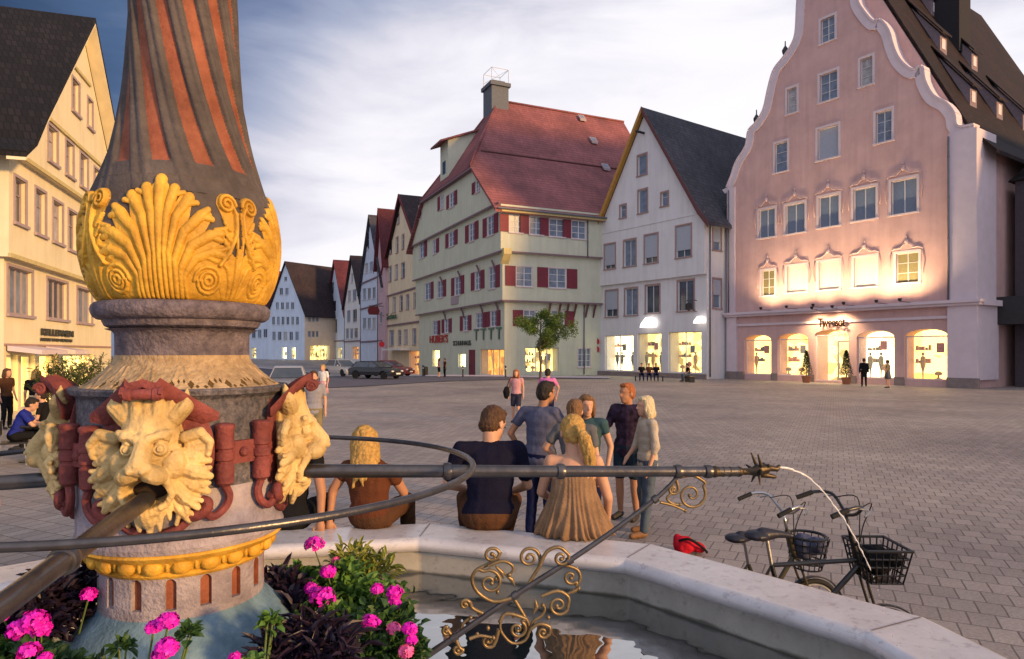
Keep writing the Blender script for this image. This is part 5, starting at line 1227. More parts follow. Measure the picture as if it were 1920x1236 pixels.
    mb = MB(); mb.add([p+t2*(sx*.045)+e2*ee+Vector((0,0,z)) for z in (1.902, 1.962) for sx, ee in ((-1,0),(1,0),(1,.016),(-1,.016))], ((0,3,2,1),(4,5,6,7),(0,1,5,4),(1,2,6,5),(2,3,7,6),(3,0,4,7)))
    mb.ell(p+e2*.018+Vector((0,0,1.932)), (.014,.014,.014), n=10); obj('linking_bar', mb, M['st_red'], col_)
# ---------------------------------------------------------------- pipes, hoop, braces
def iron(name, c, rough=.38, metal=.7):
    m = mat(name, c, rough, metal=metal, var=.3, nscale=18, bump=.08, bscale=40, spec=.5); return m
M['pipe'] = iron('dark_bronze_pipe', (.085,.08,.085), .32); M['iron'] = iron('gilt_worn_iron', (.20,.14,.07), .42, .6); M['spout'] = iron('bronze_spout', (.055,.04,.025), .45)
def pipe_at(d, t, z): return Vector((CX, CY, 0))+d*t+Vector((0,0,z))
def spout_head(d, t0, z0, slope):
    """a small dragon head that spits the water"""
    u = d; s_ = Vector((-d.y, d.x, 0)); k = Vector((0,0,1))
    def q(a, b, c): return pipe_at(d, t0+a, z0-slope*a)+s_*b*1.35+k*c*1.35
    mb = MB(); C = mb.cap
    mb.chain([q(-.13,0,0), q(-.11,0,0), q(-.10,0,0), q(-.03,0,0), q(.02,0,0), q(.045,0,0)], [.013,.021,.018,.013,.012,.018], 12)
    C(q(.05,0,.003), q(.085,0,.008), .020, .017); C(q(.085,0,.010), q(.125,0,.006), .014, .009); C(q(.125,0,.006), q(.135,0,.014), .010, .006)
    C(q(.07,0,-.008), q(.118,0,-.014), .012, .007)
    for g in (-1, 1):
        C(q(.055,g*.012,.018), q(.040,g*.016,.046), .007, .003); C(q(.05,g*.015,.0), q(.035,g*.034,.012), .009, .003); C(q(.05,g*.012,-.012), q(.045,g*.02,-.030), .006, .003)
        mb.ell(q(.085,g*.012,.018), (.006,.006,.006), n=6)
    for a in (-.08,-.055,-.02): mb.ell(q(a,0,0), (.019,.019,.019), n=8)
    return remesh(mb, 'spout', .0028, it=2)
LP = 1.895
for k, (name, dirk) in enumerate((('right', D1), ('front', Vector((D1.y, -D1.x, 0))), ('left', -D1), ('back', Vector((-D1.y, D1.x, 0))))):
    lab = {'right': 'long dark bronze pipe spitting water to the right', 'front': 'bronze pipe coming from the front lion mouth towards the lower left', 'left': 'bronze pipe from the left lion mouth, running out of the left edge', 'back': 'bronze pipe on the far side of the column, hidden behind it'}[name]
    if name == 'back': continue
    z0 = 1.853; sl = .027
    T_ = thing('water_pipe', lab, 'pipe', pipe_at(dirk, .33, z0), 'water pipes of the fountain')
    def pz(t): return z0-.014-(t-.35)*.036
    mb = MB(); pts = [pipe_at(dirk, t, pz(t)) for t in np.linspace(.335, LP-.12, 12)]; mb.tube(pts, [.0215-.0045*i/11 for i in range(12)], 20)
    obj('pipe', mb, M['pipe'], T_, 50)
    for t in (.77, 1.14, 1.55, 1.66):
        mb = MB(); r = .0245-.006*(t-.3)/1.6; q_ = [pipe_at(dirk, t+dt, pz(t+dt)) for dt in (-.014,-.012,-.004,.004,.012,.014)]; mb.tube(q_, [r*.9, r*1.12, r*1.22, r*1.22, r*1.12, r*.9], 20); obj('collar', mb, M['pipe'], T_, 50)
    me = spout_head(dirk, LP-.10, pz(LP-.1), .03); 
    for v in me.vertices: v.co -= wloc(T_)
    link('spout', me, M['spout'], T_, True)
# hoop
hp = thing('iron_hoop', 'thin round iron hoop circling the column at pipe height', 'hoop', (CX, CY, 1.857))
mb = MB(); mb.tube([Vector((CX+.845*math.cos(a), CY+.845*math.sin(a), 1.858-.013*math.sin(a))) for a in np.linspace(0, 2*math.pi, 120, endpoint=False)], .0092, 12, closed=True); obj('ring', mb, M['pipe'], hp, 50)
# ---- wrought iron brace with scrolls, in the upright plane of the right hand pipe
PN = Vector((-D1.y, D1.x, 0))
def onp(px, py, off=0.0):
    """point of the brace plane seen at a photo position"""
    r = Vector(((px-960)/F, 1, -(py-HZ)/F)); o = Vector((0,0,CAMZ)); c = Vector((CX, CY, 0))+PN*off
    t = (c-o).dot(PN)/r.dot(PN); return o+r*t
br = thing('scroll_brace', 'gilt wrought iron brace with curling scrolls under the right hand pipe', 'bracket', onp(830,1210))
mb = MB(); a = onp(1272,890); b_ = onp(800,1228); d = (b_-a)
RP = catmull([onp(1276,884), onp(1260,906), onp(1228,936), onp(1150,995), onp(1068,1051), onp(966,1116), onp(852,1195), onp(790,1237), onp(640,1345), onp(500,1450)], 5); mb.tube(RP, [.0065+.0055*i/(len(RP)-1) for i in range(len(RP))], 12); obj('rod', mb, M['pipe'], br, 50)
def spiral(c, r0, turns, a0, cw, n=26, r1=.18):
    """from the outside in; centre and radius in photo pixels"""
    out = []
    for i in range(n):
        t = i/(n-1); a = R(a0)+(1 if cw else -1)*turns*2*math.pi*t; r = r0*(1-t)+r0*r1*t
        out.append((c[0]+r*math.cos(a), c[1]+r*math.sin(a)))
    return out
def scroll(pts, r0=.0064, r1=.004, off=0.0, name='scroll', par=None):
    P_ = catmull([onp(x, y, off) for x, y in pts], 3); n = len(P_)
    mb = MB(); mb.tube(P_, [r0+(r1-r0)*i/(n-1) for i in range(n)], 8); 
    mb.ell(P_[-1], (r1*1.9,)*3, n=8); return obj(name, mb, M['iron'], br, 60)
SC = [
 [(958,1122),(925,1128),(895,1110),(885,1085),(895,1068)]+spiral((918,1092), 24, 1.4, -120, True, 18),
 [(895,1068),(915,1058),(932,1048),(938,1036)]+spiral((922,1042), 16, 1.2, -10, False, 16),
 [(915,1062),(940,1052),(958,1058),(962,1068),(955,1078)],
 [(985,1105),(1000,1080),(1012,1060),(1012,1042)]+spiral((992,1046), 20, 1.5, -10, False, 20),
 [(1012,1062),(1025,1035),(1048,1026),(1066,1040)]+spiral((1052,1046), 15, 1.3, -20, True, 18),
 [(1060,1060),(1082,1068),(1088,1085),(1080,1100)]+spiral((1070,1082), 14, 1.1, 40, True, 14),
 [(1015,1118),(1045,1108),(1066,1120),(1064,1140)]+spiral((1047,1135), 19, 1.4, 20, True, 20),
 [(962,1120),(980,1150),(992,1175),(985,1200),(960,1206),(940,1185),(938,1165)],
 [(938,1165),(950,1150),(985,1160)]+spiral((970,1180), 17, 1.4, -60, True, 20),
 [(992,1185),(1000,1165),(1015,1155),(1022,1142),(1018,1135)],
 [(995,1180),(1010,1170),(1030,1175),(1030,1190)]+spiral((1018,1186), 11, 1.2, 20, True, 14),
 [(935,1180),(930,1200),(925,1210)]+spiral((916,1202), 13, 1.3, 30, True, 16),
 [(905,1150),(885,1140),(882,1128)]+spiral((872,1134), 10, 1.2, -20, False, 14),
 [(850,1195),(838,1180)]+spiral((838,1184), 9, 1.2, -90, False, 14),
 [(855,1200),(862,1215)]+spiral((858,1218), 10, 1.2, 0, True, 14),
 [(862,1190),(868,1170),(882,1158)],
 [(880,1198),(900,1192),(925,1196)],
]
for i, s_ in enumerate(SC): scroll(s_, off=(.006 if i % 2 else -.006))
for (x, y) in ((933,1110),(898,1150),(915,1178),(895,1190),(963,1155),(1028,1158),(1075,1108),(1085,1104),(930,1085)): mb = MB(); mb.ell(onp(x, y), (.0065,.0065,.0085), n=8); obj('bud', mb, M['iron'], br, True)
for (x, y, x2, y2) in ((945,1075,965,1098),(930,1062,944,1085),(1000,1150,1004,1125),(1060,1115,1088,1100)): mb = MB(); mb.chain([onp(x, y), onp((x+x2)/2+4, (y+y2)/2), onp(x2, y2)], [.003,.008,.002], 8); obj('leaf', mb, M['iron'], br, True)
for (x, y) in ((966,1116),(1068,1051),(1228,936),(852,1195)):
    mb = MB(); q_ = onp(x, y); t = d.normalized(); mb.tube([q_-t*.010, q_-t*.009, q_+t*.009, q_+t*.010], [.010,.0135,.0135,.010], 14); obj('clamp', mb, M['pipe'], br, 40)
# small scroll under the pipe end
SC2 = [[(1275,895),(1300,892),(1322,905)]+spiral((1296,928), 28, 1.55, -35, True, 30, .12),
       [(1262,905),(1258,925),(1250,935),(1262,945),(1275,946)], [(1238,942),(1262,948),(1285,958)],
       [(1268,900),(1272,915)]+spiral((1262,918), 10, 1.2, 0, True, 12)]
for s_ in SC2: scroll(s_, .0055, .0035)
# ---- the water jet: a thinning arc that breaks into drops
def jet():
    m = bpy.data.materials.new('falling_water'); m.use_nodes = True; b = m.node_tree.nodes['Principled BSDF']
    b.inputs['Base Color'].default_value = (.93,.9,.88,1); b.inputs['Roughness'].default_value = .12; b.inputs['Transmission Weight'].default_value = .35; b.inputs['IOR'].default_value = 1.33; return m
M['jet'] = jet()
jp = [(1449,876),(1480,879),(1510,892),(1540,918),(1567,952),(1590,986),(1612,1025),(1632,1070)]
P_ = catmull([onp(x, y) for x, y in jp], 6)
wj = thing('water_jet', 'thin white arc of water falling from the right hand spout', 'water jet', P_[0])
mb = MB(); n = len(P_); mb.tube([p+Vector((rnd.gauss(0,.0011), 0, rnd.gauss(0,.0011))) for p in P_], [.0038-.0018*i/n+.0007*math.sin(i*1.9)+rnd.uniform(-.0004,.0005) for i in range(n)], 8); obj('stream', mb, M['jet'], wj, 60)
mb = MB(); p = P_[-1]; v = (P_[-1]-P_[-3]).normalized()*2.3; t = .004
while p.z > WATER+.02:
    t += rnd.uniform(.006, .016); q_ = P_[-1]+v*t+Vector((0,0,-4.9*t*t)); p = q_
    mb.ell(q_+Vector((rnd.gauss(0,.004), rnd.gauss(0,.004), 0)), (.0016,.0016,.003), n=6)
obj('drops', mb, M['jet'], wj, True)

# ================================================================ planting round the column
M['leaf_a'] = mat('fresh_green_leaf', (.075,.16,.03), .5, var=.3, nscale=9, bump=0); M['leaf_b'] = mat('deep_green_leaf', (.03,.075,.022), .5, var=.3, nscale=9, bump=0)
M['leaf_p'] = mat('purple_black_leaf', (.022,.014,.032), .4, var=.4, nscale=9, bump=0); M['leaf_y'] = mat('yellow_green_leaf', (.20,.22,.04), .5, var=.3, nscale=9, bump=0)
M['magenta'] = mat('magenta_petal', (.70,.012,.52), .5, var=.25, nscale=30, bump=0); M['rose'] = mat('pink_petal', (.75,.12,.35), .5, var=.2, nscale=30, bump=0); M['stem'] = mat('green_stem', (.10,.15,.04), .6, var=.2, bump=0)
M['soil'] = mat('dark_potting_soil', (.03,.022,.016), .95, var=.3, nscale=20)
pt = thing('planter_bowl', 'dark round planter bowl around the column foot, filled with soil', 'planter', (CX, CY, WATER))
mb = MB(); mb.lathe([(.50,.86),(.56,.93),(.64,1.04),(.665,1.075),(.655,1.09),(.63,1.075),(.60,1.05),(.47,1.05)], (CX, CY, 0), 48); obj('bowl', mb, M['black'], pt, 40)
mb = MB(); mb.lathe([(.455,1.052),(.61,1.062),(.60,1.03),(.455,1.03)], (CX, CY, 0), 40); obj('soil', mb, M['soil'], pt)
def leafquad(mb, p, d, up, L, w, mi=0, fold=.25, curl=.2):
    d = d.normalized(); s_ = d.cross(up)
    if s_.length < 1e-4: s_ = d.orthogonal()
    s_.normalize(); n_ = s_.cross(d).normalized()
    a = p; b = p+d*L*.35+s_*w*.5+n_*w*fold; c = p+d*L*.75+s_*w*.38-n_*L*curl*.4+n_*w*fold; e = p+d*L-n_*L*curl; f = p+d*L*.75-s_*w*.38-n_*L*curl*.4+n_*w*fold; g = p+d*L*.35-s_*w*.5+n_*w*fold; h = p+d*L*.4-n_*L*curl*.1
    mb.add([a, b, c, e, f, g, h], ((0,1,6),(1,2,6),(2,3,6),(3,4,6),(4,5,6),(5,0,6)), mi)
def rdir(r_, zmin=-.2):
    while True:
        v = Vector((r_.gauss(0,1), r_.gauss(0,1), r_.gauss(0,1)))
        if v.length > .1:
            v.normalize()
            if v.z >= zmin: return v
def leafclump(name, cs, m, n, L, w, seed, label=None, cat='plant', group=None, curl=.25, rad=.9, stems=True, loc=None, ragged=.3, zmin=-.1):
    """a bushy plant: many small leaves through the volume of several blobs"""
    r_ = random.Random(seed); base = Vector(loc) if loc else Vector(cs[0][0])-Vector((0,0,cs[0][1]*1.2))
    t = thing(name, label, cat, base, group); mb = MB()
    for i in range(n):
        c, rr = cs[r_.randrange(len(cs))]; c = Vector(c); d = rdir(r_, -.6); k = rr*(r_.random()**.45)*(1+ragged*(noise.noise(d*2.3+c*7)))
        p = c+Vector((d.x*k, d.y*k, d.z*k*.85)); dd = (d+rdir(r_, -.5)*.8+Vector((0,0,.15))); leafquad(mb, p, dd, Vector((r_.gauss(0,.4), r_.gauss(0,.4), 1)).normalized(), L*r_.uniform(.6,1.25), w*r_.uniform(.7,1.2), 0, curl=curl*r_.uniform(.3,1.6))
    obj('foliage', mb, m, t, normals=False)
    if stems:
        sb = MB()
        for i in range(8):
            c, rr = cs[i % len(cs)]; c = Vector(c); e_ = c+rdir(r_, 0)*rr*.7; sb.tube([base+Vector((r_.gauss(0,.01), r_.gauss(0,.01), 0)), base.lerp(c, .6), e_], [.004,.0035,.002], 5)
        obj('stems', sb, M['stem'], t)
    return t
def at(px, py, Y): return P(px, py, Y)
GP = 'bedding plants around the column foot'
# broad leaved green geraniums on the right
g1 = leafclump('geranium', [(at(640,1120,2.25), .12), (at(700,1150,2.25), .12), (at(560,1110,2.3), .09), (at(620,1180,2.1), .10)], M['leaf_a'], 2300, .031, .027, 1, 'bushy green geranium with magenta flower heads right of the column', 'flower', GP, loc=(-.52,2.2,1.05))
g2 = leafclump('geranium', [(at(720,1190,2.05), .11), (at(690,1230,1.95), .12), (at(755,1228,1.95), .06)], M['leaf_b'], 1300, .03, .026, 2, 'darker green geranium low at the planter edge beside the water', 'flower', GP, loc=(-.42,2.0,1.05))
g3 = leafclump('yellow_leaved_plant', [(at(660,1060,2.45), .09), (at(700,1075,2.45), .08)], M['leaf_y'], 360, .045, .016, 3, 'yellow green feathery plant against the lit basin wall', 'plant', GP, loc=(-.55,2.42,1.05))
g4 = leafclump('dark_leaved_plant', [(at(575,1215,1.75), .075), (at(610,1240,1.72), .08), (at(530,1245,1.70), .07)], M['leaf_p'], 750, .060, .017, 4, 'purple black leaved plant in front of the blue base', 'plant', GP, curl=.5, loc=(-.55,1.72,1.05))
g5 = leafclump('dark_leaved_plant', [(at(530,1110,2.2), .07), (at(560,1150,2.1), .07)], M['leaf_p'], 340, .05, .024, 5, 'small purple black plant tucked behind the geranium', 'plant', GP, loc=(-.68,2.15,1.1))
g6 = leafclump('dark_leaved_plant', [(at(110,1130,1.85), .10), (at(60,1165,1.8), .10), (at(150,1110,1.95), .07), (at(30,1180,1.75), .08)], M['leaf_p'], 1300, .042, .022, 6, 'dark leaved bushy plant left of the column', 'plant', GP, loc=(-1.25,1.85,1.1))
g7 = leafclump('geranium', [(at(50,1250,1.55), .06), (at(10,1240,1.55), .06), (at(110,1262,1.5), .05)], M['leaf_b'], 420, .03, .026, 7, 'green geranium with large magenta heads at the lower left', 'flower', GP, loc=(-1.1,1.55,1.08))
g8 = leafclump('geranium', [(at(185,1262,1.42), .03), (at(240,1285,1.38), .03), (at(228,1215,1.42), .012), (at(355,1192,1.40), .012)], M['leaf_b'], 150, .026, .022, 8, 'sparse green geranium shoots in front of the blue base', 'flower', GP, loc=(-.83,1.42,1.08))
g9 = leafclump('geranium', [(at(470,1256,1.5), .03), (at(508,1170,1.66), .018)], M['leaf_a'], 90, .026, .022, 9, 'small fresh green geranium shoot beside the purple plant', 'flower', GP, loc=(-.6,1.5,1.08))
def flower(px, py, Y, rpx, owner, m='magenta', seed=0):
    r_ = random.Random(seed+int(px)*7); c = at(px, py, Y); R_ = rpx/F*Y; mb = MB()
    Y -= .12 if owner in (g1, g2, g3, g6) else .03; c = at(px, py, Y); R_ = rpx/F*Y*.98
    for i in range(int(40+rpx*1.6)):
        d = rdir(r_, -.5); p = c+Vector((d.x, d.y, d.z*.8))*R_*r_.uniform(.55,1.0); n_ = d; u = n_.orthogonal().normalized(); w = n_.cross(u); a0 = r_.uniform(0, 2*math.pi)
        for k in range(5):
            a = a0+k*2*math.pi/5+r_.uniform(-.2,.2); dd = u*math.cos(a)+w*math.sin(a); s_ = n_.cross(dd); l = .0085*r_.uniform(.8,1.3); h = l*.42
            mb.add([p, p+dd*l*.6+s_*h+n_*.001, p+dd*l+n_*.002, p+dd*l*.6-s_*h+n_*.001], ((0,1,2,3),))
    f_ = obj('flower_head', mb, M[m], owner, normals=False); base = owner.location
    sb = MB(); sb.tube(catmull([c-Vector((0,0,R_*.5)), c.lerp(base, .4)+Vector((0,0,.03)), base+(c-base)*.2], 4), .0022, 5); obj('flower_stem', sb, M['stem'], f_)
for i, (px, py, Y, r_, o_, m_) in enumerate(((590,1020,2.45,20,g1,'magenta'),(615,1072,2.3,16,g1,'magenta'),(605,1120,2.15,26,g1,'magenta'),(583,1103,2.2,12,g1,'magenta'),(708,1105,2.2,12,g1,'magenta'),(740,1112,2.2,17,g1,'magenta'),(738,1132,2.2,14,g1,'magenta'),
        (695,1168,2.0,19,g2,'magenta'),(738,1178,2.0,13,g2,'rose'),(768,1180,1.95,14,g2,'magenta'),(772,1200,1.95,10,g2,'magenta'),(762,1222,1.9,15,g2,'rose'),(630,1052,2.4,7,g3,'rose'),
        (65,1165,1.6,26,g7,'magenta'),(35,1182,1.6,22,g7,'magenta'),(78,1180,1.6,18,g7,'magenta'),(55,1222,1.5,20,g7,'magenta'),(85,1236,1.5,12,g7,'magenta'),(166,1115,1.9,14,g6,'magenta'),(5,1155,1.7,9,g6,'magenta'),
        (315,1165,1.42,19,g8,'magenta'),(288,1176,1.42,13,g8,'magenta'),(314,1215,1.40,22,g8,'magenta'),(440,1234,1.5,9,g9,'magenta'),(300,1228,1.4,14,g8,'magenta'))):
    flower(px, py, Y, r_, o_, m_, i)
# ================================================================ people
SKIN = {'a': mat('light_skin', (.50,.275,.18), .55, var=.06, nscale=10, bump=.05), 'b': mat('tanned_skin', (.36,.175,.10), .55, var=.06, nscale=10, bump=.05)}
def cloth(name, c, var=.12, **k): return mat(name, c, .95, spec=.04, var=var, nscale=8, bump=.4, bscale=70, **k)
CL = {'navy': cloth('navy_cotton', (.010,.010,.024)), 'brown': cloth('brown_cotton', (.075,.036,.02)), 'dress': cloth('tan_brown_dress', (.22,.135,.08), .25),
      'rust': cloth('rust_brown_knit', (.095,.034,.018)), 'greyblue': cloth('grey_blue_shirt', (.085,.09,.145)), 'jeans': cloth('dark_blue_denim', (.010,.014,.05)),
      'stripe': cloth('grey_knit', (.11,.11,.12)), 'teal': cloth('teal_cotton', (.04,.08,.095)), 'redblue': cloth('dark_red_blue_shirt', (.035,.022,.04), .8), 'tealdark': cloth('dark_teal_shorts', (.018,.03,.045)),
      'cardigan': cloth('off_white_cardigan', (.42,.36,.29)), 'palejeans': cloth('grey_blue_denim', (.075,.10,.135)), 'black': cloth('black_cloth', (.012,.012,.014)),
      'pink': cloth('pink_cotton', (.60,.17,.38)), 'rose': cloth('rose_cotton', (.5,.26,.28)), 'khaki': cloth('khaki_cotton', (.19,.16,.09)), 'grey': cloth('grey_cotton', (.24,.24,.28)), 'white': cloth('white_cotton', (.6,.6,.62)),
      'blue': cloth('strong_blue_cotton', (.02,.03,.22)), 'denimshort': cloth('blue_shorts', (.03,.03,.05)), 'cream': cloth('cream_skirt', (.60,.48,.30))}
HR = {'brown': mat('brown_hair', (.075,.035,.015), .5, var=.4, nscale=40, bump=.6, bscale=120), 'dark': mat('dark_hair', (.02,.013,.009), .5, var=.4, nscale=40, bump=.6, bscale=120),
      'blond': mat('honey_blond_hair', (.42,.25,.07), .5, var=.4, nscale=40, bump=.6, bscale=120), 'ginger': mat('ginger_hair', (.32,.10,.03), .5, var=.4, nscale=40, bump=.6, bscale=120),
      'silver': mat('silver_blond_hair', (.58,.48,.30), .5, var=.3, nscale=40, bump=.6, bscale=120), 'lightbrown': mat('light_brown_hair', (.17,.085,.035), .5, var=.4, nscale=40, bump=.6, bscale=120)}
M['eye'] = mat('eye', (.05,.04,.035), .2, var=0, bump=0); M['shoe'] = mat('dark_shoe', (.03,.025,.022), .6); M['sandal'] = mat('tan_sandal', (.22,.11,.05), .6); M['shoe_w'] = mat('white_trainer', (.55,.55,.55), .6)
def V3(*a): return Vector(a)
STAND = dict(pel=(0,0,.95), neck=(0,-.01,1.46), head=(0,.035,1.605), shL=(-.185,0,1.41), shR=(.185,0,1.41), elL=(-.235,-.02,1.13), elR=(.235,-.02,1.13), wrL=(-.245,.06,.89), wrR=(.245,.06,.89),
             hipL=(-.09,0,.92), hipR=(.09,0,.92), knL=(-.10,.03,.50), knR=(.10,.03,.50), anL=(-.11,-.02,.09), anR=(.11,-.02,.09), toL=(-.13,.14,.035), toR=(.13,.14,.035))
SIT = dict(STAND); SIT.update(pel=(0,0,.10), neck=(0,.06,.62), head=(0,.11,.765), shL=(-.19,.05,.56), shR=(.19,.05,.56), elL=(-.25,.10,.28), elR=(.25,.10,.28), wrL=(-.14,.32,.16), wrR=(.14,.32,.16),
             hipL=(-.10,.02,.09), hipR=(.10,.02,.09), knL=(-.13,.45,.11), knR=(.13,.45,.11), anL=(-.13,.50,-.33), anR=(.13,.50,-.33), toL=(-.14,.64,-.39), toR=(.14,.64,-.39))
def hand(mb, el, wr, side, fine, open_=.35):
    d = (wr-el).normalized(); up = Vector((0,0,1)) if abs(d.z) < .8 else Vector((0,1,0)); w = d.cross(up).normalized(); n_ = w.cross(d).normalized()
    if n_.z > 0 or (abs(d.z) >= .8 and n_.y < 0): n_ = -n_ if abs(d.z) < .8 else n_
    c = wr+d*.05; mb.cap(wr, c, .026, .030, 8); 
    Mx = Matrix((w, d, n_)).transposed(); mb.ell(c, (.038,.045,.016), Mx, 10)
    if not fine: mb.cap(c, c+d*.08+n_*.02, .026, .018, 8); return
    for k, l in enumerate((.062,.072,.068,.052)):
        a = wr+d*.088+w*(-.030+.020*k); b = a+d*l*.5+n_*l*.10; e_ = b+d*l*.38+n_*l*.38; mb.cap(a, b, .0095, .009, 6); mb.cap(b, e_, .009, .0078, 6)
    a = wr+d*.03+w*(-.030)*side; b = a+d*.035+w*(-.026)*side; mb.cap(a, b, .011, .010, 6); mb.cap(b, b+d*.03+n_*.008, .010, .0085, 6)
def person(label, loc, face, h=1.75, base=STAND, pose=None, skin='a', top=None, topm='grey', sleeve=.6, bottom='trousers', botm='jeans', hair='short', hairm='brown', turn=0, tilt=0, group=None, vox=.012,
           shoes='shoe', fine=False, extras=None, bare=False, dress=None, build=1.0, name='person'):
    """face: compass angle of the body's front, degrees from +Y towards +X; loc: point under the pelvis (ground) or the seat"""
    k = h/1.75; kh = k*1.10; J = {a: Vector(b) for a, b in base.items()}
    for a, b in (pose or {}).items(): J[a] = Vector(b)
    ga = R(-face); Mx = Matrix.Rotation(ga, 3, 'Z'); o = Vector(loc)
    root = thing(name, label, 'person', o, group)
    def T(v): return o+Mx @ (Vector(v)*k)
    Q = {a: T(b) for a, b in J.items()}
    sp = (Q['neck']-Q['pel']).normalized(); sh = (Q['shR']-Q['shL']); sh = (sh-sp*sh.dot(sp)).normalized(); fw = sp.cross(sh)*-1 if False else sh.cross(sp)*-1
    fw = sp.cross(sh); fw.normalize(); B = Matrix((sh, fw, sp)).transposed()
    def torso(mb, e=0.0, low=True):
        pel, nk = Q['pel'], Q['neck']; L = (nk-pel).length
        if low: mb.ell(pel+sp*.01, ((.165*build+e)*k, (.115*build+e)*k, (.13+e)*k), B, 14)
        mb.ell(pel.lerp(nk, .30), ((.140*build+e)*k, (.100*build+e)*k, .16*k), B, 14); mb.ell(pel.lerp(nk, .50)+fw*.0*k, ((.150*build+e)*k, (.105*build+e)*k, .15*k), B, 14)
        mb.ell(pel.lerp(nk, .72)+fw*.005*k, ((.168*build+e)*k, (.112*build+e)*k, (.15+e)*k), B, 14)
        mb.cap(Q['shL'], Q['shR'], (.046+e)*k, (.046+e)*k, 10); mb.cap(pel.lerp(nk, .8), nk+sp*(-.02)*k, (.09+e*.8)*k, (.06+e*.6)*k, 10)
        for s_ in 'LR': mb.cap(Q['sh'+s_].lerp(nk, .55)-sp*.02*k, Q['sh'+s_], (.048+e*.6)*k, (.048+e)*k, 8)
    mb = MB(); torso(mb)
    hd = Q['head']; th = R(turn); Hx = (B @ Matrix.Rotation(-th, 3, 'Z') @ Matrix.Rotation(R(-tilt), 3, 'X'))
    def H(x, y, z): return hd+Hx @ (Vector((x, y, z))*kh)
    mb.cap(Q['neck']-sp*.03*kh, H(0,-.025,-.06), .058*kh, .052*kh, 10)
    mb.ell(H(0,-.005,.03), (.074*kh,.092*kh,.085*kh), Hx, 14); mb.ell(H(0,.015,-.03), (.060*kh,.072*kh,.075*kh), Hx, 12); mb.ell(H(0,.045,-.085), (.036*kh,.034*kh,.026*kh), Hx, 10)
    mb.cap(H(0,.082,.015), H(0,.102,-.022), .010*kh, .014*kh, 6); mb.ell(H(0,.082,.032), (.045*kh,.014*kh,.010*kh), Hx, 8); mb.ell(H(0,.080,-.058), (.024*kh,.012*kh,.009*kh), Hx, 8)
    for g in (-1, 1): mb.ell(H(g*.076,-.01,-.005), (.010*kh,.022*kh,.032*kh), Hx, 8)
    for s_, g in (('L',-1),('R',1)):
        mb.cap(Q['sh'+s_], Q['el'+s_], .050*k*build, .038*k, 10); mb.cap(Q['el'+s_], Q['wr'+s_], .038*k, .026*k, 10); hand(mb, Q['el'+s_], Q['wr'+s_], g, fine)
        mb.cap(Q['hip'+s_], Q['kn'+s_], .085*k*build, .055*k, 12); mb.cap(Q['kn'+s_], Q['kn'+s_].lerp(Q['an'+s_], .35), .053*k, .055*k, 10); mb.cap(Q['kn'+s_].lerp(Q['an'+s_], .35), Q['an'+s_], .055*k, .035*k, 10)
        an, to = Q['an'+s_], Q['to'+s_]; mb.cap(an-Vector((0,0,.03))*k, to, .036*k, .028*k, 8)
    me = remesh(mb, 'body', vox, it=4 if fine else 3, fac=.5, off=o); link('body', me, SKIN[skin], root, True)
    if fine:
        for g in (-1, 1): eb = MB(); eb.ell(H(g*.030,.079,.010), (.011*kh,.008*kh,.007*kh), Hx, 8); obj('eye', eb, M['eye'], root, True)
    fold = lambda c: noise.noise(Vector((c[0]*7+c[2]*6,c[1]*7,c[2]*11-c[0]*5)))*.008+noise.noise(Vector((c[0]*26,c[1]*26,c[2]*10)))*.0045
    if top != 'none' and not dress:
        mb = MB(); torso(mb, .016)
        if top == 'long': mb.ell(Q['pel']-sp*.06*k, (.178*k*build,.128*k*build,.12*k), B, 12)
        for s_ in 'LR':
            if sleeve > 0:
                a, b = Q['sh'+s_], Q['el'+s_]; e1 = min(1, sleeve); mb.cap(a, a.lerp(b, e1), .058*k*build, .058*k, 10)
                if sleeve > 1: mb.cap(b, b.lerp(Q['wr'+s_], sleeve-1), .054*k, .042*k, 10)
        link('shirt' if sleeve <= 1 else 'jumper', remesh(mb, 'shirt', vox, it=2, disp=fold, off=o), CL[topm], root, True)
    if bottom in ('trousers', 'shorts'):
        mb = MB(); mb.ell(Q['pel']-sp*.01*k, (.178*k*build,.130*k*build,.125*k), B, 14); e_ = .80 if bottom == 'shorts' else 1
        for s_ in 'LR':
            a, b, c = Q['hip'+s_], Q['kn'+s_], Q['an'+s_]; mb.cap(a, a.lerp(b, e_), .100*k*build, (.085 if bottom == 'shorts' else .070)*k, 12)
            if bottom == 'trousers': mb.cap(b, c, .068*k, .055*k, 10)
        link(bottom, remesh(mb, bottom, vox, it=2, disp=fold, off=o), CL[botm], root, True)
    elif bottom == 'skirt':
        mb = MB(); p = Q['pel']; n = 40; rows = ((.12,.150,.11),(.0,.175,.13),(-.15,.20,.15),(-.38,.24,.19)); vs = []
        for z, a, b in rows:
            for i in range(n):
                t = 2*math.pi*i/n; w = 1+(.05*math.sin(t*9)*(.12-z)*2); vs.append(p+Mx @ Vector((a*math.cos(t)*w*k, b*math.sin(t)*w*k, z*k)))
        mb.add(vs, [(r*n+i, r*n+(i+1) % n, (r+1)*n+(i+1) % n, (r+1)*n+i) for r in range(3) for i in range(n)]+[tuple(range(n)), tuple(3*n+i for i in range(n))[::-1]]); obj('skirt', mb, CL[botm], root, True)
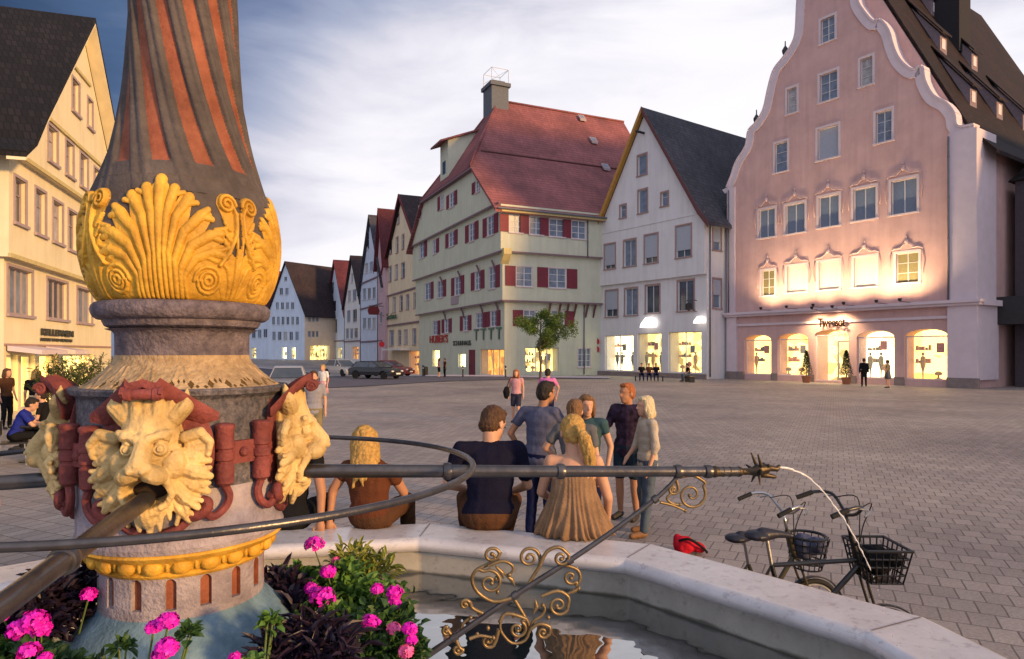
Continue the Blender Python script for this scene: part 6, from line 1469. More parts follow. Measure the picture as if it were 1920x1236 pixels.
    if dress:
        mb = MB(); n = 220; vs = []; rows = dress; p0 = Q['pel']
        for (t_, a, b, dx, dy, amp) in rows:
            c = p0.lerp(Q['neck'], t_) if t_ >= 0 else p0+Vector((0,0,t_*(Q['neck']-p0).length))
            for i in range(n):
                t = 2*math.pi*i/n; w = 1+amp*(math.sin(t*30+math.sin(t*5+t_*3)*2.2)*.75+math.sin(t*13+1+t_*4)*.5); vs.append(c+Mx @ Vector(((a*math.cos(t)*w+dx)*k, (b*math.sin(t)*w+dy)*k, 0)))
        m_ = len(rows); mb.add(vs, [(r*n+i, r*n+(i+1) % n, (r+1)*n+(i+1) % n, (r+1)*n+i) for r in range(m_-1) for i in range(n)]+[tuple(range(n)), tuple((m_-1)*n+i for i in range(n))[::-1]]); obj('dress', mb, CL[topm], root, True)
    # hair
    mb = MB(); mb.ell(H(0,-.022,.040), (.084*kh,.090*kh,.092*kh), Hx, 16); mb.ell(H(0,-.045,-.005), (.078*kh,.068*kh,.075*kh), Hx, 12)
    r_ = random.Random(len(label)*13)
    if hair == 'short': mb.ell(H(0,.035,.095), (.060*kh,.050*kh,.030*kh), Hx, 10)
    if hair in ('bob', 'long'):
        L = .10 if hair == 'bob' else .26; mb.ell(H(0,.03,.085), (.070*kh,.055*kh,.035*kh), Hx, 10)
        for i in range(22):
            a = R(-205+i*230/21); x, y = math.cos(a)*.074, math.sin(a)*.070-.015; l = L*r_.uniform(.8,1.1)
            mb.chain([H(x*.9, y*.9, .06), H(x*1.1, y*1.15, -.03), H(x*1.12+r_.gauss(0,.008), y*1.2-.01, -.03-l*.6), H(x*1.05+r_.gauss(0,.012), y*1.1-.01, -.03-l)], [.026*kh,.024*kh,.021*kh,.009*k], 7)
    if hair == 'pony':
        mb.ell(H(0,.03,.080), (.070*kh,.058*kh,.035*kh), Hx, 10); pd = extras.get('pony', (.02,0)) if extras else (.02,0)
        mb.ell(H(pd[0]*.3,-.115,.030), (.020*kh,.025*kh,.022*kh), Hx, 8)
        for i in range(16):
            q_ = r_.uniform(-1,1)*.026; w_ = r_.uniform(-1,1)*.022; mb.chain([H(pd[0]*.3+q_*.4,-.125,.03), H(pd[0]+q_,-.155+w_*.5,-.03), H(pd[0]*1.6+q_*1.4,-.140+w_,-.12), H(pd[0]*2.1+q_*1.2,-.125+w_,-.22-r_.random()*.03)], [.014*kh,.021*kh,.020*kh,.006*k], 7)
    hn = lambda c: noise.noise(Vector((c[0]*75, c[1]*75, c[2]*13)))*.009
    link('hair', remesh(mb, 'hair', min(vox, .009), it=1, disp=hn, off=o), HR[hairm], root, True)
    if shoes:
        for s_ in 'LR':
            an, to = Q['an'+s_], Q['to'+s_]; mb = MB(); mb.cap(an-Vector((0,0,.035))*k, to, .046*k, .036*k, 10); link('shoe', remesh(mb, 'shoe', max(.008, vox*.7), it=1, off=o), M[shoes], root, True)
    return root, T, Q, H
RIM = .90
# --- the couple on the rim
person('man in navy t-shirt and brown trousers sitting on the basin rim, head turned right', (-.17, 4.98, RIM), -6, 1.80, SIT, dict(neck=(.02,.10,.59), head=(.045,.14,.722), shL=(-.205,.04,.555), shR=(.215,.10,.55), elR=(.30,.14,.27), elL=(-.30,.12,.29), wrR=(.20,.36,.18), wrL=(-.12,.36,.20), knR=(.22,.42,.10), knL=(-.16,.44,.12)),
       top=None, topm='navy', botm='brown', hairm='brown', turn=52, tilt=14, fine=True, vox=.0095, build=1.12, skin='a', sleeve=.72)
person('woman in strapless pleated brown dress with blond ponytail sitting on the basin rim', (.44, 4.80, RIM), 4, 1.70, SIT, dict(neck=(0,.03,.575), head=(-.01,.075,.732), shL=(-.17,.03,.53), shR=(.17,.03,.53), elL=(-.24,.12,.28), elR=(.255,.06,.26), wrL=(-.12,.34,.15), wrR=(.26,.20,.05)), topm='dress', bottom=None, hair='pony', hairm='blond', turn=-12, tilt=4,
       fine=True, vox=.0095, extras={'pony': (.045, 0)}, dress=((.80,.150,.112,0,.02,.01),(.72,.160,.122,0,.015,.02),(.62,.158,.122,0,.01,.02),(.45,.165,.13,0,.0,.03),(.3,.19,.15,0,0,.045),(.2,.205,.165,0,.0,.06),(.1,.225,.182,0,0,.068),(.0,.245,.20,0,.0,.075),(-.08,.262,.218,.0,.01,.085),(-.14,.275,.23,.0,.02,.09),(-.19,.285,.24,.01,.03,.10)))
person('woman with long honey blond hair and rust brown top leaning on the rim', (-1.05, 5.0, RIM), 12, 1.66, SIT, dict(neck=(-.03,.0,.50), head=(-.06,.03,.65), shL=(-.19,-.02,.46), shR=(.16,.02,.43), elL=(-.30,-.05,.28), wrL=(-.30,-.10,.07), elR=(.22,.14,.25)), topm='rust', botm='brown', hair='long', hairm='blond', turn=-6, tilt=10, fine=True, vox=.0095, sleeve=.3, skin='b')
person('person in black seated on the rim, mostly hidden behind the right lion mask', (-1.66, 4.98, RIM), 5, 1.70, SIT, dict(elR=(.27,-.02,.28), wrR=(.28,-.06,.08)), topm='black', botm='black', hair='short', hairm='dark', fine=True, vox=.011, sleeve=.3, skin='b')
# --- the standing group behind them
person('man in grey blue shirt and dark jeans standing behind the seated couple', G(1012, 7.9), 28, 1.86, STAND, dict(neck=(.03,.02,1.45), head=(.06,.05,1.61), elL=(-.34,-.05,1.16), wrL=(-.27,.08,.93), elR=(.31,.10,1.18), wrR=(.08,.26,1.17)), topm='greyblue', botm='jeans', hairm='dark', turn=28, top='long', build=1.12, vox=.013, shoes='shoe_w', skin='b', sleeve=.5)
person('person in a grey top standing behind the woman in the brown dress', G(1078, 7.2), 12, 1.70, STAND, dict(elL=(-.33,.0,1.20), wrL=(-.18,.15,1.02)), topm='stripe', botm='palejeans', hair='short', hairm='lightbrown', turn=10, vox=.013, sleeve=.55)
person('person in teal top with a bare arm, half hidden behind the grey topped one', G(1101, 7.7), 200, 1.72, STAND, dict(elL=(-.27,-.04,1.14)), topm='teal', botm='jeans', hair='bob', hairm='lightbrown', turn=-30, vox=.013, sleeve=.3)
person('bearded man in dark red and blue shirt and shorts gesturing with one hand', G(1177, 8.85), 215, 1.80, STAND, dict(elR=(.25,.10,1.15), wrR=(.20,.32,1.22)), topm='redblue', bottom='shorts', botm='tealdark', hairm='ginger', turn=20, vox=.013, skin='b', build=1.05, top='long', sleeve=.75)
person('woman with short silver blond hair in off white cardigan facing the bearded man', G(1214, 8.1), 262, 1.68, STAND, dict(elR=(.22,.06,1.12), wrR=(.14,.20,.98), anL=(-.16,.10,.09), toL=(-.17,.26,.035)), topm='cardigan', botm='palejeans', hair='bob', hairm='silver', turn=-5, vox=.013, sleeve=1.3, top='long', shoes='sandal')
# --- figures across the square
person('woman with long ginger hair, dark shorts and a shoulder bag crossing the square', G(968, 21.0), 190, 1.66, STAND, dict(knL=(-.09,.14,.50), anL=(-.09,.10,.09), toL=(-.10,.26,.04)), topm='rose', bottom='shorts', botm='denimshort', hair='long', hairm='ginger', vox=.02, sleeve=.3, skin='a')
sb = thing('shoulder_bag', 'dark shoulder bag hanging at the ginger haired woman\'s side', 'bag', G(968, 21.0)+V3(-.33,0,.8)); mb = MB(); p = G(968, 21.0)
mb.chain([p+V3(-.30,0,.82), p+V3(-.31,-.02,.95), p+V3(-.30,.0,1.05)], [.09,.11,.08], 10); obj('bag_body', mb, CL['black'], sb, True); mb = MB(); mb.tube(catmull([p+V3(-.30,.0,1.1), p+V3(-.16,-.08,1.40), p+V3(.05,-.05,1.36), p+V3(-.2,.08,1.1)], 5), .015, 6); obj('strap', mb, CL['brown'], sb)
person('person in bright pink top standing beyond the group of friends', G(1027, 19.5), 20, 1.72, STAND, dict(elL=(-.32,.05,1.2), elR=(.32,.05,1.2)), topm='pink', botm='jeans', hairm='dark', vox=.022, build=1.25)
person('pedestrian in pink top and dark shorts before the green house', G(823, 57), 60, 1.68, STAND, topm='rose', bottom='shorts', botm='black', hair='long', hairm='brown', vox=.03)
person('pedestrian in dark red top and black trousers before the green house', G(834, 57.5), 240, 1.66, STAND, topm='rust', botm='black', hair='short', hairm='brown', vox=.03)
person('man in grey shirt and khaki shorts standing just right of the column', G(588, 14.6), 170, 1.80, STAND, topm='grey', bottom='shorts', botm='khaki', hairm='brown', vox=.016, top='long', build=1.1)
person('woman in pale rose dress standing behind the grey shirted man', G(606, 27), 200, 1.70, STAND, topm='white', bottom='skirt', botm='rose', hair='short', hairm='blond', vox=.022)
GB = 'people on the bench before the white house'
for i, (px, tm, hm, lb) in enumerate(((1203,'black','dark','black clad person seated on the long bench, left end'),(1217,'brown','brown','brown clad person seated in the middle of the long bench'),(1230,'navy','dark','navy clad person seated at the right end of the long bench'))):
    person(lb, G(px, 50.5)+V3(0,0,.46), 190, 1.75, SIT, dict(anL=(-.13,.42,-.33), anR=(.13,.42,-.33), toL=(-.13,.56,-.42), toR=(.13,.56,-.42)), topm=tm, botm='jeans', hairm=hm, vox=.03, group=GB)
person('person in dark jacket seated alone on the short bench, facing left', G(1291, 49)+V3(0,0,.46), 265, 1.75, SIT, dict(anL=(-.13,.42,-.33), anR=(.13,.42,-.33)), topm='black', botm='palejeans', hairm='dark', vox=.03)
person('dark clad person with long coat standing before the arched windows', G(1620, 42.5), 20, 1.80, STAND, topm='black', botm='black', hairm='dark', vox=.03, top='long', sleeve=2)
person('person in ochre top and grey skirt standing before the arched windows', G(1665, 41.0), 320, 1.72, STAND, dict(elR=(.32,.05,1.2), wrR=(.2,.2,1.1)), topm='khaki', bottom='skirt', botm='stripe', hair='short', hairm='brown', vox=.03)
# --- cafe guests at the left
person('person in black t-shirt and cream skirt standing at the lit shop on the left', G(68, 17.5), 330, 1.76, STAND, topm='black', bottom='skirt', botm='cream', hair='bob', hairm='blond', vox=.016)
person('man in blue shirt bent over a cafe table at the left edge', G(28, 13.2)+V3(0,0,.46), 60, 1.78, SIT, dict(neck=(0,.18,.57), head=(0,.27,.68), shL=(-.19,.15,.52), shR=(.19,.15,.52), elL=(-.24,.30,.30), elR=(.24,.30,.30), wrL=(-.12,.48,.30), wrR=(.12,.48,.30), anL=(-.13,.42,-.33), anR=(.13,.42,-.33)), topm='blue', botm='black', hairm='dark', vox=.016)
person('person in dark top sitting behind the left lion mask', G(86, 15.0)+V3(0,0,.46), 250, 1.72, SIT, dict(anL=(-.13,.42,-.33), anR=(.13,.42,-.33)), topm='black', botm='black', hair='short', hairm='dark', vox=.018)
person('person in brown top standing in the lit doorway at the far left', G(12, 19.2), 100, 1.74, STAND, topm='brown', botm='black', hair='bob', hairm='brown', vox=.02)
person('person in white top seated on the rim at the lower left edge', (-3.55, 4.25, RIM), -50, 1.72, SIT, dict(), topm='white', botm='palejeans', hairm='brown', vox=.014)
# ================================================================ bicycles beyond the rim
M['bike_black'] = mat('black_enamel', (.012,.012,.014), .3, var=.1, spec=.5); M['bike_gold'] = mat('dark_olive_enamel', (.07,.06,.035), .35, metal=.3, var=.1)
M['rubber'] = mat('tyre_rubber', (.015,.015,.016), .8, var=.1); M['chrome'] = mat('dull_chrome', (.45,.45,.46), .28, metal=.9, var=.1); M['saddle'] = mat('dark_saddle_leather', (.02,.02,.03), .4, var=.1)
def bike(label, loc, face, frame, hs=.95, hb=1.05, wr=.30, wb=1.0, cross=True, basket='box'):
    o = Vector(loc); Mx = Matrix.Rotation(R(90-face), 4, 'Z'); root = thing('bicycle', label, 'bicycle', o, 'bicycles parked beyond the basin rim')
    W = Matrix.Translation(o) @ Mx
    def nb(): m = MB(); m.M = W; return m
    rx, fx, bb, hd_ = -.42, -.42+wb, V3(-.02,0,.28), V3(wb-.42-.20,0,hb-.16)
    st = V3(-.16,0,hs-.20)
    m = nb(); T_ = lambda a, b, r: m.tube([a, b], r, 8)
    if cross: T_(st, hd_-V3(-.015,0,.12), .016)
    T_(bb, hd_-V3(-.03,0,.16), .019); T_(bb, st, .016); T_(V3(rx,.05,wr), bb, .010); T_(V3(rx,-.05,wr), bb, .010); T_(V3(rx,.05,wr), st, .008); T_(V3(rx,-.05,wr), st, .008)
    T_(hd_+V3(-.02,0,.05), hd_-V3(-.045,0,.16), .020); fr = obj('frame', m, M[frame], root, 50)
    m = nb(); T_(hd_-V3(-.04,.05,.16), V3(fx,-.05,wr), .010); T_(hd_-V3(-.04,-.05,.16), V3(fx,.05,wr), .010); m.tube([hd_-V3(-.04,.05,.16), hd_-V3(-.04,-.05,.16)], .012, 8); obj('fork', m, M[frame], root)
    for x in (rx, fx):
        m = nb(); m.tube([V3(x+wr*math.cos(a), 0, wr+wr*math.sin(a)) for a in np.linspace(0, 2*math.pi, 40, endpoint=False)], .019, 8, closed=True); ty = obj('wheel', m, M['rubber'], root, True)
        m = nb(); m.tube([V3(x+(wr-.025)*math.cos(a), 0, wr+(wr-.025)*math.sin(a)) for a in np.linspace(0, 2*math.pi, 40, endpoint=False)], .010, 6, closed=True); m.tube([V3(x,-.045,wr), V3(x,.045,wr)], .02, 8)
        for i in range(16): a = math.pi*2*i/16; m.tube([V3(x, .02*(-1)**i, wr), V3(x+(wr-.03)*math.cos(a), 0, wr+(wr-.03)*math.sin(a))], .0018, 4)
        obj('rim', m, M['chrome'], ty)
        m = nb(); m.tube([V3(x+(wr+.035)*math.cos(a), 0, wr+(wr+.035)*math.sin(a)) for a in np.linspace(R(10 if x > 0 else 20), R(165), 14)], .022, 6, flat=(.3,1)); obj('mudguard', m, M['bike_black'], root, 50)
    m = nb(); m.tube([st, V3(-.19,0,hs-.03)], .013, 8); obj('seatpost', m, M['chrome'], root)
    m = nb(); m.M = None
    m = MB(); m.M = None
    c = V3(-.20,0,hs)
    def L(v): return W @ v
    m.ell(L(c+V3(-.06,0,.0)), (.085,.085,.035), None, 12); m.chain([L(c+V3(-.02,0,.005)), L(c+V3(.08,0,.01)), L(c+V3(.17,0,.0))], [.05,.028,.018], 10); 
    link('saddle', remesh(m, 'saddle', .008, it=2, off=o), M['saddle'], root, True)
    m = nb(); top = V3(hd_.x-.05,0,hb+.02); m.tube([hd_+V3(-.02,0,.05), top], .012, 8)
    for g in (-1, 1): m.tube(catmull([top, top+V3(.02,g*.10,.03), top+V3(.0,g*.22,.10), top+V3(-.10,g*.27,.10), top+V3(-.20,g*.28,.06)], 5), .011, 8)
    hbr = obj('handlebar', m, M[frame if frame == 'bike_black' else 'chrome'], root, True)
    for g in (-1, 1):
        m = nb(); m.tube([top+V3(-.11,g*.272,.097), top+V3(-.215,g*.282,.055)], .017, 10); obj('grip', m, M['rubber'], hbr, 50)
        m = nb(); m.tube(catmull([top+V3(-.03,g*.25,.10), top+V3(.03,g*.25,.085), top+V3(-.02,g*.30,.06)], 4), .006, 6); obj('brake_lever', m, M['chrome'], hbr)
    m = nb(); 
    for g in (-1, 1): m.tube(catmull([top+V3(.0,g*.18,.08), top+V3(.12,g*.10,.10), top+V3(.10,g*.02,-.08), hd_+V3(.03,0,-.1)], 5), .004, 5)
    obj('brake_cable', m, M['rubber'], root)
    m = nb(); m.tube([V3(-.02,-.07,.28), V3(-.02,.07,.28)], .018, 8); m.tube([V3(-.02,-.075,.28), V3(.10,-.075,.16)], .010, 6); m.tube([V3(-.02,.075,.28), V3(-.14,.075,.40)], .010, 6)
    m.box((.05,-.16,.145), (.15,-.08,.17)); m.box((-.19,.08,.39), (-.09,.16,.415)); m.tube([V3(-.02+.09*math.cos(a), -.055, .28+.09*math.sin(a)) for a in np.linspace(0, 2*math.pi, 20, endpoint=False)], .006, 5, closed=True); obj('pedals', m, M['bike_black'], root)
    # front basket
    bc = V3(hd_.x+.15,0,hb-.27); m = nb()
    if basket == 'box':
        for k in range(5):
            z = bc.z-.12+.055*k; w = .10+.010*k; d_ = .14+.010*k; q_ = [bc+V3(-w,-d_,z-bc.z), bc+V3(w,-d_,z-bc.z), bc+V3(w,d_,z-bc.z), bc+V3(-w,d_,z-bc.z)]; m.tube(q_, .006 if k < 4 else .010, 5, closed=True)
        for i in range(7):
            t = -1+2*i/6
            for sx in (-1, 1): m.tube([bc+V3(sx*.10,t*.14,-.12), bc+V3(sx*.14,t*.18,.10)], .006, 4); m.tube([bc+V3(t*.10,sx*.14,-.12), bc+V3(t*.14,sx*.18,.10)], .006, 4)
        m.box((bc.x-.10, -.14, bc.z-.125), (bc.x+.10, .14, bc.z-.118)); b_ = obj('basket', m, M['bike_black'], root)
        m = MB(); m.ell(L(bc+V3(.0,.02,-.01)), (.11,.12,.10), None, 12); m.ell(L(bc+V3(.06,-.08,.03)), (.07,.07,.06), None, 10); link('bundle', remesh(m, 'bundle', .012, it=2, disp=lambda c: noise.noise(Vector(c)*18)*.012, off=o), CL['black'], b_, True)
    else:
        for k in range(6):
            r = .095+.018*k-.0012*k*k*2; z = -.13+.048*k; m.tube([bc+V3(r*1.05*math.cos(a), r*1.2*math.sin(a), z) for a in np.linspace(0, 2*math.pi, 24, endpoint=False)], .006 if k < 5 else .011, 5, closed=True)
        for i in range(18):
            a = 2*math.pi*i/18; m.tube([bc+V3(.095*1.05*math.cos(a), .095*1.2*math.sin(a), -.13), bc+V3(.15*math.cos(a), .175*math.sin(a), .11)], .0045, 4)
        b_ = obj('basket', m, M['bike_black'], root)
        m = MB(); m.ell(L(bc+V3(-.01,.03,.02)), (.10,.11,.10), None, 12); m.ell(L(bc+V3(.05,-.07,.05)), (.06,.07,.07), None, 10); link('bundle', remesh(m, 'bundle', .012, it=2, disp=lambda c: noise.noise(Vector(c)*18)*.014, off=o), CL['greyblue'], b_, True)
    m = nb(); p = hd_+V3(.10,0,-.10); m.M = None; lamp = MB(); lamp.lathe([(.012,-.05),(.03,-.03),(.036,.02),(.0,.025)], (0,0,0), 12)
    Q_ = W @ Matrix.Translation(p) @ Matrix.Rotation(R(90), 4, 'Y'); lamp.v = [Q_ @ v for v in lamp.v]; obj('lamp', lamp, M['chrome'], root, 50)
    m = nb(); m.tube([V3(-.05,.06,.27), V3(-.12,.16,.02)], .009, 6); obj('kickstand', m, M['chrome'], root)
    return root
bike('black crossbar bicycle with wide front basket right behind the basin rim', (1.90, 4.50, 0), 92, 'bike_black', hs=.97, hb=1.09, wb=1.0, wr=.24)
bike('dark olive bicycle with low frame and round basket, behind the black one', (1.94, 5.10, 0), 80, 'bike_gold', hs=.80, hb=.95, wb=.80, wr=.22, cross=False, basket='round')
# red rucksack on the paving
bag = thing('rucksack', 'small red rucksack lying on the paving beyond the rim', 'bag', G(1290, 7.3)); m = MB(); c = G(1290, 7.3)
m.ell(c+V3(-.04,0,.10), (.12,.10,.10), None, 12); m.ell(c+V3(.11,.02,.07), (.09,.09,.06), None, 10); m.ell(c+V3(-.10,.05,.15), (.05,.05,.06), None, 10)
M['red_bag'] = cloth('bright_red_nylon', (.45,.015,.03), .4); link('bag_body', remesh(m, 'bag', .014, it=2, disp=lambda c: noise.noise(Vector(c)*14)*.014, off=c), M['red_bag'], bag, True)
m = MB(); m.tube(catmull([c+V3(-.12,-.08,.17), c+V3(-.02,-.13,.20), c+V3(.12,-.10,.11), c+V3(.2,-.04,.03)], 5), .014, 6, flat=(1,.4)); obj('strap', m, CL['black'], bag)
# ================================================================ cars
M['silver'] = mat('silver_car_paint', (.42,.43,.47), .22, metal=.5, var=.03, bump=0, spec=.6); M['carblack'] = mat('black_car_paint', (.012,.012,.015), .15, var=.03, bump=0, spec=.8)
M['carred'] = mat('dark_red_car_paint', (.16,.02,.02), .2, var=.03, bump=0, spec=.7); M['head'] = mat('lit_headlamp', (.9,.88,.8), .2, var=0, bump=0, emit=(1,.93,.8), estr=14); M['headoff'] = mat('headlamp_glass', (.5,.5,.52), .15, var=0, bump=0)
M['tail'] = mat('red_tail_lamp', (.3,.01,.01), .2, var=0, bump=0)
def car(label, loc, face, paint, L=4.3, W_=1.75, H_=1.45, lights=False, open_=False, roofc=None):
    o = Vector(loc); o.z = gz(o.x, o.y)+.04; root = thing('parked_car' if not lights else 'car', label, 'car', o, 'cars along the street'); Mx = Matrix.Translation(o) @ Matrix.Rotation(R(90-face), 4, 'Z')
    hx = L/2; body = [(-hx,.28),(-hx-.02,.55),(-hx+.05,.86),(-hx+.5,.93),(-hx+.9,.95),(hx-1.35,.93),(hx-.45,.80),(hx-.05,.66),(hx,.45),(hx-.03,.25)]
    def arch(cx): return [(cx+.36*math.cos(a), .30+.36*math.sin(a)) for a in np.linspace(0, math.pi, 9)]
    low = [(hx-.03,.22)]+[(x, z) for x, z in arch(hx-.82)]+[(x, z) for x, z in arch(-hx+.78)]+[(-hx,.24)]
    sec = body+[(hx-.03,.22)]+arch(hx-.82)+arch(-hx+.78)
    m = MB(); m.M = Mx; hw = W_/2
    for y0, y1, k in ((-hw,-hw+.12,.0),(-hw+.12,hw-.12,.0),(hw-.12,hw,.0)): pass
    m.prism(sec, lambda a, b, d: Vector((a*(1-.04*(abs(d) > hw-.05)), d*(1-.10*max(0, b-.55)), b)), -hw, hw)
    me = m.mesh('body', o); bd_ = link('body', me, M[paint], root); bv = bd_.modifiers.new('b', 'BEVEL'); bv.width = .05; bv.segments = 2; bv.limit_method = 'ANGLE'; bv.angle_limit = R(35)
    if not open_:
        m = MB(); m.M = Mx; c0 = [(-hx+.35,.93),(-hx+.75,H_-.05),(-hx+1.3,H_),(hx-2.05,H_-.02),(hx-1.2,.93)]
        m.prism(c0, lambda a, b, d: Vector((a, d*(1-.22*(b-.93)/(H_-.93)), b)), -hw+.10, hw-.10); cb_ = link('cabin_glass', m.mesh('cab', o), M['glass'], root); 
        m = MB(); m.M = Mx; c1 = [(-hx+.72,H_-.06),(-hx+1.3,H_+.012),(hx-2.03,H_-.005),(hx-1.93,H_-.07)]
        m.prism(c1, lambda a, b, d: Vector((a, d*.80, b)), -hw+.07, hw-.07)
        for y in (-1, 1):
            for (a, b) in (((-hx+.35,.93),(-hx+.75,H_-.05)), ((hx-1.2,.93),(hx-2.05,H_-.03)), ((-.1,.93),(-.18,H_-.02))):
                k1 = (hw-.095); m.tube([(a[0], y*k1, a[1]), (b[0], y*k1*.79, b[1])], .035, 6)
        obj('roof', m, M[roofc or paint], root)
    else:
        m = MB(); m.M = Mx; m.prism([(hx-1.25,.92),(hx-1.75,1.30),(hx-1.72,1.32),(hx-1.2,.92)], lambda a, b, d: Vector((a, d*(1-.15*(b-.92)), b)), -hw+.12, hw-.12); obj('windscreen', m, M['glass_b'], root)
        for y in (-.38,.38):
            m = MB(); m.M = Mx; m.box((-.30,y-.24,.7), (-.12,y+.24,1.22)); obj('seat', m, M['saddle'], root)
    for x in (hx-.82, -hx+.78):
        for y in (-hw+.10, hw-.10):
            m = MB(); q_ = Mx @ Matrix.Translation((x, y, .30)) @ Matrix.Rotation(R(90), 4, 'X'); m.lathe([(.20,-.10),(.29,-.10),(.31,-.07),(.31,.07),(.29,.10),(.20,.10)], (0,0,0), 22); m.v = [q_ @ v for v in m.v]; w_ = obj('wheel', m, M['rubber'], root, 40)
            m = MB(); m.lathe([(.0,-.09),(.20,-.095),(.20,.095),(.0,.09)], (0,0,0), 14); m.v = [q_ @ v for v in m.v]; obj('rim', m, M['chrome'], w_)
    for y in (-1, 1):
        m = MB(); m.ell(Mx @ V3(hx-.10, y*(hw-.28), .62), (.11,.17,.08), Mx.to_3x3(), 10); obj('headlight', m, M['head' if lights else 'headoff'], root, True)
        m = MB(); m.M = Mx; m.box((-hx-.04, y*(hw-.25)-.14, .62), (-hx+.06, y*(hw-.25)+.14, .78)); obj('tail_light', m, M['tail'], root)
        m = MB(); m.ell(Mx @ V3(hx-1.45, y*(hw+.07), .98), (.07,.10,.06), Mx.to_3x3(), 8); obj('wing_mirror', m, M[paint], root, True)
    m = MB(); m.M = Mx; m.box((hx-.03,-.26,.38), (hx+.025,.26,.49)); m.box((-hx-.05,-.26,.45), (-hx+.0,.26,.56)); obj('number_plate', m, M['white'], root)
    m = MB(); m.M = Mx; m.box((hx-.05,-.45,.50), (hx+.01,.45,.60)); obj('grille', m, M['dark'], root)
car('silver hatchback parked at the mouth of the street', G(643, 60.5), 135, 'silver', H_=1.5)
car('black saloon car parked right of the silver hatchback', G(705, 54.5), 118, 'carblack', L=4.5, H_=1.42)
car('car with lit headlamps coming round behind the column', G(540, 33), 165, 'silver', lights=True)
car('dark red car half hidden beyond the black saloon', G(735, 62), 110, 'carred', L=4.0)
# ================================================================ trees and pots
M['bark'] = mat('grey_brown_bark', (.09,.07,.055), .9, var=.3, nscale=12); M['tree_leaf'] = mat('young_tree_leaf', (.07,.12,.02), .6, var=.35, nscale=3, bump=0); M['terracotta'] = mat('terracotta', (.32,.12,.06), .8, var=.15)
M['box_leaf'] = mat('dark_conifer_leaf', (.018,.04,.012), .6, var=.3, nscale=4, bump=0); M['olean'] = mat('oleander_leaf', (.05,.075,.02), .5, var=.35, nscale=3, bump=0)
def tree(label, base, H_, cw, trunk_h, seed, n=2600):
    r_ = random.Random(seed); o = Vector(base); t = thing('young_tree', label, 'tree', o)
    m = MB(); top = o+V3(.1,0,H_*.86); m.tube(catmull([o, o+V3(.03,.02,trunk_h*.5), o+V3(-.04,0,trunk_h), o+V3(.05,0,H_*.7), top], 4), [.11-.09*i/16 for i in range(17)], 8)
    tips = []
    for i in range(16):
        a = r_.uniform(0, 2*math.pi); z = trunk_h+(H_*.72-trunk_h)*(i/15)**.9; l = cw*.5*(1-.62*((z-trunk_h)/(H_-trunk_h)))*r_.uniform(.65,1.08); s_ = o+V3(0,0,z); e_ = s_+V3(math.cos(a)*l, math.sin(a)*l, l*r_.uniform(.05,.5))
        m.tube(catmull([s_, s_.lerp(e_, .5)+V3(0,0,.12*l), e_], 3), [.035,.03,.025,.02,.016,.012,.008], 5); tips += [(s_.lerp(e_, q), .30+.20*q) for q in (.45,.7,.95)]
    tips += [(top+V3(r_.gauss(0,.25), r_.gauss(0,.25), r_.gauss(-.2,.3)), .42) for _ in range(6)]
    obj('trunk', m, M['bark'], t, True); m = MB()
    for i in range(n):
        c, rr = tips[r_.randrange(len(tips))]; d = rdir(r_, -1); p = c+d*rr*r_.random()**.5; leafquad(m, p, rdir(r_, -.9), rdir(r_, -1), 12*.01*r_.uniform(.6,1.3), .075, curl=.1)
    obj('crown', m, M['tree_leaf'], t, normals=False)
tree('young green street tree before the green house', G(1013, 51.5), 6.2, 6.2, 2.3, 4, 9000)
def conifer(label, base, seed, H_=2.25):
    r_ = random.Random(seed); o = Vector(base); t = thing('potted_conifer', label, 'potted plant', o, 'potted conifers flanking the pink house entrance')
    m = MB(); m.lathe([(.0,0),(.24,0),(.31,.42),(.34,.43),(.34,.48),(.29,.48),(.28,.42),(0,.42)], o, 20); obj('pot', m, M['terracotta'], t, 40)
    m = MB(); m.tube([o+V3(0,0,.4), o+V3(0,0,.8)], .04, 6); obj('stem', m, M['bark'], t)
    m = MB()
    for i in range(1100):
        z = r_.random()**.8; rr = .40*(1-z)**.75*(1+.12*math.sin(z*9)); a = r_.uniform(0, 6.283); k = r_.random()**.35; p = o+V3(rr*k*math.cos(a), rr*k*math.sin(a), .55+(H_-.55)*z); leafquad(m, p, V3(math.cos(a), math.sin(a), .9)+rdir(r_)*.4, V3(0,0,1), .11, .05, curl=.1)
    obj('foliage', m, M['box_leaf'], t, normals=False)
for px, sd_, lb in ((1512,1,'dark conifer in terracotta pot left of the lit entrance'),(1587,2,'dark conifer in terracotta pot right of the lit entrance')):
    s_ = fp.s_at(px, 1.3); conifer(lb, fp.pt(s_, 1.3, 0), sd_)
def oleander(label, base, seed, H_=2.3, wd=.8):
    r_ = random.Random(seed); o = Vector(base); t = thing('potted_shrub', label, 'potted plant', o, 'potted shrubs by the left hand shops'); m = MB(); m.lathe([(0,0),(.22,0),(.30,.45),(.33,.47),(.30,.5),(0,.46)], o, 18); obj('pot', m, M['terracotta'], t, 40)
    m = MB(); lm = MB()
    for i in range(34):
        a = r_.uniform(0, 6.283); l = wd*r_.uniform(.35,1); e_ = o+V3(l*math.cos(a), l*math.sin(a), .6+(H_-.6)*r_.uniform(.45,1)*(1-.25*l/wd)); P_ = catmull([o+V3(0,0,.45), o.lerp(e_, .5)+V3(0,0,.35), e_], 5); m.tube(P_, .009, 4)
        for p in P_[3:]:
            for k in range(5): leafquad(lm, p+rdir(r_)*.05, rdir(r_, -.2)+V3(0,0,.3), V3(0,0,1), .15*r_.uniform(.7,1.2), .028, curl=.2)
    obj('stems', m, M['bark'], t); obj('foliage', lm, M['olean'], t, normals=False)
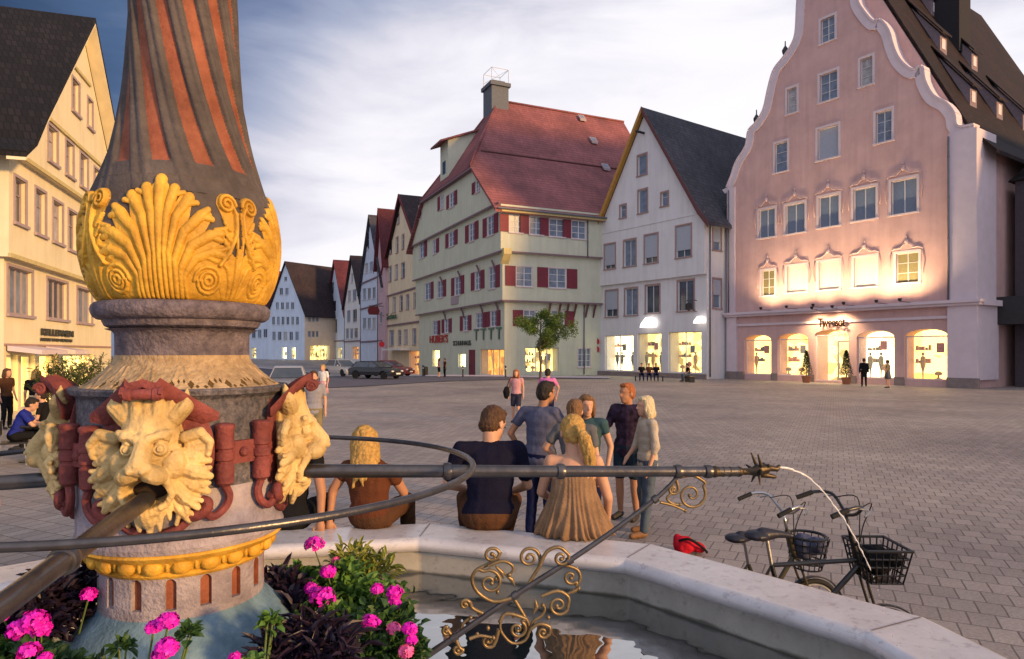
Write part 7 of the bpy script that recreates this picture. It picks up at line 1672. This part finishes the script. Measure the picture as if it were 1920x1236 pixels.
for px, Y, sd_, lb in ((118,17.2,1,'bushy potted oleander right of the black clad guest'),(152,18.0,2,'bushy potted oleander nearest the column'),(188,21,3,'potted oleander at the far end of the left hand shops')): oleander(lb, G(px, Y), sd_)
# ================================================================ benches, cafe tables
M['wood'] = mat('weathered_bench_wood', (.22,.15,.09), .8, var=.2, nscale=6)
def bench(label, c, face, L):
    o = Vector(c); t = thing('bench', label, 'bench', o); Mx = Matrix.Translation(o) @ Matrix.Rotation(R(-face), 4, 'Z')
    for i in range(4): m = MB(); m.M = Mx; m.box((-L/2,-.20+.105*i,.40), (L/2,-.11+.105*i,.435)); obj('seat_slat', m, M['wood'], t)
    for x in (-L/2+.2, L/2-.2): m = MB(); m.M = Mx; m.box((x-.04,-.18,0), (x+.04,.18,.398)); obj('leg', m, M['black'], t)
bench('long backless bench before the middle shop window', G(1217, 50.5), 10, 2.4); bench('short backless bench before the right shop window', G(1293, 49), 85, 1.4)
def table(label, c, r=.38):
    o = Vector(c); t = thing('cafe_table', label, 'table', o, 'cafe tables on the left'); m = MB(); m.lathe([(0,.71),(r,.71),(r+.01,.73),(r,.75),(0,.75)], o, 28); obj('table_top', m, M['black'], t, 40)
    m = MB(); m.lathe([(.24,0),(.24,.02),(.04,.05),(.028,.1),(.028,.69),(.1,.708),(0,.709)], o, 16); obj('pedestal', m, M['black'], t, 40)
def chair(label, c, face):
    o = Vector(c); t = thing('cafe_chair', label, 'chair', o, 'cafe chairs on the left'); Mx = Matrix.Translation(o) @ Matrix.Rotation(R(-face), 4, 'Z')
    m = MB(); m.M = Mx; m.box((-.21,-.21,.42), (.21,.21,.45)); obj('seat', m, M['black'], t); m = MB(); m.M = Mx; m.box((-.20,-.225,.58), (.20,-.205,.86)); obj('backrest', m, M['black'], t)
    for x in (-.19,.19):
        for y in (-.19,.19): m = MB(); m.M = Mx; m.tube([(x,y,.42), (x*1.1,y*1.15,0)], .012, 6); obj('leg', m, M['chrome'], t)
        m = MB(); m.M = Mx; m.tube([(x,-.2,.42), (x,-.215,.86)], .012, 6); obj('back_post', m, M['chrome'], t)
table('round black table in front of the man in blue', G(62, 13.5)); table('round black table behind the left lion mask', G(110, 15.6))
chair('chair under the man in blue', G(26, 13.1), 60); chair('chair under the guest in dark top', G(88, 15.05), 250); chair('empty chair between the two cafe tables', G(88, 13.3), 300)
chair('empty chair near the potted shrubs', G(128, 15.2), 240)
# street furniture
def bollard(label, c):
    o = Vector(c); o.z = gz(o.x, o.y)+.1; t = thing('bollard', label, 'bollard', o, 'bollards along the kerb'); m = MB(); m.lathe([(.09,0),(.09,.06),(.06,.1),(.055,.8),(.075,.83),(.07,.9),(.03,.95),(0,.955)], o, 14); obj('post', m, M['black'], t, 40); m = MB(); m.lathe([(.0585,.66),(.0605,.66),(.0605,.73),(.0585,.73)], o, 14); obj('band', m, M['white'], t)
for px, Y, lb in ((793,58.5,'bollard at the left shop window of the green house'),(868,57,'bollard before the oxblood door'),(948,56.3,'bollard at the corner of the green house')): bollard(lb, G(px, Y))
lt = thing('waste_bin', 'dark waste bin by the restaurant entrance', 'bin', G(797, 63)+V3(0,0,-.2)); m = MB(); o = G(797, 63)+V3(0,0,-.2); m.lathe([(.22,0),(.26,.05),(.28,.85),(.3,.9),(.22,1.02),(0,1.06)], o, 18); obj('bin_body', m, M['dark'], lt, 40); m = MB(); m.tube([o+V3(0,-.27,.0), o+V3(0,-.30,.85)], .02, 6); obj('post', m, M['black'], lt)
# shop sign flags and a wrought inn sign on the row
fsn = thing('inn_sign', 'dark wrought inn sign projecting from the cream house', 'sign', fC.pt(.8, .3, fC.z_at(722, 600))); m = MB(); a0 = fC.pt(.8, 0, fC.z_at(722, 575)); m.tube([a0, a0+fC.N*2.6], .05, 6); m.tube(catmull([a0-V3(0,0,1.6), a0+fC.N*1.0-V3(0,0,1.2), a0+fC.N*2.2], 5), .04, 6); obj('bracket', m, M['black'], fsn)
m = MB(); m.prism([(-.7,-1.3),(.7,-1.3),(.9,-.7),(.6,-.1),(-.6,-.1),(-.9,-.7)], lambda a, b, d: a0+fC.N*(1.9+a)+Vector((0,0,b))+fC.U*d, -.05, .05); obj('sign_plate', m, M['verge_red'], fsn)
rs = thing('round_sign', 'round dark red sign on a post beside the inn', 'road sign', G(716, 70)+V3(0,0,-.4)); o = G(716, 70)+V3(0,0,-.4); m = MB(); m.tube([o, o+V3(0,0,3.6)], .04, 6); obj('pole', m, M['frame_pale'], rs); m = MB(); m.tube([o+V3(0,-.04,3.4), o+V3(0,-.07,3.4)], .30, 20); obj('sign_disc', m, M['signred'], rs)
